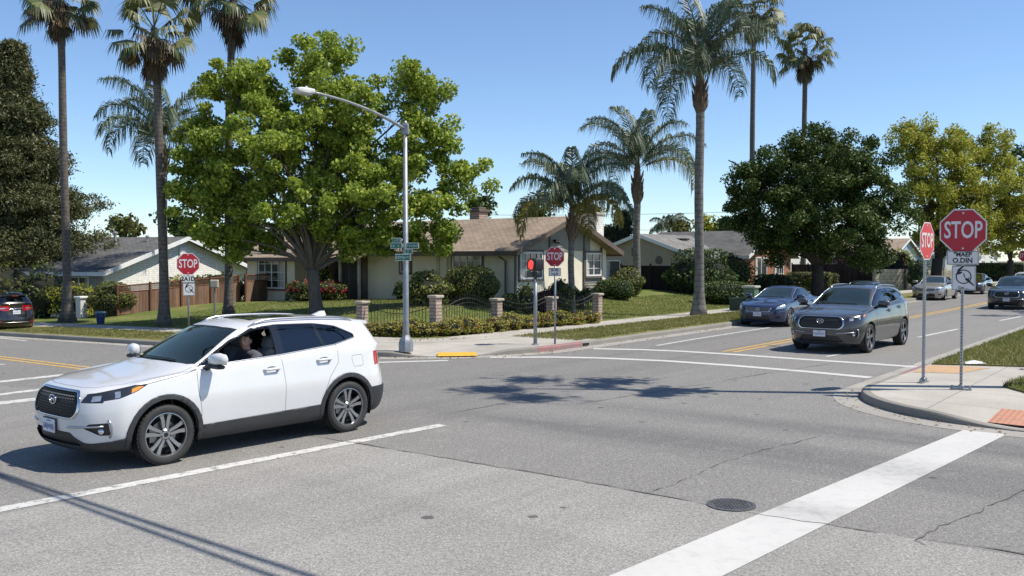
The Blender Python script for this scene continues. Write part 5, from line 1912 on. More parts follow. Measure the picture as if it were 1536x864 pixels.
# ------------------------------------------------------------- corner house
HB = 0.25                                                         # floor of its local frame above datum
def corner_house():
    x, y = W(32.2, 24.15)
    root = thing('corner_house', 'cream stucco single storey house with brown shingle roof and olive gable', 'house', (x, y, HB), PHI)
    Lx, Ly, wh, rh = 7.6, 17.4, 2.62, 4.02
    gable(root, Lx, Ly, wh, rh, M_CREAM, M_SHBROWN, M_BROWNTRIM, .62, .62)
    s = (rh - wh)/(Lx/2)
    # lap siding over the gable end
    sd = MB(); k = 0; z = wh - .05
    while z < rh - .05:
        half = lambda zz: max(.02, (rh - zz)/s)
        a0, a1 = max(.02, Lx/2 - half(z)), min(Lx*.80, Lx/2 + half(z)); b0, b1 = max(.02, Lx/2 - half(z+.15)), min(Lx*.80, Lx/2 + half(z+.15))
        if z < wh: a0 = .02; a1 = Lx*.80
        if b1 > b0 + .05:
            sd.add([(a0, -.045, z), (a1, -.045, z), (b1, -.015, z+.16), (b0, -.015, z+.16), (a0, -.004, z), (a1, -.004, z)], [(0,1,2,3), (0,4,5,1)])
        z += .155
    sd.build('gable_siding', M_OLIVE, root, fix=False)
    lo = MB()
    for k in range(9): lo.add([(5.62, -.045, .10+k*.135), (7.0, -.045, .10+k*.135), (7.0, -.012, .24+k*.135), (5.62, -.012, .24+k*.135)], [(0,1,2,3)])
    lo.build('lower_siding', M_OLIVE, root, fix=False)
    tm = MB()
    for xx, z0 in ((.03, -.3), (2.62, wh-.1), (5.52, .0), (7.08, .0)):
        zt = wh + s*min(xx, Lx-xx) - .06
        tm = MB(); tm.box((xx, -.055, (z0+zt)/2), (.11, .05, zt-z0)); tm.build('trim_board', M_BROWNTRIM, root)
    fl = MB(); fl.box((2.95, -.12, 3.02), (.10, .16, .10)); fl.ico((2.86, -.24, 2.95), .075, 2); fl.ico((3.05, -.24, 2.95), .075, 2)
    fl.build('flood_lamp', M_BLACKTRIM, root, smooth_=40)
    window(root, (6.31, -.05, 1.92), 1.36, 1.12, '-y', 2, 3, M_WHITETRIM, M_BROWNTRIM)
    window(root, (1.22, -.01, 1.90), 1.70, 1.20, '-y', 4, 3, M_WHITETRIM, M_BROWNTRIM)
    # street side (-x face), from the near corner leftwards
    window(root, (-.002, 2.62, 1.92), 1.70, 1.22, '-x', 4, 3, M_WHITETRIM, M_BROWNTRIM)
    window(root, (-.002, 6.4, 1.95), .62, .80, '-x', 1, 1, M_CREAMTRIM, M_BROWNTRIM, False)
    st = MB(); st.box((-.03, 4.35, 1.15), (.06, .16, 2.9)); st.box((-.03, 3.78, 1.15), (.05, .10, 2.9)); st.build('pilaster', M_CREAMTRIM, root)
    dp = MB(); dp.tube([(-.5, .55, 2.40), (-.3, .5, 2.25), (-.07, .42, 2.1), (-.07, .42, -.1)], .045, 8); dp.build('downpipe', M_BROWNTRIM, root)
    # entry: recess with double door, posts and a low step
    en = MB(); en.box((-.02, 10.3, 1.12), (.10, 2.7, 2.85)); eo = en.build('entry', M_BROWNTRIM, root)
    for yy in (9.72, 10.75):
        d = MB(); d.bbox((-.085, yy, 1.0), (.05, .90, 2.05), .02)
        for zz in (.55, 1.35):
            d.box((-.115, yy, zz), (.012, .55, .55))
        do = d.build('door', M_DOOR, root)
        kn = MB(); kn.ico((-.15, yy+.36, .98), .035, 2); kn.build('handle', M_SATIN, do)
    for yy in (8.9, 10.22, 11.7):
        p = MB(); p.bbox((-.62, yy, 1.10), (.13, .13, 2.62), .015); p.build('porch_post', M_CREAMTRIM, root)
    stp = MB(); stp.bbox((-.75, 10.3, -.03), (1.45, 3.5, .16), .02); stp.bbox((-1.7, 10.3, -.14), (.5, 2.4, .14), .02); stp.build('porch_step', M_CONC, root)
    window(root, (-.002, 12.05, 1.55), .75, 1.35, '-x', 2, 3, M_WHITETRIM, M_BROWNTRIM)
    # projecting front room
    pr = MB(); pr.box((-.42, 15.3, .95), (.835, 3.85, 3.10)); pr.build('front_room_wall', M_CREAM, root)
    wb = MB(); wb.box((-.86, 15.3, -.15), (.05, 3.95, .62)); wb.build('skirting_band', M_CREAM, root)
    window(root, (-.842, 15.15, 1.50), 2.15, 1.72, '-x', 4, 4, M_WHITETRIM, M_BROWNTRIM)
    cv = MB(); cv.box((-.89, 13.9, .05), (.02, .32, .26)); cv.build('crawl_vent', M_BLACKTRIM, root)
    # lower roof skirt over the front room and porch
    r = MB(); zz = wh - .62*s
    r.prism([(-1.45, zz-.30), (-.45, zz+.07), (-.45, zz+.20), (-1.45, zz-.17)], lambda a, b, d: (a, d, b), 8.4, 17.95)
    ro = r.build('porch_roof', M_SHBROWN, root)
    f = MB(); f.box((-1.47, 13.17, zz-.23), (.03, 9.55, .20)); f.build('fascia', M_BROWNTRIM, ro)
    # chimneys and roof vents
    c = MB(); c.bbox((4.5, 5.6, 4.05), (.72, .62, 1.0), .01); co = c.build('chimney', M_SLUMP, root)
    c = MB(); c.bbox((4.5, 5.6, 4.60), (.90, .78, .12), .02); c.bbox((4.5, 5.6, 4.72), (.6, .5, .14), .02); c.build('chimney_cap', M_BROWNTRIM, co)
    c = MB(); c.bbox((8.75, 1.7, 2.1), (.72, 1.3, 4.7), .02); co = c.build('chimney', M_WBRICK, root)
    c = MB(); c.bbox((8.75, 1.7, 4.5), (.84, 1.42, .12), .02); c.build('chimney_cap', M_CREAMTRIM, co)
    return root


def left_house():
    root = thing('white_brick_house', 'low house with white painted brick gable and grey shingle roof', 'house', (-20.6, 47.2, -.45), R(70))
    Lx, Ly, wh, rh = 11.7, 13.0, 2.26, 4.0
    gable(root, Lx, Ly, wh, rh, M_WBRICK, M_SHGREY, M_WHITETRIM, .55, .45)
    window(root, (6.6, -.01, 1.38), 1.9, 1.0, '-y', 2, 1, M_WHITETRIM)
    v = MB(); v.bbox((Lx/2, -.06, 3.25), (.62, .10, .62), .02)
    for k in range(4): v.box((Lx/2, -.12, 3.03+k*.14), (.5, .02, .04))
    v.build('gable_vent', M_WHITETRIM, root)
    fr = MB(); fr.box((-.02, Ly/2, .9), (.04, Ly-.2, 2.6)); fr.build('front_wall', pm('grey_front_siding', (.30, .31, .32), .7), root)
    for yy, w, h, z in ((1.6, 1.3, .9, 1.55), (4.4, .9, 1.9, 1.0), (8.6, 1.1, 1.2, 1.45)): window(root, (-.045, yy, z), w, h, '-x', 2, 1, M_WHITETRIM)
    w = MB(); w.box((-1.6, 10.6, 1.0), (3.2, 3.2, 3.1)); w.build('front_wing', M_WHITESTUC, root)
    r = MB(); r.prism([(8.6, 2.35), (10.6, 3.05), (12.6, 2.35), (12.6, 2.5), (10.6, 3.2), (8.6, 2.5)], lambda a, b, d: (d, a, b), -3.5, 2.4); r.build('wing_roof', M_SHGREY, root)
    window(root, (-3.202, 10.6, 1.3), 1.2, 1.4, '-x', 2, 2, M_WHITETRIM)
    for (xx, yy, hh, rr) in ((2.2, 5.8, .62, .06), (4.4, 3.4, .75, .07), (4.9, 1.6, .4, .05)):
        z = wh + (rh-wh)*xx/(Lx/2)
        p = MB(); p.tube([(xx, yy, z), (xx, yy, z+hh)], rr, 8); p.lathe([(rr*2.2, 0), (rr*2.2, .06), (0, .12)], 10, 'z', (xx, yy, z+hh)); p.build('roof_vent', M_VENT, root)
    g = MB(); g.box((Lx+1.6, 2.5, 1.72), (3.2, 6, .12)); g.build('flat_porch_roof', M_METALROOF, root)
    g = MB(); g.box((Lx+1.6, 3.6, .7), (2.9, 4.2, 1.9)); g.build('back_room', M_PALEBLUE, root)
    return root


def neighbour_house():
    root = thing('beige_house', 'beige stucco house with light grey roof and red brick wing', 'house', (5.6, 64.0, .35), PHI - math.pi/2)
    Lx, Ly, wh, rh = 7.2, 17.0, 2.35, 3.62
    gable(root, Lx, Ly, wh, rh, M_BEIGE, M_SHLGREY, M_WHITETRIM, .45, .4)
    window(root, (1.6, -.01, 1.35), 1.1, 1.3, '-y', 1, 1, M_WHITETRIM); window(root, (.35, -.01, 1.35), .8, 1.3, '-y', 1, 1, M_WHITETRIM)
    v = MB(); v.lathe([(0, -.03), (.24, -.03), (.28, 0)], 16, 'y', (5.0, 0, 2.0)); v.box((3.25, -.015, 2.55), (.55, .03, .55)); v.build('gable_vent', M_BROWNTRIM, root)
    sk = MB(); sk.box((4.6, 4.2, 3.45), (.5, 1.1, .10)); sk.build('skylight', M_BLACKTRIM, root)
    p = MB(); p.tube([(4.4, 12.5, 3.3), (4.4, 12.5, 3.95)], .10, 8); p.lathe([(.18, 0), (.18, .10), (0, .16)], 10, 'z', (4.4, 12.5, 3.95)); p.build('roof_vent', M_WHITETRIM, root)
    return root


def brick_house():
    root = thing('red_brick_house', 'red brick wing under a grey roof shaded by the dark tree', 'house', (15.4, 61.8, .35), PHI)
    Lx, Ly, wh, rh = 8.4, 8.0, 2.35, 3.95
    gable(root, Lx, Ly, wh, rh, M_RBRICK, M_SHGREY, M_WHITETRIM, .5, .5)
    window(root, (2.7, -.01, 1.25), 2.0, 1.9, '-y', 2, 1, M_WHITETRIM)
    window(root, (6.0, -.01, 1.30), 1.7, 1.6, '-y', 4, 3, M_WHITETRIM)
    pw = MB(); pw.tube([(-.1, .1, 2.2), (-.1, .1, 0)], .05, 8); pw.build('downpipe', M_WHITETRIM, root)
    return root


def small_house(label, p, rot, Lx, Ly, wh, rh, mw, mr, mt=M_WHITETRIM, wins=()):
    root = thing('far_house', label, 'house', p, rot)
    gable(root, Lx, Ly, wh, rh, mw, mr, mt, .5, .4)
    for (a, z, w, h, f) in wins:
        window(root, (a, -.01, z) if f == '-y' else (-.01, a, z), w, h, f, 2, 2, M_WHITETRIM)
    return root
# ================================================================== street furniture
M_GALV = pm('galvanised_steel', (.36, .37, .38), .42, .75, var=.15, nscale=14)
M_GALVW = pm('weathered_pole_steel', (.28, .295, .305), .5, .6, var=.18, nscale=6)
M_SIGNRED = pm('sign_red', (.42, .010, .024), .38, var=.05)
M_SIGNREDSUN = pm('sign_red_sunlit', (.56, .012, .024), .35, var=.05)  # brighter copy of the sign red, sunlight put into its colour
M_SIGNWHITE = pm('sign_white', (.66, .66, .65), .4, var=.04)
M_SIGNBACK = pm('sign_aluminium', (.42, .43, .44), .4, .8)
M_SIGNBLACK = pm('sign_black', (.012, .012, .012), .5)
M_SIGNGREEN = pm('sign_green', (.010, .135, .075), .4, var=.08)
M_LUM = pm('luminaire_shell', (.62, .62, .60), .5, var=.08)
M_LENSDK = pm('luminaire_lens', (.40, .40, .38), .3)
M_SIGHOUS = pm('signal_housing', (.012, .012, .013), .5)
M_REDLIT = emit_mat('lit_red_signal', (.95, .045, .03), 1.2)
M_BIN = pm('blue_bin_plastic', (.018, .045, .125), .5, var=.15)
M_BINLID = pm('bin_lid_plastic', (.22, .30, .32), .5, var=.15)
M_CABGREEN = pm('cabinet_green', (.085, .15, .095), .6, var=.15)
M_CABTOP = pm('cabinet_top', (.40, .40, .33), .6, var=.1)
M_IRONCOVER = pm('cast_iron', (.115, .11, .11), .55, .4, var=.3, nscale=20, bump=.5, bscale=60)
M_WIRE = pm('black_cable', (.015, .015, .015), .6)
M_POLEWOOD = wood_mat('utility_pole_wood', (.12, .085, .06), .2)
M_PAPER = pm('white_litter', (.7, .72, .73), .7)


def face_rot(nx, ny):               # object's local -Y looks along (nx,ny)
    return math.atan2(ny, nx) + math.pi/2


def octagon(r):
    return [(r/math.cos(math.pi/8)*math.cos(R(22.5+45*k)), r/math.cos(math.pi/8)*math.sin(R(22.5+45*k))) for k in range(8)]


def sign_poly(root, name, poly, z, y0, th, mat, parent=None):
    mb = MB(); mb.prism(poly, lambda a, b, d: (a, d, z + b), y0, y0 + th)
    return mb.build(name, mat, parent or root)


def stop_sign(label, p, nrm, zc, r, post_top, post='u', red=None, plaques=(), group='stop signs at the crossing', pw=.045, foot=True, lean=0):
    """local -Y is the sign's face"""
    root = thing('stop_sign', label, 'stop sign', p, face_rot(*nrm), group)
    red = red or M_SIGNRED
    mb = MB()
    if post == 'perf':
        mb.box((0, .032, post_top/2), (pw, pw, post_top))
        po = mb.build('post', M_GALV, root)
        h = MB()
        n = int(post_top/.055)
        for k in range(n):
            h.lathe([(0, -.001), (.011, -.001)], 8, 'y', (0, .032 - pw/2 - .001, .06 + k*.055))
        h.build('post_holes', M_SIGHOUS, po)
        if foot:
            f = MB(); f.bbox((0, .032, .045), (.085, .085, .09), .01); f.box((0, .032, .012), (.34, .10, .024)); f.tube([(-.14, .032, .02), (-.14, .032, .075)], .02, 6); f.tube([(.14, .032, .02), (.14, .032, .075)], .02, 6); f.build('base_bracket', M_GALVW, po)
    else:
        mb.tube([(0, .035, -.05), (0, .035, post_top)], .03, 10); mb.build('post', M_GALVW, root, True)
    so = sign_poly(root, 'sign_back', octagon(r), zc, -.001, .004, M_SIGNBACK)
    sign_poly(root, 'border', octagon(r), zc, -.004, .003, M_SIGNWHITE, so)
    fc = sign_poly(root, 'sign_face', octagon(r*.945), zc, -.0065, .0025, red, so)
    for zz in (r*.82, -r*.82):
        b = MB(); b.lathe([(0, -.016), (.015, -.012), (.018, -.006)], 8, 'y', (0, 0, zc+zz)); b.build('bolt', M_SIGNWHITE, so)
    text_mesh('STOP', r*1.10, 'stop_lettering', M_SIGNWHITE, fc, r*.018, .0012, (0, -.009, zc), (R(90), 0, 0), .62)
    for pl in plaques: pl(root)
    return root


def plaque(w, h, zc, lines, size, nm='plaque', dx=0.0):
    def f(root):
        o = sign_poly(root, nm, rrect(-w/2+dx, w/2+dx, -h/2, h/2, .015), zc, -.004, .004, M_SIGNWHITE)
        e = MB(); q = [(-w/2+.012+dx, -h/2+.012), (w/2-.012+dx, -h/2+.012), (w/2-.012+dx, h/2-.012), (-w/2+.012+dx, h/2-.012)]
        for i in range(4):
            a, b = q[i], q[(i+1) % 4]
            e.tube([(a[0], -.005, zc+a[1]), (b[0], -.005, zc+b[1])], .004, 4)
        e.build('plaque_border', M_SIGNBLACK, o)
        for s, dz, k in lines:
            text_mesh(s, size*k, 'lettering', M_SIGNBLACK, o, size*.03, .001, (dx, -.007, zc+dz), (R(90), 0, 0), .95)
    return f


def turn_plaque(w, h, zc, dx=0.0, cap=True):
    def f(root):
        o = sign_poly(root, 'turn_plaque', rrect(-w/2+dx, w/2+dx, -h/2, h/2, .015), zc, -.004, .004, M_SIGNWHITE)
        e = MB(); q = [(-w/2+.012+dx, -h/2+.012), (w/2-.012+dx, -h/2+.012), (w/2-.012+dx, h/2-.012), (-w/2+.012+dx, h/2-.012)]
        for i in range(4):
            a, b = q[i], q[(i+1) % 4]
            e.tube([(a[0], -.005, zc+a[1]), (b[0], -.005, zc+b[1])], .003, 4)
        e.build('plaque_border', M_SIGNBLACK, o)
        s = w/.34; zo = zc + .02*s
        g = MB()
        ring = lambda r0, a0, a1, n: [(dx + r0*math.cos(R(a0+(a1-a0)*k/n)), zo + r0*math.sin(R(a0+(a1-a0)*k/n))) for k in range(n+1)]
        def flat(pl, y=-.0065): g.prism([(a, b) for a, b in pl], lambda a, b, d: (a, d, b), y, y+.002)
        for k in range(24):
            a0, a1 = 15*k, 15*k+15.2
            o1 = ring(.112*s, a0, a1, 1); i1 = ring(.096*s, a0, a1, 1)
            flat([o1[0], o1[1], i1[1], i1[0]])
        L = lambda x, z: (dx + x*s, zo + z*s)
        flat([L(-.105, .035), L(-.085, .11), L(-.02, .165), L(.012, .172), L(.005, .155), L(-.05, .10), L(-.075, .045)], -.0068)
        flat([L(-.12, .03), L(-.06, .035), L(-.015, .065), L(-.03, .08), L(-.09, .065)], -.0072)
        flat([L(.02, -.045), L(.05, -.025), L(.15, -.125), L(.14, -.14)], -.0068)
        flat([L(.02, -.01), L(.06, -.03), L(.085, .0), L(.075, -.05), L(.03, -.06)], -.0072)
        flat([L(-.005, .05), L(.01, .05), L(.02, -.01), L(.005, -.01)], -.0076)
        g.build('turn_symbol', M_SIGNBLACK, o)
        if cap: text_mesh('Cne .....', .055*s, 'lettering', M_SIGNBLACK, o, .001, .001, (dx, -.007, zc - h*.40), (R(90), 0, 0), .9)
    return f


def street_lamp():
    b = gnd(609, 526, road_z, .14)
    root = thing('street_lamp', 'tall grey steel street lamp with curved arm on the house corner', 'street lamp', b, 0)
    zt = at(600, 188, b.y).z - b.z
    m = MB()
    m.tube([(0, 0, .02), (0, 0, .5), (0, 0, zt)], [.085, .080, .050], 14)
    m.build('pole', M_GALVW, root, True)
    f = MB(); f.lathe([(.18, -.02), (.185, .20), (.15, .29), (.12, .33), (.09, .40)], 8, 'z'); f.build('base_cover', M_GALVW, root, smooth_=30)
    cp = MB(); cp.lathe([(.054, 0), (.060, .05), (.04, .10), (0, .12)], 12, 'z', (0, 0, zt)); cp.build('pole_cap', M_GALVW, root, True)
    e = at(470, 138.5, b.y - 2.6) - b
    e = Vector((e.x, e.y, e.z))
    s = Vector((0, 0, zt - .10))
    c = Vector((e.x*.46, e.y*.46, e.z - .02))
    pts = []
    for k in range(17):
        t = k/16
        pts.append(s.lerp(c, t).lerp(c.lerp(e, t), t))
    a = MB(); a.tube(pts, [.042 - .014*k/16 for k in range(17)], 10); a.build('arm', M_GALVW, root, True)
    br = MB(); br.bbox((pts[0].x*.5, 0, zt - .10), (.18, .16, .26), .02); br.build('arm_bracket', M_GALVW, root)
    d = (Vector((e.x, e.y, 0))).normalized(); ang = math.atan2(d.y, d.x)
    lm = MB()
    vs, n = [], 10
    for (t, w, h0, h1) in ((0, .09, -.05, .06), (.06, .15, -.09, .08), (.35, .19, -.12, .085), (.62, .185, -.11, .07), (.74, .12, -.06, .03)):
        for k in range(n):
            q = 2*math.pi*k/n
            zz = (h1 if math.sin(q) > 0 else -h0)*abs(math.sin(q))**.6*math.copysign(1, math.sin(q))
            vs.append((t, w*math.copysign(abs(math.cos(q))**.5, math.cos(q)), zz + .02 - t*.03))
    fs = [(i*n+k, i*n+(k+1) % n, (i+1)*n+(k+1) % n, (i+1)*n+k) for i in range(4) for k in range(n)] + [tuple(range(n)), tuple(range(4*n, 5*n))]
    lm.add(vs, fs)
    lo = lm.build('luminaire', M_LUM, root, smooth_=45)
    lo.location = e; lo.rotation_euler = (0, 0, ang); lo.scale = (.70, .70, .70)
    ls = MB(); ls.bbox((.38, 0, -.105), (.44, .27, .06), .03); ls.build('lens', M_LENSDK, lo)
    ph = MB(); ph.lathe([(.04, 0), (.04, .06), (0, .075)], 10, 'z', (.30, 0, .085)); ph.build('photocell', M_LUM, lo)
    # street-name blades clamped to the pole
    for lab, px0, px1, py0, py1, k in (('small green street name blade, topmost on the lamp pole', 588, 602, 357, 363.4, -1), ('green street name blade left of the lamp pole under the top one', 585.5, 603, 364.2, 373, -1),
                                   ('long bright green street name blade right of the lamp pole', 609, 629, 364.2, 373, 1), ('short bright green blade under the long one right of the pole', 608, 619.5, 373.6, 380.5, 1),
                                   ('dark green street name blade across the lamp pole, lowest', 593, 616.5, 381, 391, 0)):
        yy = b.y - .12
        A, B_ = at(px0, py1, yy), at(px1, py0, yy)
        w, h = (B_.x - A.x), (B_.z - A.z)
        c = (A + B_)*.5
        r = thing('street_name_sign', lab, 'street sign', c, 0 if k <= 0 else -.35, 'street name blades on the lamp pole')
        bl = MB(); bl.bbox((0, 0, 0), (w, .012, h), .003); bo = bl.build('blade', M_SIGNWHITE, r)
        fc = MB(); fc.box((0, -.0075, 0), (w*.95, .003, h*.84)); fc.build('sign_face', M_SIGNGREEN, bo)
        lt = MB(); rnd = random.Random(int(px0*10+py0))
        nl = max(4, int(w/.055))
        for i in range(nl):
            if rnd.random() < .15: continue
            x_ = -w*.40 + w*.8*i/(nl-1); hh = h*rnd.choice((.34, .44, .44))
            lt.box((x_-.012, -.010, 0), (.008, .002, hh)); lt.box((x_+.010, -.010, rnd.choice((-.2, .2, 0))*hh), (.008, .002, hh*.6)); lt.box((x_, -.010, rnd.choice((-.45, 0, .45))*hh), (.03, .002, .008))
        lt.build('lettering', M_SIGNWHITE, bo)
        cl = MB(); cl.bbox((-.5*w*k if k else 0, .05, 0), (.07, .10, h*.5), .01); cl.build('clamp', M_GALVW, r)
    return root


def walk_signal():
    b = gnd(803, 517.5, road_z, .14)
    root = thing('crossing_signal', 'black pedestrian signal with lit red lamp on a slim steel post', 'signal', b, face_rot(-.80, -.60))
    zt = at(800, 408, b.y).z - b.z
    m = MB(); m.tube([(0, 0, -.03), (0, 0, zt)], [.052, .048], 12); m.build('post', M_GALVW, root, True)
    fl = MB(); fl.lathe([(.10, 0), (.10, .02), (.06, .04)], 12, 'z'); fl.build('base_flange', M_GALVW, root)
    zc = at(793, 397, b.y).z - b.z
    h = MB(); h.bbox((0.0, .02, zc), (.32, .34, .33), .05); ho = h.build('signal_head', M_SIGHOUS, root, smooth_=35)
    v = MB()
    n = 20
    vs = [(.135*math.cos(2*math.pi*k/n), d, zc + .135*math.sin(2*math.pi*k/n)) for d in (-.15, -.18) for k in range(n)]
    v.add(vs, [(k, (k+1) % n, n+(k+1) % n, n+k) for k in range(0, 11)] + [(k, (k+1) % n, n+(k+1) % n, n+k) for k in range(18, 20)]); v.build('visor', M_SIGHOUS, ho)
    l = MB(); l.lathe([(0, -.168), (.08, -.163), (.125, -.151)], 24, 'y', (0, 0, zc)); l.build('red_lamp', M_REDLIT, ho, True)
    bt = MB(); bt.bbox((.02, .0, zt - .07), (.24, .16, .15), .02); bt.tube([(.02, -.08, zt-.07), (.02, -.10, zt-.07)], .03, 10); bt.build('push_button_box', M_SIGHOUS, root, smooth_=35)
    br = MB(); br.tube([(0, 0, zt-.02), (0, .02, zc-.17)], .03, 8); br.tube([(.0, .1, zc+.18), (.0, .1, zc+.26)], .035, 8); br.build('bracket', M_GALV, root)
    return root


def bin_():
    p = gnd(151, 485.5, road_z, .15)
    root = thing('trash_bin', 'blue plastic bin with pale lid standing on the verge', 'bin', p, 0)
    k = .55/.62
    m = MB(); m.lathe([(.17, 0), (.20, .22), (.21, .30), (.225, .31), (.24, .52), (.235, .53)], 20, 'z'); m.build('body', M_BIN, root, smooth_=40)
    l = MB(); l.lathe([(.265, .525), (.265, .56), (.22, .60), (0, .62)], 20, 'z'); l.build('lid', M_BINLID, root, smooth_=40)
    h = MB(); h.tube([(-.28, 0, .42), (-.30, 0, .47), (-.24, 0, .50)], .015, 6); h.build('handle', M_BIN, root)
    root.scale = (.84, .84, .84)
    return root


def cabinets():
    p = at(1126.5, 441, 41.5); z = lot_z(p.x, p.y)
    r = thing('utility_cabinet', 'pale green utility cabinet with beige top beside the hedge', 'utility box', (p.x, p.y, z), PHI)
    m = MB(); m.bbox((0, 0, .50), (.52, .52, 1.05), .015); mo = m.build('body', M_CABGREEN, r)
    t = MB(); t.bbox((0, 0, 1.06), (.64, .64, .10), .02); t.build('top', M_CABTOP, r)
    d = MB(); d.box((-.263, 0, .52), (.004, .42, .85)); d.box((-.27, .15, .55), (.02, .02, .1)); d.build('door', pm('cabinet_door', (.10, .17, .11), .5), mo)
    p = at(1110, 445, 41.8)
    r = thing('utility_cabinet', 'low dark green utility box left of the pale cabinet', 'utility box', (p.x, p.y, lot_z(p.x, p.y)), PHI)
    m = MB(); m.bbox((0, 0, .24), (.75, .7, .52), .03); m.build('body', pm('dark_cabinet_green', (.02, .05, .03), .6), r)
    d = MB(); d.bbox((0, 0, .52), (.78, .73, .05), .02); d.build('lid', pm('dark_cabinet_lid', (.025, .06, .035), .6), r)


def manhole():
    p = gnd(1097, 758)
    r = thing('manhole_cover', 'round dark cast iron manhole cover in the asphalt', 'manhole', (p.x, p.y, 0), 0)
    m = MB(); m.lathe([(.24, .002), (.24, .010), (.205, .010), (.205, .004)], 36, 'z', cap=False); m.build('rim', M_IRONCOVER, r)
    m = MB(); m.lathe([(0, .008), (.200, .008), (.200, .002)], 36, 'z')
    for i in range(-6, 7):
        for j in range(-6, 7):
            x, y = i*.031, j*.031
            if x*x + y*y < .185**2: m.box((x, y, .010), (.020, .008, .006), .6 if (i+j) % 2 else -.6)
    m.build('lid', M_IRONCOVER, r)


def mailbox():
    p = gnd(322, 472, lot_z); p.z = lot_z(p.x, p.y)
    r = thing('post_box', 'small beige box on a thin grey post by the fence', 'meter box', p, .2)
    zt = at(318, 431, p.y).z - p.z
    m = MB(); m.tube([(0, 0, -.05), (0, 0, zt)], .04, 8); m.build('post', M_GALVW, r)
    b = MB(); b.bbox((0, 0, zt+.15), (.34, .30, .34), .03); b.build('box', pm('beige_box', (.42, .41, .34), .6), r)
    b = MB(); b.bbox((0, -.155, zt+.15), (.26, .015, .24), .004); b.build('door', pm('beige_box_door', (.36, .35, .30), .6), r)


# ------------------------------------------------------------------ driver
M_SKIN = pm('skin', (.55, .31, .23), .55, var=.12, nscale=30)
M_HAIR = pm('dark_hair', (.018, .013, .010), .7, var=.3, nscale=60)
M_SHIRT = pm('grey_shirt', (.085, .085, .10), .85, var=.2, nscale=25)
M_TROUSER = pm('dark_trousers', (.03, .03, .04), .9)
M_EYE = pm('eye_white', (.55, .53, .50), .3)
M_IRIS = pm('eye_iris', (.03, .018, .012), .2)
M_LIP = pm('lips', (.30, .12, .10), .5)


def skin_mesh(pts, edges, rad, root_i, lvl=2):
    me = bpy.data.meshes.new('tmp'); me.from_pydata(pts, edges, [])
    o = bpy.data.objects.new('tmp', me); COL.objects.link(o)
    md = o.modifiers.new('skin', 'SKIN')
    sv = me.skin_vertices[0].data if me.skin_vertices else None
    if sv is None:
        bpy.context.view_layer.objects.active = o; o.select_set(True)
        bpy.ops.mesh.customdata_skin_add(); sv = me.skin_vertices[0].data
    for i, r in enumerate(rad):
        sv[i].radius = (r, r) if not hasattr(r, '__len__') else r
        sv[i].use_root = (i == root_i)
    s = o.modifiers.new('s', 'SUBSURF'); s.levels = lvl
    dg = bpy.context.evaluated_depsgraph_get(); dg.update()
    m2 = bpy.data.meshes.new_from_object(o.evaluated_get(dg))
    bpy.data.objects.remove(o)
    V = [tuple(v.co) for v in m2.vertices]; F = [list(p.vertices) for p in m2.polygons]
    bpy.data.meshes.remove(m2)
    return V, F


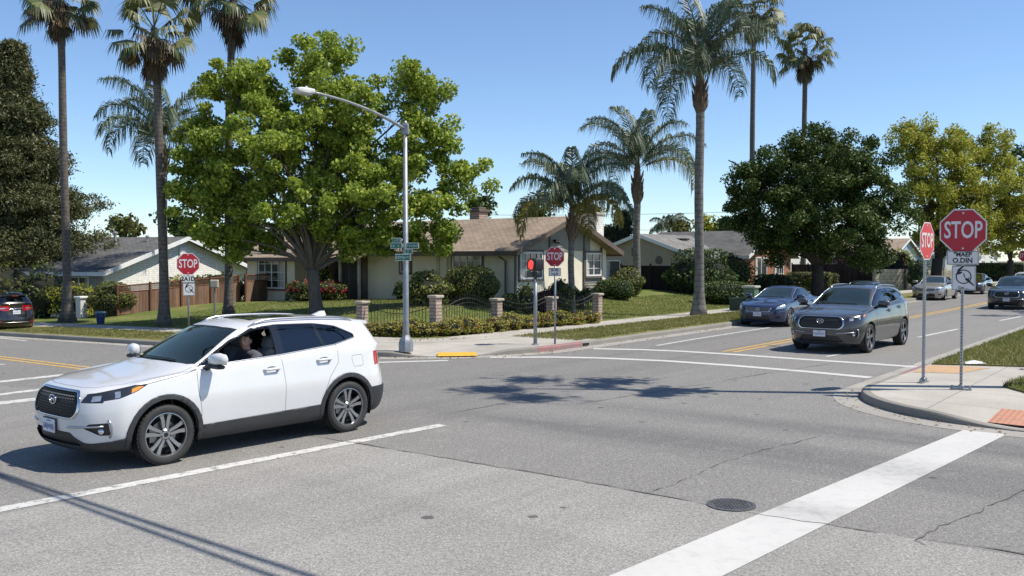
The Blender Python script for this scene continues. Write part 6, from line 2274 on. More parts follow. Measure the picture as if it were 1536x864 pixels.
def driver(car_loc, yaw, head=(-.035, .40, 1.350), look=R(38)):
    base = thing_loc = Vector(car_loc)
    hx, hy, hz = head
    P, E, Rd = [], [], []
    def v(p, r, par=None):
        P.append(p); Rd.append(r); i = len(P)-1
        if par is not None: E.append((par, i))
        return i
    pel = v((-.14, hy, .70), (.15, .12)); wa = v((-.17, hy, .86), (.135, .10), pel); ch = v((-.15, hy, 1.03), (.155, .11), wa)
    ub = v((-.11, hy, 1.14), (.12, .09), ch); nk = v((-.07, hy, 1.215), .058, ub); nt = v((-.045, hy, 1.275), .056, nk); v((hx-.005, hy, 1.315), .06, nt)
    hand = {}
    for sg in (1, -1):
        sh = v((-.10, hy+sg*.175, 1.125), .072, ub); el = v((.10 if sg > 0 else .06, hy+sg*.25, .93), .048, sh); wr = v((.32, hy+sg*.17, 1.01), .030, el)
        pm_ = v((.375, hy+sg*.165, 1.035), .034, wr); hand[sg] = pm_
        for k in range(4):
            y = hy + sg*(.165 + (k-1.5)*.0)
            z = 1.06 - k*.022
            f1 = v((.410, hy+sg*.185, z), .0095, pm_); f2 = v((.425 - .004*k, hy+sg*(.165), z+.004), .0088, f1); v((.408, hy+sg*.145, z+.002), .008, f2)
        t1 = v((.36, hy+sg*.135, 1.055), .011, pm_); v((.385, hy+sg*.125, 1.07), .009, t1)
        hp = v((-.06, hy+sg*.10, .69), .095, pel); kn = v((.34, hy+sg*.15, .70), .062, hp); an = v((.62, hy+sg*.12, .40), .042, kn); v((.74, hy+sg*.12, .38), .035, an)
    V, F = skin_mesh(P, E, Rd, pel)
    nb = len(V)
    # head
    bm = bmesh.new(); bmesh.ops.create_icosphere(bm, subdivisions=4, radius=1.0)
    HV, HF = [], [[x.index for x in f.verts] for f in bm.faces]
    cl, sl = math.cos(look), math.sin(look)
    for q in bm.verts:
        x, y, z = q.co
        X, Y, Z = x*.100, y*.076, z*.122
        if z < -.1: k = 1 - .30*(-z-.1); Y *= k; X *= (1 - .12*(-z-.1)); X += .012*(-z)
        f = max(0, x)
        if f > .5:
            g = lambda cy, cz, wy, wz: math.exp(-((y-cy)/wy)**2 - ((z-cz)/wz)**2)
            X += .026*g(0, -.16, .13, .16) + .012*g(0, .06, .09, .16)          # nose
            X -= .012*(g(.36, .06, .17, .11) + g(-.36, .06, .17, .11))           # sockets
            X += .007*(g(.36, .24, .26, .07) + g(-.36, .24, .26, .07))           # brows
            X += .006*g(0, -.46, .22, .06) - .005*g(0, -.50, .2, .02) + .005*g(0, -.55, .2, .05) + .010*g(0, -.80, .25, .14)
        HV.append((X, Y, Z))
    bm.free()
    def put(p): return (hx + p[0]*cl - p[1]*sl, hy + p[0]*sl + p[1]*cl, hz + p[2])
    V += [put(p) for p in HV]; F += [[i+nb for i in f] for f in HF]
    for sg in (1, -1):                                              # ears
        n0 = len(V); e = MB(); e.ico((-.005, sg*.078, -.005), 1, 2, sc=(.022, .010, .032)); V += [put(p) for p in e.v]; F += [[i+n0 for i in f] for f in e.f]
    me = bpy.data.meshes.new('person'); me.from_pydata(V, [], F)
    me.polygons.foreach_set('use_smooth', [True]*len(F)); me.materials.append(M_SKIN)
    o = bpy.data.objects.new('person', me); COL.objects.link(o); o.location = base; o.rotation_euler = (0, 0, yaw)
    tag(o, 'dark haired man in a grey shirt at the wheel of the white car', 'person')
    # clothes: offset shells of the body
    def shell(name, test, off, mat):
        bm2 = bmesh.new(); bm2.from_mesh(me); bm2.normal_update()
        bmesh.ops.delete(bm2, geom=[f for f in bm2.faces if not test(f.calc_center_median(), f.verts[0].index)], context='FACES')
        for q in bm2.verts: q.co += q.normal*off
        m3 = bpy.data.meshes.new(name); bm2.to_mesh(m3); bm2.free(); m3.materials.clear(); m3.materials.append(mat)
        c = bpy.data.objects.new(name, m3); COL.objects.link(c); c.parent = o
        sd = c.modifiers.new('t', 'SOLIDIFY'); sd.thickness = .006; sd.offset = 1
    shell('shirt', lambda c, i: i < nb and .70 < c.z < 1.235 - .3*abs(c.x+.08)*0 and c.x < .30 and not (c.z < .80 and c.x > -.02), .010, M_SHIRT)
    shell('trousers', lambda c, i: i < nb and c.z < .80 and c.x < .66 and not (c.z > .76 and c.x < -.02), .008, M_TROUSER)
    hr = bmesh.new(); bmesh.ops.create_icosphere(hr, subdivisions=4, radius=1.0)
    kill = [f for f in hr.faces if not ((f.calc_center_median().z > .46 - .0*f.calc_center_median().x and f.calc_center_median().x < .82) or (f.calc_center_median().x < .12 and f.calc_center_median().z > -.28) or (f.calc_center_median().z > .30 and f.calc_center_median().x < .35))]
    bmesh.ops.delete(hr, geom=kill, context='FACES')
    rnd = random.Random(3)
    for q in hr.verts:
        x, y, z = q.co; k = rnd.uniform(.99, 1.02)
        q.co = Vector(put((x*.106*k, y*.082*k, z*.129*k)))
    m3 = bpy.data.meshes.new('hair'); hr.to_mesh(m3); hr.free(); m3.materials.append(M_HAIR)
    c = bpy.data.objects.new('hair', m3); COL.objects.link(c); c.parent = o
    sd = c.modifiers.new('t', 'SOLIDIFY'); sd.thickness = .006
    for sg in (1, -1):
        e = MB(); e.ico((.083, sg*.029, .008), .0125, 2); e.v = [put(p) for p in e.v]; eo = e.build('eye', M_EYE, o, True)
        e = MB(); e.ico((.0925, sg*.029, .008), .0062, 2); e.v = [put(p) for p in e.v]; e.build('iris', M_IRIS, eo, True)
        e = MB(); e.tube([(.094, sg*.014, .026), (.096, sg*.030, .031), (.086, sg*.048, .026)], [.003, .004, .002], 5); e.v = [put(p) for p in e.v]; e.build('eyebrow', M_HAIR, o)
    e = MB(); e.tube([(.092, -.024, -.060), (.104, -.010, -.058), (.106, 0, -.060), (.104, .010, -.058), (.092, .024, -.060)], [.002, .005, .0055, .005, .002], 6); e.v = [put(p) for p in e.v]; e.build('mouth', M_LIP, o, True)
    return o
# ================================================================== assembly
# ---- road markings, seams, cracks
def ribbon(name, pts, w, mat, z=.004, step=.5, jit=0.0, seed=0, wj=0.0, zf=road_z):
    rnd = random.Random(seed)
    P = [Vector((p[0], p[1])) for p in pts]
    Q = [P[0]]
    for a, b in zip(P[:-1], P[1:]):
        n = max(1, int((b-a).length/step))
        for k in range(1, n+1): Q.append(a.lerp(b, k/n))
    if jit: Q = [Q[0]] + [q + Vector((rnd.uniform(-jit, jit), rnd.uniform(-jit, jit))) for q in Q[1:-1]] + [Q[-1]]
    vs = []
    for i, q in enumerate(Q):
        d = (Q[min(i+1, len(Q)-1)] - Q[max(i-1, 0)]).normalized(); nn = Vector((-d.y, d.x))
        ww = w*(1 + rnd.uniform(-wj, wj))/2
        for s in (1, -1):
            p = q + nn*s*ww; vs.append((p.x, p.y, zf(p.x, p.y) + z))
    mb = MB(); mb.add(vs, [(2*i, 2*i+1, 2*i+3, 2*i+2) for i in range(len(Q)-1)])
    o = mb.build(name, mat)
    return tag(o, kind='structure')

G = lambda px, py: gnd(px, py)
ribbon('lane_line', [G(-260, 816), G(0, 764.5), G(664, 637.5)], .20, M_WHITE, .004, 1, 0, 1)
a, b, c, d = G(1445, 645.5), G(1510, 652), G(1085, 864), G(915, 864)
e0, e1 = d + (d-a)*.4, c + (c-b)*.45
mb = MB(); mb.add([(p.x, p.y, .005) for p in (a, b, c, e1, e0, d)], [(0,1,2,5), (5,2,3,4)]); tag(mb.build('stop_line', M_WHITE2), kind='structure')
ribbon('crossing_line', [G(890, 523.2), G(960, 524.6), G(1020, 527), G(1110, 532.5), G(1200, 538.8), G(1290, 544.8), G(1380, 551)], .31, M_WHITE2, .005, .6)
ribbon('crossing_line', [G(735, 536.2), G(830, 535.8), G(900, 537.2), G(1000, 541.6), G(1100, 548.6), G(1210, 557.6), G(1306, 566.6)], .31, M_WHITE2, .005, .6)
for off in (-.14, .14):
    p = [G(1092, 528), G(1180, 511.5), G(1290, 490.5), G(1395, 470.5)]
    dd = (p[-1]-p[-2]).normalized(); p.append(p[-1] + dd*120)
    nn = Vector((-dd.y, dd.x, 0))*off
    ribbon('centre_line', [q+nn for q in p], .13, M_YELLOW, .004, 2)
    p = [G(150, 555), G(117, 551), G(0, 536.5)]; dd = (p[-1]-p[-2]).normalized(); p.append(p[-1] + dd*60)
    nn = Vector((-dd.y, dd.x, 0))*off
    ribbon('centre_line', [q+nn for q in p], .13, M_YELLOW, .004, 2)
for q, w in (([G(-120, 586), G(0, 572.8), G(150, 556.6)], .36), ([G(-120, 607), G(0, 592), G(150, 573)], .30), ([G(-120, 619), G(0, 605), G(150, 588)], .36)):
    ribbon('crossing_line', q, w, M_WHITE, .004, 1)
ribbon('crossing_line', [G(470, 546.5), G(575, 543.6), G(672, 541)], .22, M_WHITE2, .005, .6)
ribbon('edge_line', [G(-150, 490), G(0, 507), G(39, 511.3)], .13, M_WHITE, .004, 1)
ribbon('edge_line', [G(985, 518.5), G(1040, 509), G(1179, 487.5), G(1190, 485.8)], .12, M_WHITE, .004, 1)
ribbon('lane_line', [G(1377, 506), G(1437, 493.6)], .13, M_WHITE, .004, 1)
ribbon('lane_line', [G(1500, 481), G(1560, 469)], .13, M_WHITE, .004, 1)
ribbon('lane_line', [G(1240, 535), G(1262, 531)], .12, M_WHITE, .004, 1)
ribbon('turn_arrow', [G(-40, 548), G(7, 546.6)], .22, M_WHITE, .004, 1)
ribbon('asphalt_seam', [W(8.6, 9.1), W(8.62, 5.6), W(8.5, 3.4), W(8.68, 1.2), W(8.6, -4), W(8.6, -10)],   .016, M_CRACK, .007, .18, .018, 3, .8)
ribbon('asphalt_seam', [G(560, 668), G(470, 655), G(330, 640)], .014, M_CRACK, .0065, .2, .02, 4, .8)
ribbon('asphalt_seam', [G(864, 607), G(1000, 585), G(1160, 559), G(1250, 545)],   .014, M_CRACK, .0075, .3, .03, 5, .8)
ribbon('asphalt_seam', [G(660, 622), G(760, 604), G(864, 607)], .012, M_CRACK, .0066, .3, .03, 15, .8)
for i, pts in enumerate(([(967, 741), (985, 735), (1007, 729), (1040, 714), (1088, 693), (1150, 674), (1230, 655)], [(1388, 818), (1376, 811), (1394, 800), (1411, 789), (1435, 780), (1467, 769), (1500, 752), (1536, 736), (1580, 718)],
                         )):
    ribbon('asphalt_crack', [G(*p) for p in pts],   .011, M_CRACK, .008 if i < 2 else .0062, .10, .022, 20+i, .9)
# gutter lips, yellow and orange tactile pads
def pad(name, mat, mat2, uvs, z, dots):
    mb = MB(); mb.add([(*p, zz) for p, zz in zip(uvs, z)], [(0, 1, 2, 3)])
    o = tag(mb.build(name, mat), kind='structure')
    d = MB(); A, B, C_, D_ = [Vector((*p, zz)) for p, zz in zip(uvs, z)]
    nu, nv = dots
    for i in range(nu):
        for j in range(nv):
            s, t = (i+.5)/nu, (j+.5)/nv
            p = A.lerp(B, s).lerp(D_.lerp(C_, s), t)
            d.lathe([(.019, -.002), (.016, .003), (0, .004)], 7, 'z', tuple(p))
    d.build('domes', mat2, o)
M_ORDOME = paint_mat('orange_dome', (.48, .20, .10), .2)
M_PADDOME = paint_mat('yellow_dome', (.62, .36, .04), .2)
a, b = gnd(656, 535.2, road_z, .02), gnd(716, 534.4, road_z, .02)
c, d = gnd(713, 529.4, road_z, .05), gnd(656.5, 530.0, road_z, .05)
pad('tactile_pad', M_PAD, M_PADDOME, [(p.x, p.y) for p in (a, b, c, d)], [.034, .034, .074, .074], (22, 6))
q = [W(15.02, 2.62), W(15.02, .2), W(16.1, .2), W(16.1, 2.62)]
pad('tactile_pad', M_ORPAD, M_ORDOME, q, [.064, .032, .114, .124], (30, 13))
q = [W(20.0, 4.88), W(21.6, 4.88), W(21.75, 3.75), W(20.35, 4.1)]
mb = MB(); mb.add([(*p, .1455) for p in q], [(0, 1, 2, 3)]); tag(mb.build('faded_kerb_pad', M_ORPAD2), kind='structure')
# storm drain mouths in the red kerb
dr = MB()
for px in (866.5, 877.5):
    p = gnd(px, 519.2); u_, _v = UV(p.x, p.y); q = W(u_, 14.235)
    dr.box((q[0], q[1], .066), (.17, .5, .062), PHI)
tag(dr.build('storm_drain', M_HOLE), 'pair of dark drain openings in the red kerb', 'drain')

# ---- turf
def in_uv(u0, u1, v0, v1, zf):
    def f(rg):
        u, v = rg.uniform(u0, u1), rg.uniform(v0, v1); x, y = W(u, v); return (x, y, zf(x, y))
    return f
M_BLADE = leaf_mat('grass_blade', [(.085, .11, .026), (.14, .165, .040), (.22, .20, .075), (.34, .28, .14)], .3, .6, .15)
vz = lambda x, y: road_z(x, y) + .155
blades('verge_turf', 30000, in_uv(22, 46, 14.25, 16.55, vz), .075, M_BLADE, 1)
blades('verge_turf', 16000, in_uv(16.2, 18.4, 20, 36, vz), .075, M_BLADE, 2)
blades('lawn_turf', 26000, in_uv(20.4, 32, 18.6, 36, lot_z), .06, M_BLADE, 3)
blades('lawn_turf', 26000, in_uv(32, 50, 18.6, 23.4, lot_z), .06, M_BLADE, 4)
def in_polyuv(poly, z):
    us = [p[0] for p in poly]; vs = [p[1] for p in poly]
    def f(rg):
        while True:
            u, v = rg.uniform(min(us), min(max(us), 40)), rg.uniform(max(min(vs), 0), max(vs))
            if in_poly((u, v), poly): return (*W(u, v), z)
    return f
blades('verge_turf', 16000, in_polyuv(G1, .165), .085, M_BLADE, 5)
blades('verge_turf', 7000, in_polyuv(G2, .165), .085, M_BLADE, 6)

# fallen leaves and grit along the gutters
def scatter(name, n, samp, size, mat, seed):
    rg = np.random.default_rng(seed); P = np.array([samp(rg) for _ in range(n)])
    V, F = leaf_quads(rg, P, size, None, 0, .6, 3.0, 0, .6)
    return tag(np_mesh(name, V, F, mat), kind='stuff')
M_LITTER = leaf_mat('dry_leaf', [(.10, .06, .03), (.20, .13, .06), (.30, .21, .10)], .1, .6)
def gutter_s(E, dmin, dmax, k0, k1, h):
    def f(rg):
        k = int(rg.integers(k0, k1)); t = rg.uniform(0, 1); d = dmin + (dmax-dmin)*rg.uniform(0, 1)**2
        a, b = E.pt(k, d), E.pt(k+1, d); x, y = W(a[0]+(b[0]-a[0])*t, a[1]+(b[1]-a[1])*t)
        return (x, y, road_z(x, y) + h)
    return f
scatter('fallen_leaves', 700, gutter_s(EA, -.03, -.7, 8, len(EA.st)-8, .014), .06, M_LITTER, 1)
scatter('fallen_leaves', 500, gutter_s(EA, 4.05, 3.0, 8, len(EA.st)-12, .155), .06, M_LITTER, 2)
scatter('fallen_leaves', 260, gutter_s(EB, -.03, -.6, 30, len(EB.st)-8, .014), .05, M_LITTER, 3)
scatter('fallen_leaves', 1100, in_uv(22, 46, 14.25, 16.55, lambda x, y: road_z(x, y) + .20), .06, M_LITTER, 4)
scatter('fallen_leaves', 900, in_uv(20.5, 40, 18.6, 24, lambda x, y: lot_z(x, y) + .03), .06, M_LITTER, 5)
# ---- houses
corner_house(); left_house(); neighbour_house(); brick_house()
p = at(1262, 402, 92); small_house('far white walled house with brown roof behind the plum bushes', (p.x-6, p.y, .2), PHI, 9, 10, 2.5, 4.4, M_WHITESTUC, M_SHRED, wins=((6, 1.4, 1.4, 1.2, '-y'),))
p = at(1340, 400, 110); small_house('far pale blue house with brown roof behind the yellow green tree', (p.x, p.y, .2), PHI, 12, 13, 2.6, 4.6, M_PALEBLUE, M_SHBROWN, wins=((3, 1.4, 1.4, 1.2, '-y'), (8, 1.4, 1.6, 1.2, '-y')))
p = at(1468, 400, 130); small_house('far white house with dull brown roof at the end of the street', (p.x, p.y, .2), PHI, 14, 14, 2.6, 4.4, M_WHITESTUC, M_SHBROWN, wins=((3, 1.4, 1.6, 1.2, '-y'), (9, 1.4, 1.6, 1.2, '-y')))
p = at(1418, 400, 118); small_house('small white gabled house just behind the large stop sign', (p.x, p.y, .2), PHI - .5, 5, 8, 3.0, 4.6, M_WHITESTUC, M_METALROOF)
p = at(150, 365, 85); small_house('red roofed house beyond the white brick one', (p.x-6, p.y, -1), R(68), 9, 12, 3.4, 5.2, M_CREAM, M_SHRED)

# ---- fences, gate posts, walls
A = gnd(176, 474, lot_z); B = gnd(358, 453, lot_z)
A.z, B.z = lot_z(A.x, A.y)-.02, lot_z(B.x, B.y)-.05
wood_fence('wood_fence', 'weathered redwood fence with lattice top below the white brick gable', A, B, 1.0, M_FENCE, M_FENCEPOST, .24, 5, 3)
C_ = B + Vector((.35, -.10, 0)); D_ = at(406, 444, 49.2); D_.z = lot_z(D_.x, D_.y) - .05
wood_fence('wood_fence', 'shaded fence piece joining the corner house, dark boards with lattice', C_, D_, 1.05, M_FENCE, M_FENCEPOST, .24, 2, 5)
z_ = lot_z(6.6, 54.5) - .1
wood_fence('wood_fence', 'tall black stained fence in front of the beige house', (6.4, 54.6, z_), (9.5, 52.3, z_), 1.42, M_FENCEDK, M_FENCEDK, 0, 3, 6)
g = thing('fence_gate', 'red brown board gate at the end of the black fence', 'gate', (9.56, 52.2, z_), 0)
picket_boards(g, 'boards', (0, 0, 0), (.48, -.36, 0), 1.25, 1.25, M_REDGATE, seed=7)
rl = MB(); rl.tube([(0, .04, .3), (.48, -.32, .3)], .03, 4); rl.tube([(0, .04, 1.1), (.48, -.32, 1.1)], .03, 4); rl.build('rail', M_REDGATE, g)
A = at(1188, 428, 76); B = at(1313, 430, 72)
wood_fence('wood_fence', 'long dark brown fence behind the dark tree', (A.x, A.y, .15), (B.x, B.y, .15), 1.75, M_FENCEBR, M_FENCEBR, 0, 6, 8)
r = thing('block_wall', 'tan block garden wall with brown post under the plum bushes', 'wall', (at(1313, 433, 70.5).x, 70.5, .1), .30)
w = MB(); w.bbox((1.8, 0, .78), (3.5, .2, 1.55), .02); w.build('panel', M_TANBLOCK, r)
for xx in (.02, 3.55):
    w = MB(); w.bbox((xx, 0, .85), (.34, .34, 1.72), .02); wo = w.build('pier', M_TANBLOCK, r); w = MB(); w.bbox((xx, 0, 1.75), (.44, .44, .10), .02); w.build('cap', M_CAP, wo)
w = MB(); w.bbox((2.6, -.14, .8), (.13, .08, 1.6), .01); w.build('post', M_BROWNTRIM, r)
r = thing('block_wall', 'short pale fence beyond the silver car', 'wall', (at(1392, 432, 84).x, 84, .1), .25)
w = MB(); w.bbox((1.7, 0, .7), (3.6, .16, 1.2), .02); w.build('panel', M_TANBLOCK, r)
for xx in (-.1, 1.7, 3.5):
    w = MB(); w.bbox((xx, 0, .78), (.25, .25, 1.5), .02); w.build('pier', M_CREAMTRIM, r)
# white gate piers and iron gate by the left house
P0 = gnd(98, 474, lot_z)
r = thing('gate_pier', 'white painted brick pier with flat cap behind the left palm', 'pillar', (P0.x, P0.y, lot_z(P0.x, P0.y)), R(63))
w = MB(); w.bbox((0, 0, .50), (.9, 1.45, 1.08), .02); w.build('shaft', M_WBRICK, r); w = MB(); w.bbox((0, 0, 1.07), (1.02, 1.58, .10), .02); w.build('cap', M_WHITETRIM, r)
P1 = gnd(122, 477.5, lot_z)
r = thing('gate_pier', 'slim white pier beside the iron gate near the blue bin', 'pillar', (P1.x, P1.y, lot_z(P1.x, P1.y)), R(63))
w = MB(); w.bbox((0, 0, .44), (.34, .34, .98), .02); w.build('shaft', M_WHITESTUC, r); w = MB(); w.bbox((0, 0, .96), (.46, .46, .10), .02); w.build('cap', M_WHITETRIM, r)
P2 = gnd(130, 477, lot_z); P3 = gnd(176, 476, lot_z)
iron_panel('black iron garden gate between the white pier and the redwood fence', (P2.x, P2.y, lot_z(P2.x, P2.y)), (P3.x, P3.y, lot_z(P3.x, P3.y)), .72, .02, None, 12, name='iron_gate')
P4 = gnd(62, 471, lot_z); P5 = gnd(78, 472, lot_z)
iron_panel('short black iron fence behind the parked black car', (P4.x-2.2, P4.y+1.6, lot_z(P4.x, P4.y)), (P5.x, P5.y, lot_z(P5.x, P5.y)), .80, .0, None, 20, name='iron_fence')

# ---- brick pillars and iron panels of the front garden
pil = []
gp = 'brick pillars of the garden fence'
for lab, px, Y, h in (('brick pillar with flat cap nearest the ramp at the fence corner', 653.5, 28.45, 1.10), ('brick pillar left of the lamp, at the end of the side street fence', 543.5, 29.7, 1.06),
                      ('brick pillar in the middle, right of the arched iron panel', 745, 30.6, 1.05), ('brick pillar behind the central stop sign post', 827, 32.6, 1.02), ('last brick pillar at the far right end of the garden fence', 896, 35.0, 1.05)):
    p = at(px, 470, Y); z = max(road_z(p.x, p.y) + .14, lot_z(p.x, p.y) - .02); p = Vector((p.x, p.y, z)); pil.append(p)
    pillar(lab, p, h + (.14 if px == 653.5 else 0), gp)
gi = 'iron panels of the garden fence'
def between(a, b, m=.24):
    d = (b-a).normalized()*m; return a + d, b - d
for lab, a, b, bl, vl in (('iron fence panel left of the lamp with a dipped top rail', pil[1], pil[0], .20, True), ('arched iron fence panel right of the corner pillar', pil[0], pil[2], .30, False),
                          ('iron fence panel behind the crossing signal post', pil[2], pil[3], .22, True), ('iron fence panel right of the central stop sign', pil[3], pil[4], .24, True)):
    A, B = between(a, b); iron_panel(lab, A, B, .80, bl, gi, None, vl)

# ---- border shrubs along the fence, shrubs of the garden
def on_lot(px, Y):
    p = at(px, 450, Y); return Vector((p.x, p.y, max(lot_z(p.x, p.y), road_z(p.x, p.y) + .14) - .03))
row = [(566, 28.9, 'low border shrub at the left end of the fence'), (590, 28.55, 'border shrub second from the left end by the iron panel'), (617, 28.3, 'border shrub just right of the lamp post foot'), (638, 28.2, 'border shrub against the left side of the corner pillar'),
       (676, 28.45, 'border shrub right beside the corner pillar'), (697, 28.9, 'orange flowered border shrub under the arched panel'), (719, 29.4, 'border shrub under the right half of the arched panel'), (742, 30.0, 'border shrub in front of the middle pillar'),
       (764, 30.6, 'border shrub left of the crossing signal post'), (787, 31.2, 'border shrub behind the crossing signal post'), (812, 31.8, 'orange tipped border shrub left of the central stop sign'), (836, 32.4, 'yellowish border shrub right of the central stop sign'), (860, 33.0, 'border shrub near the far end of the fence'), (882, 33.7, 'last border shrub beside the end pillar')]
for i, (px, Y, lab) in enumerate(row):
    p = on_lot(px, Y - .1)
    shrub('border_shrub', lab, p, (.44, .40, .21 + .04*(i % 3)), M_LANT, 900, .075, 30+i, 'flowering shrubs along the garden fence', jit=.16, flowers=(M_ORFLOWER, 14 if i in (5, 10) else 10, .035))
shrub('garden_shrub', 'loose green shrub with pale leaves left of the big round bush', on_lot(640, 36.5), (.92, .85, .62), M_SHRUBL, 2600, .13, 51, jit=.16)
shrub('garden_shrub', 'big round clipped bush under the house window', on_lot(706, 38.0), (1.18, 1.1, .80), M_SHRUBL, 6500, .085, 52, jit=.04)
shrub('garden_shrub', 'small clipped green ball at the corner of the gable', on_lot(765, 37.0), (.42, .42, .36), M_HEDGE, 1500, .06, 53, jit=.03)
shrub('garden_shrub', 'thin leggy plant under the gable window left of the stop sign', on_lot(789, 36.5), (.34, .34, .60), M_SHRUB, 420, .12, 54, jit=.25)
shrub('garden_shrub', 'dark bronze shrub behind the central stop sign', on_lot(819, 36.8), (.55, .5, .52), M_PLUM, 1300, .10, 55, jit=.15)
shrub('garden_shrub', 'tall mid green shrub right of the stop sign before the gable', on_lot(840, 37.2), (.55, .5, .72), M_SHRUB, 1800, .10, 56, jit=.12)
shrub('garden_shrub', 'pale leafy shrub at the right corner of the gable', on_lot(941, 47.5), (.85, .8, .70), M_SHRUBL, 2200, .12, 57, jit=.10)
shrub('garden_shrub', 'low clipped box bush left of the pair by the lawn', on_lot(907, 45.2), (.52, .5, .46), M_HEDGE, 1800, .07, 58, jit=.03)
shrub('garden_shrub', 'wide clipped box bush right of the pair by the lawn', on_lot(931, 45.0), (.68, .62, .50), M_HEDGE, 2600, .07, 59, jit=.03)
shrub('garden_shrub', 'tiny dark shrub below the porch beside the house wall', on_lot(602, 42.5), (.35, .35, .45), M_SHRUB, 500, .12, 66, jit=.2)
def cycad(label, p, L, seed):
    root = thing('cycad', label, 'plant', p, 0); rg = np.random.default_rng(seed); Q = []
    for i in range(26):
        el = R(78 - 62*(i/26) + rg.normal(0, 6)); az = i*2.4
        Q += frond(rg, (0, 0, .25), az, el, L*rg.uniform(.8, 1.1), R(45), .20, 34)
    quads_obj('fronds', Q, M_CYCAD, root); m = MB(); m.tube([(0, 0, -.05), (0, 0, .3)], [.14, .12], 8); m.build('trunk', M_BOOT, root)
cycad('spiky cycad at the foot of the gable wall by the palm', on_lot(872, 40.0), .95, 3)
for lab, px, Y, r_, s in (('red flowering rose bush left of the shade tree trunk', 456, 44.0, (.80, .7, .55), 61), ('red flowering rose bush right of the shade tree trunk', 497, 44.5, (.72, .7, .52), 62)):
    shrub('rose_bush', lab, on_lot(px, Y), r_, M_SHRUB, 2000, .10, s, 'rose bushes before the front room', 'bush', jit=.15, flowers=(M_FLOWER, 40, .10))
shrub('garden_shrub', 'yellow green climber against the porch behind the tree', on_lot(487, 46.5), (.32, .3, 1.1), M_LEMON, 500, .13, 63, jit=.2)
# left house planting
shrub('hedge', 'dense green hedge above the redwood fence end', Vector((at(168, 440, 43).x, 43, -.25)), (1.05, .8, .80), M_SHRUBL, 4200, .10, 64, None, 'hedge', jit=.08)
shrub('garden_shrub', 'yellow green bush in front of the white brick gable', Vector((at(268, 430, 47).x, 47, -.2)), (.75, .7, .85), M_LEMON, 1300, .13, 65, jit=.15)
shrub('garden_shrub', 'light green bush rising over the fence right of the gable window', Vector((at(330, 430, 52.5).x, 52.5, -.2)), (1.7, .7, .95), M_BGTREE, 1500, .16, 67, jit=.2)
shrub('garden_shrub', 'lime green bush behind the white gate pier', Vector((at(108, 440, 44).x, 44, -.5)), (.95, .8, .98), M_LEMON, 1700, .12, 68, jit=.2)
shrub('garden_shrub', 'grey green bush behind the parked black car', Vector((at(8, 440, 45).x, 45, -.6)), (1.5, 1.2, 1.4), M_BGOLIVE, 2600, .13, 69, jit=.15)
shrub('garden_shrub', 'dark loose shrub between the conifer and the white pier', Vector((at(66, 445, 44.5).x, 44.5, -.6)), (1.0, .9, 1.3), M_SHRUB, 1500, .14, 70, jit=.2)
# right side planting
shrub('garden_shrub', 'large dark green bush beside the red brown gate', Vector((at(1050, 420, 52).x, 52, .1)), (1.9, 1.5, 1.40), M_BGTREE, 5200, .15, 71, jit=.12)
shrub('garden_shrub', 'dark spreading bush touching the brick house', Vector((at(1092, 420, 57).x, 57, .1)), (1.5, 1.3, 1.35), M_SHRUB, 3600, .14, 81, jit=.12)
shrub('hedge', 'low dark hedge behind the green utility boxes', Vector((at(1088, 440, 47).x, 47, .1)), (1.6, .8, .62), M_HEDGE, 3600, .10, 72, None, 'hedge', jit=.05)
shrub('garden_shrub', 'dark bush under the brick house windows', Vector((at(1160, 430, 59).x, 59, .1)), (1.5, .8, .72), M_SHRUB, 2200, .12, 73, jit=.12)
shrub('hedge', 'boxy clipped hedge left of the dark tree trunk', Vector((at(1213, 430, 62.5).x, 62.5, .1)), (1.35, .8, .72), M_SHRUBL, 3600, .10, 74, None, 'hedge', jit=.06, box=True)
shrub('hedge', 'boxy clipped hedge right of the dark tree trunk', Vector((at(1242, 430, 64.5).x, 64.5, .1)), (.55, .7, .66), M_SHRUBL, 1500, .10, 75, None, 'hedge', jit=.06, box=True)
shrub('plum_bush', 'broad purple leaved bush over the dark fence', Vector((at(1297, 420, 78).x, 78, .1)), (2.7, 1.8, 1.75), M_PLUM, 5200, .17, 76, None, 'bush', jit=.14)
shrub('plum_bush', 'smaller purple leaved bush above the tan block wall', Vector((at(1338, 420, 76).x, 76, .1)), (1.3, 1.2, 1.35), M_PLUM, 2200, .17, 77, None, 'bush', jit=.16)
shrub('garden_shrub', 'bright yellow green bush right of the purple ones', Vector((at(1353, 420, 79).x, 79, .1)), (1.1, 1.0, 1.55), M_LEMON, 1600, .16, 78, jit=.16)
shrub('garden_shrub', 'dark narrow evergreen right of the tan block wall', Vector((at(1377, 430, 70).x, 70, .1)), (.75, .7, 1.15), M_DKTREE, 1800, .12, 79, jit=.12)
shrub('hedge', 'long green hedge at the far end of the street', Vector((at(1485, 420, 98).x, 98, .1)), (3.4, 1.2, .95), M_HEDGE, 5200, .16, 80, None, 'hedge', jit=.04, box=True)

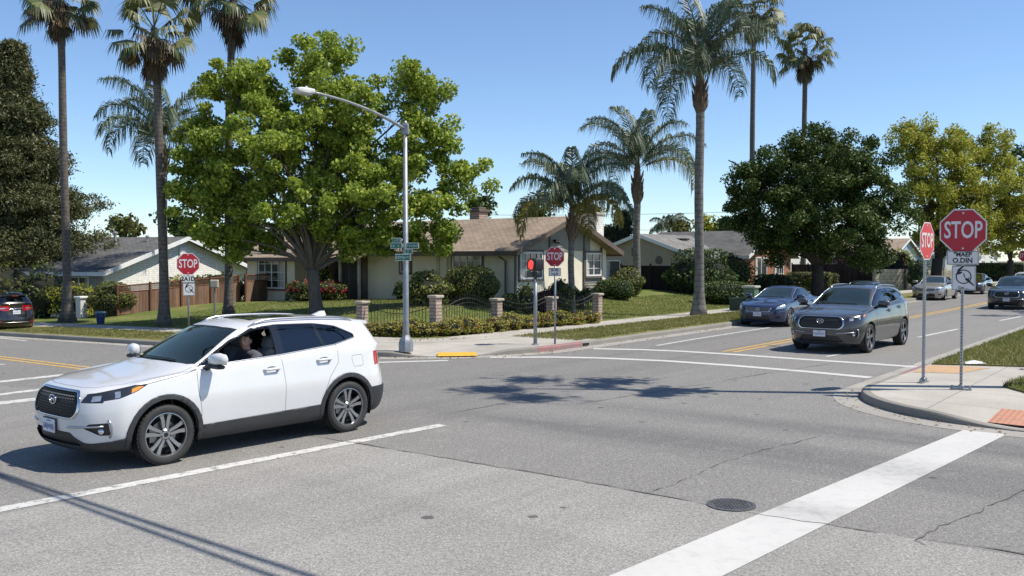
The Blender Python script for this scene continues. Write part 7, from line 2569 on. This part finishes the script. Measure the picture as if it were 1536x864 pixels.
# ---- trees
S = 1/1400
def LB(px, py, rx, ry, Y, d=0, depth=None):
    s = Y*S; return (at(px, py, Y + d), (rx*s, (depth or (rx+ry)*.5)*s, ry*s))
b = gnd(475, 471, lot_z); b.z = lot_z(b.x, b.y)
Y0 = b.y
broadleaf('shade_tree', 'large bright green leafy shade tree before the corner house', b,
    [LB(355, 130, 72, 62, Y0, .5), LB(480, 95, 62, 62, Y0, .4), LB(420, 215, 115, 80, Y0, -.6), LB(312, 215, 62, 58, Y0, 0), LB(335, 300, 78, 46, Y0, -.3), LB(300, 262, 58, 40, Y0, .6),
     LB(450, 310, 112, 46, Y0, -1.0), LB(540, 200, 62, 86, Y0, .3), LB(628, 165, 42, 78, Y0, .6), LB(612, 118, 30, 38, Y0, .5), LB(645, 128, 30, 44, Y0, .7), LB(655, 200, 44, 44, Y0, .4), LB(610, 265, 68, 62, Y0, -.2), LB(695, 256, 50, 48, Y0, .2), LB(640, 318, 56, 40, Y0, 0), LB(540, 320, 72, 40, Y0, .6), LB(395, 350, 66, 32, Y0, .8), LB(320, 342, 64, 30, Y0, -.6), LB(470, 352, 60, 26, Y0, 1.0), LB(560, 352, 62, 30, Y0, -.4), LB(655, 352, 52, 26, Y0, .3), LB(275, 300, 34, 34, Y0, -.5), LB(415, 150, 60, 56, Y0, 1.0), LB(505, 165, 60, 56, Y0, -.8), LB(372, 250, 70, 60, Y0, .8), LB(490, 245, 80, 66, Y0, 1.0), LB(560, 275, 60, 56, Y0, -1.0), LB(350, 366, 50, 22, Y0, .4), LB(520, 372, 56, 22, Y0, .2), LB(600, 366, 48, 22, Y0, .8)],
    M_SYC, M_BARK, .44, 1.0, .155, 190, .24, 1.75, 11, 'tree', None, (-.15, 0), 7, .05, .8, .5)
b = gnd(1225, 442, road_z, .15); b.y = 57; b = at(1226, 442, 57); b.z = .15
broadleaf('shade_tree', 'broad dark green tree behind the grey and blue cars', b,
    [LB(1225, 250, 84, 62, 57), LB(1160, 290, 66, 56, 57, -.5), LB(1130, 260, 42, 34, 57), LB(1115, 320, 34, 26, 57), LB(1290, 270, 66, 66, 57, .5), LB(1220, 325, 96, 46, 57, -1.2), LB(1310, 325, 56, 42, 57), LB(1150, 345, 58, 32, 57, .6), LB(1190, 375, 60, 22, 57, .8), LB(1270, 360, 66, 34, 57, -.4), LB(1300, 385, 36, 18, 57, 1), LB(1210, 215, 40, 30, 57)],
    M_DKTREE, M_BARKD, .70, 1.4, .165, 340, .36, 1.9, 12, 'tree', None, (0, 0), 8, 0, .8, .45)
b = at(1402, 440, 73); b.z = .15
broadleaf('shade_tree', 'yellow green tree behind the large stop sign', b,
    [LB(1405, 230, 62, 52, 73), LB(1470, 235, 56, 52, 73, 1), LB(1365, 215, 40, 34, 73), LB(1385, 290, 56, 46, 73, -1), LB(1455, 300, 74, 50, 73, -1), LB(1515, 290, 46, 52, 73, 1), LB(1500, 345, 62, 32, 73), LB(1420, 350, 60, 28, 73), LB(1560, 320, 50, 52, 73)],
    M_YGTREE, M_BARKD, .72, 1.5, .19, 190, .40, 2.3, 13, 'tree', None, (.2, 0), 7, .05, .85, .5)
b = at(1515, 430, 96); b.z = .1
broadleaf('shade_tree', 'small yellowish tree over the far hedge at the right edge', b, [LB(1490, 345, 46, 34, 96), LB(1530, 330, 46, 40, 96), LB(1515, 372, 46, 20, 96)], M_YGTREE, M_BARKD, 1.0, .8, .34, 70, .30, 2.2, 14, 'tree', None, (0, 0), 3, .05)
# conifers and trees behind the roofs
b = at(25, 450, 52); b.z = -.7
conifer('pine_tree', 'huge dark olive conifer at the left edge', b, 15.0, 6.3, M_CONIF, 4, 2900, 80, .19, .42, 2.0, None, 1.08, .52)
def bgtree(label, px, py, rx, ry, Y, mat, seed, dens=1.0, n=3):
    rnd = random.Random(seed); b = at(px, 420, Y); b.z = 0
    lobes = [LB(px + rnd.uniform(-.4, .4)*rx, py + rnd.uniform(-.3, .35)*ry, rx*.68, ry*.68, Y, rnd.uniform(-.8, .8)) for _ in range(n)]
    broadleaf('background_tree', label, b, lobes, mat, M_BARKD, 1.0, dens, .42, 70, .25, 2.0, seed, 'tree', 'trees behind the houses', (0, 0), 3, .05)
bgtree('olive coloured tree behind the grey roof at the left', 196, 345, 32, 22, 80, M_BGOLIVE, 31)
bgtree('dark tree right of the second palm, behind the white gable', 275, 335, 34, 36, 82, M_BGTREE, 32, 1, 4)
bgtree('dark green tree behind the fence under the shade tree', 372, 350, 46, 48, 76, M_BGTREE, 33, 1, 4)
bgtree('yellow leaved tree glimpsed right of the third palm', 362, 372, 18, 24, 70, M_BGOLIVE, 34)
bgtree('green tree left of the porch behind the redwood fence', 392, 375, 20, 28, 64, M_BGTREE, 35)
bgtree('dark rounded tree behind the brown roof ridge', 806, 314, 28, 18, 90, M_DKTREE, 36)
bgtree('grey green tree beside the small chimney', 718, 308, 26, 16, 86, M_BGTREE, 37)
bgtree('light green tree between the gable peak and chimney', 882, 325, 22, 20, 84, M_BGOLIVE, 38)
bgtree('yellow green tree behind the beige house roof', 1062, 340, 30, 18, 110, M_YGTREE, 39, .9)
bgtree('olive tree left of the big palm, behind the beige house', 1025, 342, 22, 14, 112, M_BGOLIVE, 40, .9)
bgtree('dark green tree peeping between roof and dark crown', 1092, 345, 18, 18, 105, M_BGTREE, 41, .9)
bgtree('deep green tree behind the brown roofed far house', 1245, 385, 46, 22, 105, M_BGTREE, 42, .8)
bgtree('dark green tree behind the pale blue house', 1395, 360, 42, 26, 125, M_BGTREE, 43, .8)
bgtree('tall dark tree at the right edge behind the yellow green one', 1548, 250, 18, 60, 90, M_DKTREE, 44, .8)
b = at(934, 400, 78); b.z = 0
conifer('pine_tree', 'dark pointed conifer right of the white chimney', b, 6.3, 1.9, M_DKCON, 6, 420, 40, .26, .14, 1.2, None, .7, .5)
b = at(912, 400, 80); b.z = 0
conifer('pine_tree', 'small dark conifer just behind the white chimney', b, 5.2, 1.3, M_DKCON, 7, 240, 40, .24, .12, 1.2, None, .7, .5)
# palms
def gp_(px, py): 
    p = gnd(px, py, road_z, .15); p.z = road_z(p.x, p.y) + .15; return p
gpalm = 'tall fan palms along the streets'
b = gp_(101, 483); H = at(89, -12, b.y).z - b.z
fan_palm('tall fan palm at the far left beside the black car', b, H, .175, .145, 2.4, 27, 2, .26, gpalm, (at(89, -12, b.y).x - b.x, 0), 1.2)
b = gp_(246, 489); H = at(231, 42, b.y).z - b.z
fan_palm('fan palm rising behind the bonnet of the white car', b, H, .18, .135, 2.25, 27, 3, .16, gpalm, (at(231, 42, b.y).x - b.x, 0), 1.25)
b = gnd(343, 472, lot_z); b.z = lot_z(b.x, b.y); H = at(349, -14, b.y).z - b.z
fan_palm('fan palm partly hidden by the shade tree', b, H, .175, .14, 2.5, 27, 4, .14, gpalm, (at(349, -14, b.y).x - b.x, 0), 1.1)
b = at(1127, 440, 76); b.z = .2; H = at(1127, 12, 76).z - .2
fan_palm('very tall thin fan palm right of the big queen palm', b, H, .24, .18, 3.2, 34, 5, .05, gpalm, (0, 0), 1.3)
b = at(1204, 440, 88); b.z = .2; H = at(1205, 72, 88).z - .2
fan_palm('tall thin fan palm rising over the dark tree', b, H, .27, .21, 3.5, 34, 6, .05, gpalm, (0, 0), 1.3)
gq = 'feather palms'
b = gp_(1048, 472); H = at(1050, 122, b.y).z - b.z
queen_palm('big queen palm standing in the verge by the blue car', b, H, .195, .175, 4.2, 18, 7, 1.0, gq, .22, 0, lean=(at(1050, 122, b.y).x - b.x, 0), leaflet=.72)
b = at(955, 440, 52); b.z = .3; H = at(955, 262, 52).z - .3
queen_palm('queen palm standing between the corner house and the beige house', b, H, .205, .19, 4.7, 16, 8, 1.25, gq, .1, 1, leaflet=.75)
b = at(857, 440, 38.2); b.z = lot_z(b.x, b.y); H = at(857, 322, 38.2).z - b.z
queen_palm('short queen palm with some yellow fronds before the gable', b, H, .135, .115, 3.3, 17, 9, .9, gq, .06, 3, leaflet=.55)
b = at(247, 440, 47); b.z = -.3; H = at(246, 222, 47).z + .3
queen_palm('feather palm behind the second fan palm at the left', b, H, .19, .17, 4.2, 13, 10, 1.1, gq, .1, 0, leaflet=.8)
b = at(1003, 400, 115); b.z = 0
queen_palm('small distant palm over the beige house roof', b, at(1003, 348, 115).z, .3, .25, 3.2, 13, 12, .5, gq, .05, 0, leaflet=.7)
# slim tree just outside the frame on the right: its sparse leaf clusters throw the shadow across the road
sd_h = Vector((.995, -.085)); el = R(57)
def up_sun(px, py, h):
    g = gnd(px, py); return Vector((g.x + sd_h.x*h/math.tan(el), g.y + sd_h.y*h/math.tan(el), h))
tipA = up_sun(742, 583, 16.6)
kx = tipA.x
def cl_at(px, py):
    g = gnd(px, py); h = (kx - g.x)/sd_h.x*math.tan(el); return Vector((kx, g.y + sd_h.y*h/math.tan(el), h))
base = Vector((kx, cl_at(1400, 591).y, .15))
tall = thing('slim_tree', 'tall slim tree with sparse leaf clusters on the near right corner', 'tree', base)
m = MB(); rg_ = np.random.default_rng(77)
top = tipA - base
tk = [Vector((0, 0, -.1))] + [(cl_at(x, y) - base) for x, y in ((1300, 590), (1150, 588), (1010, 586), (900, 584))] + [top]
m.tube(tk, [.17, .14, .12, .10, .075, .03], 8)
CL = []
for px, py, rx, ry, rz in ((738, 585, .62, .30, .40), (793, 570, .55, .26, .36), (795, 597, .60, .28, .36), (925, 572, .68, .34, .40), (893, 579, .35, .16, .25), (1012, 586, .62, .26, .38), (985, 592, .3, .16, .25)):
    c = cl_at(px, py) - base; CL.append((c, rx, ry, rz)); s_ = min(tk, key=lambda q: (q - c).length)
    m.tube([s_ - Vector((0, 0, .8)), s_.lerp(c, .5) + Vector((0, 0, .1)), c], [.05, .04, .02], 6)
m.build('trunk', M_BARK, tall, True)
P_ = np.concatenate([np.array(tuple(c)) + rand_unit(rg_, 560)*np.abs(rg_.normal(0, .62, (560, 1)))*np.array([rx, ry*1.9, rz]) for c, rx, ry, rz in CL])
V, F = leaf_quads(rg_, P_, .22, None, 0, .6, .3)
np_mesh('crown', V, F, M_BGTREE, tall)
b = Vector((26.5, 38.5, .15))
broadleaf('shade_tree', 'street tree on the right hand pavement shading the far lane', b, [(b + Vector((0, 0, 6.2)), (2.6, 2.6, 1.9)), (b + Vector((1.5, -1.2, 5.2)), (2, 2, 1.4)), (b + Vector((.6, 3.6, 5.8)), (2, 2.6, 1.5))], M_BGTREE, M_BARKD, .9, .5, .3, 60, .2, 2.5, 15, 'tree', None, (0, 0), 3, .1)
b = Vector((14.3, 18.6, .15))
broadleaf('shade_tree', 'small street tree by the right hand footpath', b, [(b + Vector((0, 0, 3.6)), (1.2, 1.0, .8)), (b + Vector((.5, -.6, 3.2)), (1, .8, .6))], M_BGTREE, M_BARKD, .6, .8, .2, 60, .09, 2.0, 16, 'tree', None, (0, 0), 2, .1)

# ---- street furniture
street_lamp(); walk_signal(); bin_(); cabinets(); manhole(); mailbox()
b = gnd(1441, 585, road_z, .14)
zc = at(1441.5, 346, b.y).z - .14; px_m = b.y/1400
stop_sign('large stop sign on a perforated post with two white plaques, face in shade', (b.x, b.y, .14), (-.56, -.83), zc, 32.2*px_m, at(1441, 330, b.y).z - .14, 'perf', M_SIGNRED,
    [plaque(44*px_m, 21.5*px_m, at(1441, 386.6, b.y).z - .14, [('"MAEP', 4.6*px_m, 1.0), ('O.DIN', -4.4*px_m, 1.12)], 9.2*px_m), turn_plaque(33*px_m, 36.5*px_m, at(1441, 417, b.y).z - .14, .02)])
b = gnd(1387.5, 574, road_z, .14)
zc = at(1385, 361.5, b.y).z - .14
stop_sign('narrow stop sign seen almost edge on, sunlit on a perforated post', (b.x, b.y, .14), (.72, -.69), zc, 28.0*b.y/1400, at(1386, 345, b.y).z - .14, 'perf', M_SIGNREDSUN)
b = gnd(832, 515, road_z, .16); q = b.y/1400
stop_sign('small stop sign on a grey post behind the crossing signal', b, (-.30, -.95), at(828, 385, b.y).z - b.z, 14.6*q, at(828, 385, b.y).z - b.z, 'u', M_SIGNRED,
    [plaque(19*q, 12.5*q, at(829, 408, b.y).z - b.z, [('D-1R', 2.8*q, 1.0), ('v.o.A', -2.8*q, 1.0)], 5.2*q)], pw=.05)
Y = 30.6; p = at(283, 486, Y); z = road_z(p.x, p.y) + .15; q = Y/1400
stop_sign('stop sign with worn plaques in front of the redwood fence', (p.x, p.y, z), (.35, -.94), at(281, 396, Y).z - z, 16.2*q, at(282, 396, Y).z - z, 'u', M_SIGNRED,
    [plaque(18*q, 11*q, at(281, 418.5, Y).z - z, [('2A1D', 0, 1.0)], 8.5*q), turn_plaque(17*q, 18.5*q, at(281.5, 434, Y).z - z, .02, False)])
Y = 92; p = at(1536, 415, Y); q = Y/1400
stop_sign('distant red stop sign at the far right edge of the street', (p.x, p.y, .1), (-.6, -.8), at(1534, 384, Y).z - .1, 8*q, at(1534, 384, Y).z - .1, 'u', M_SIGNRED)
p = gnd(1461, 545, road_z, .18)
m = MB(); m.add([(-.22, -.10, .0), (.2, -.14, .01), (.24, .10, .02), (-.18, .14, .015), (0, 0, .07)], [(0, 1, 4), (1, 2, 4), (2, 3, 4), (3, 0, 4)])
o = m.build('litter', M_PAPER); o.location = (p.x, p.y, p.z); tag(o, 'scrap of white paper lying on the grass by the large stop sign', 'litter')

# ---- overhead cables
def cable(label, a, b, sag, r=.012, group='overhead cables'):
    a, b = Vector(a), Vector(b); mb = MB()
    mb.tube([a.lerp(b, k/24) - Vector((0, 0, sag*4*(k/24)*(1-k/24))) for k in range(25)], r, 6)
    return tag(mb.build('overhead_cable', M_WIRE), label, 'cable', group)
def upole(label, p, h):
    r = thing('utility_pole', label, 'utility pole', p, 0)
    m = MB(); m.tube([(0, 0, -.3), (0, 0, h)], [.17, .12], 10); m.build('pole', M_POLEWOOD, r, True)
    m = MB(); m.box((0, 0, h-.5), (1.8, .12, .12), PHI); m.build('crossarm', M_POLEWOOD, r)
off = Vector((.995*8/math.tan(el), -.085*8/math.tan(el), 8))
s0, s1 = G(0, 717), G(440, 864)
dv = (s1 - s0).normalized()
t0, t1 = G(0, 724), G(378, 864)
dw = (t1 - t0).normalized()
cable('upper of two cables crossing high above the white car', s0 - dv*69 + off, s1 + dv*26 + off, .30, .034)
off2 = off*(7.7/8)
cable('lower of two cables crossing high above the white car', t0 - dw*69 + off2, t1 + dw*26 + off2, .35, .030)
for lab, q in (('wooden utility pole beyond the left edge of the view', s0 - dv*69 + off), ('wooden utility pole behind the viewpoint to the right', s1 + dv*26 + off)):
    zb = road_z(q.x, q.y) - .2; upole(lab, (q.x, q.y, zb), 8.35 - zb)
for lab, p0, p1 in (('thin cable high over the beige house', at(700, 322, 100), at(1240, 312, 100)), ('second thin cable over the beige house', at(700, 330, 101), at(1240, 352, 101)), ('lowest thin cable over the beige house', at(700, 322, 99), at(1240, 398, 99))):
    cable(lab, p0, p1, .3, .018)

# ---- cars
WHITE = car_paint('pearl_white_paint', (.63, .63, .625), 0, .25)
GREY = car_paint('graphite_grey_paint', (.050, .052, .057), .35, .32)
NAVY = car_paint('navy_blue_paint', (.010, .024, .075), .2, .3)
BLACK = car_paint('black_paint', (.008, .009, .012), .2, .25)
SILVER = car_paint('champagne_silver_paint', (.42, .38, .35), .6, .33)
CHAR = car_paint('charcoal_paint', (.022, .023, .026), .4, .3)
PALE = car_paint('white_van_paint', (.62, .63, .64), 0, .35)
cg = 'cars on the main street'
HY = R(229.6); HO = (-3.90, 12.70, 0)
make_car('suv', 'white_suv', 'white sport utility car turning in the foreground with its driver window open', 'car', WHITE, HO, HY, 3, open_window=True, steer=R(-2), seat=M_SEATL)
driver(HO, HY)
make_car('suv', 'grey_suv', 'graphite grey sport utility car waiting at the crossing lines', 'car', GREY, (9.50, 26.0, 0), R(231), 3, cg, clad=False, grille='bars', style='five', scale=1.05)
make_car('sedan', 'parked_sedan', 'navy blue sedan parked at the kerb by the big palm', 'car', NAVY, (10.15, 35.2, 0), R(233), 3, cg, emblem='ring')
make_car('sedan', 'parked_sedan', 'dark sedan parked behind the grey car, only its roof in view', 'car', CHAR, (16.3, 43.3, 0), R(233), 2, cg, emblem='ring', detail=False)
make_car('sedan', 'parked_sedan', 'champagne silver sedan parked left of the large stop sign post', 'car', SILVER, (25.6, 56.4, 0), R(233), 2, cg, emblem='ring', detail=False)
make_car('sedan', 'parked_sedan', 'black sedan parked behind the silver one', 'car', BLACK, (32.6, 65.8, 0), R(233), 2, cg, emblem='ring', detail=False)
make_car('suv', 'black_suv', 'black crossover coming down the street at the right edge', 'car', BLACK, (25.0, 46.4, 0), R(233), 2, cg, clad=False, grille='bars', detail=False, rails=False, scale=.97)
make_car('suv', 'white_suv', 'pale sport utility car following the black crossover', 'car', PALE, (31.5, 57.0, 0), R(233), 2, cg, clad=False, grille='bars', detail=False, rails=False)
p = gnd(24, 500); z = road_z(p.x, p.y)
o = make_car('suv', 'black_suv', 'black sport utility car parked tail on at the left edge', 'car', BLACK, (p.x - 1.6, p.y + 1.2, z), R(143), 2, None, clad=False, detail=True, scale=.92)
o.rotation_euler = (0, R(1.1), R(143))

# ---- light, sky, camera
w = bpy.data.worlds.new('World'); SC.world = w; w.use_nodes = True
nt = w.node_tree
sk = nt.nodes.new('ShaderNodeTexSky'); sk.sky_type = 'NISHITA'; sk.sun_disc = False
sk.sun_elevation = el; sk.sun_rotation = R(94.9); sk.air_density = .84; sk.dust_density = .05; sk.ozone_density = 5.0
nt.links.new(sk.outputs[0], nt.nodes['Background'].inputs[0]); nt.nodes['Background'].inputs[1].default_value = .125
s = bpy.data.lights.new('sun', 'SUN'); s.energy = 4.6; s.angle = R(.5); s.color = (1, .94, .84)
so = bpy.data.objects.new('sun', s); COL.objects.link(so)
sdir = Vector((-.995*math.cos(el), .085*math.cos(el), -math.sin(el)))
so.rotation_euler = sdir.to_track_quat('-Z', 'Y').to_euler()
cam = bpy.data.cameras.new('camera'); co = bpy.data.objects.new('camera', cam); COL.objects.link(co); SC.camera = co
co.location = (0, 0, CAM_H); co.rotation_euler = (math.pi/2 - PITCH, 0, 0)
cam.sensor_width = 36; cam.lens = FPX/1536*36; cam.clip_end = 3000; cam.clip_start = .1
SC.view_settings.view_transform = 'Standard'; SC.view_settings.look = 'None'; SC.view_settings.exposure = 0.42; SC.view_settings.gamma = 1
SC.cycles.max_bounces = 8; SC.cycles.transparent_max_bounces = 16
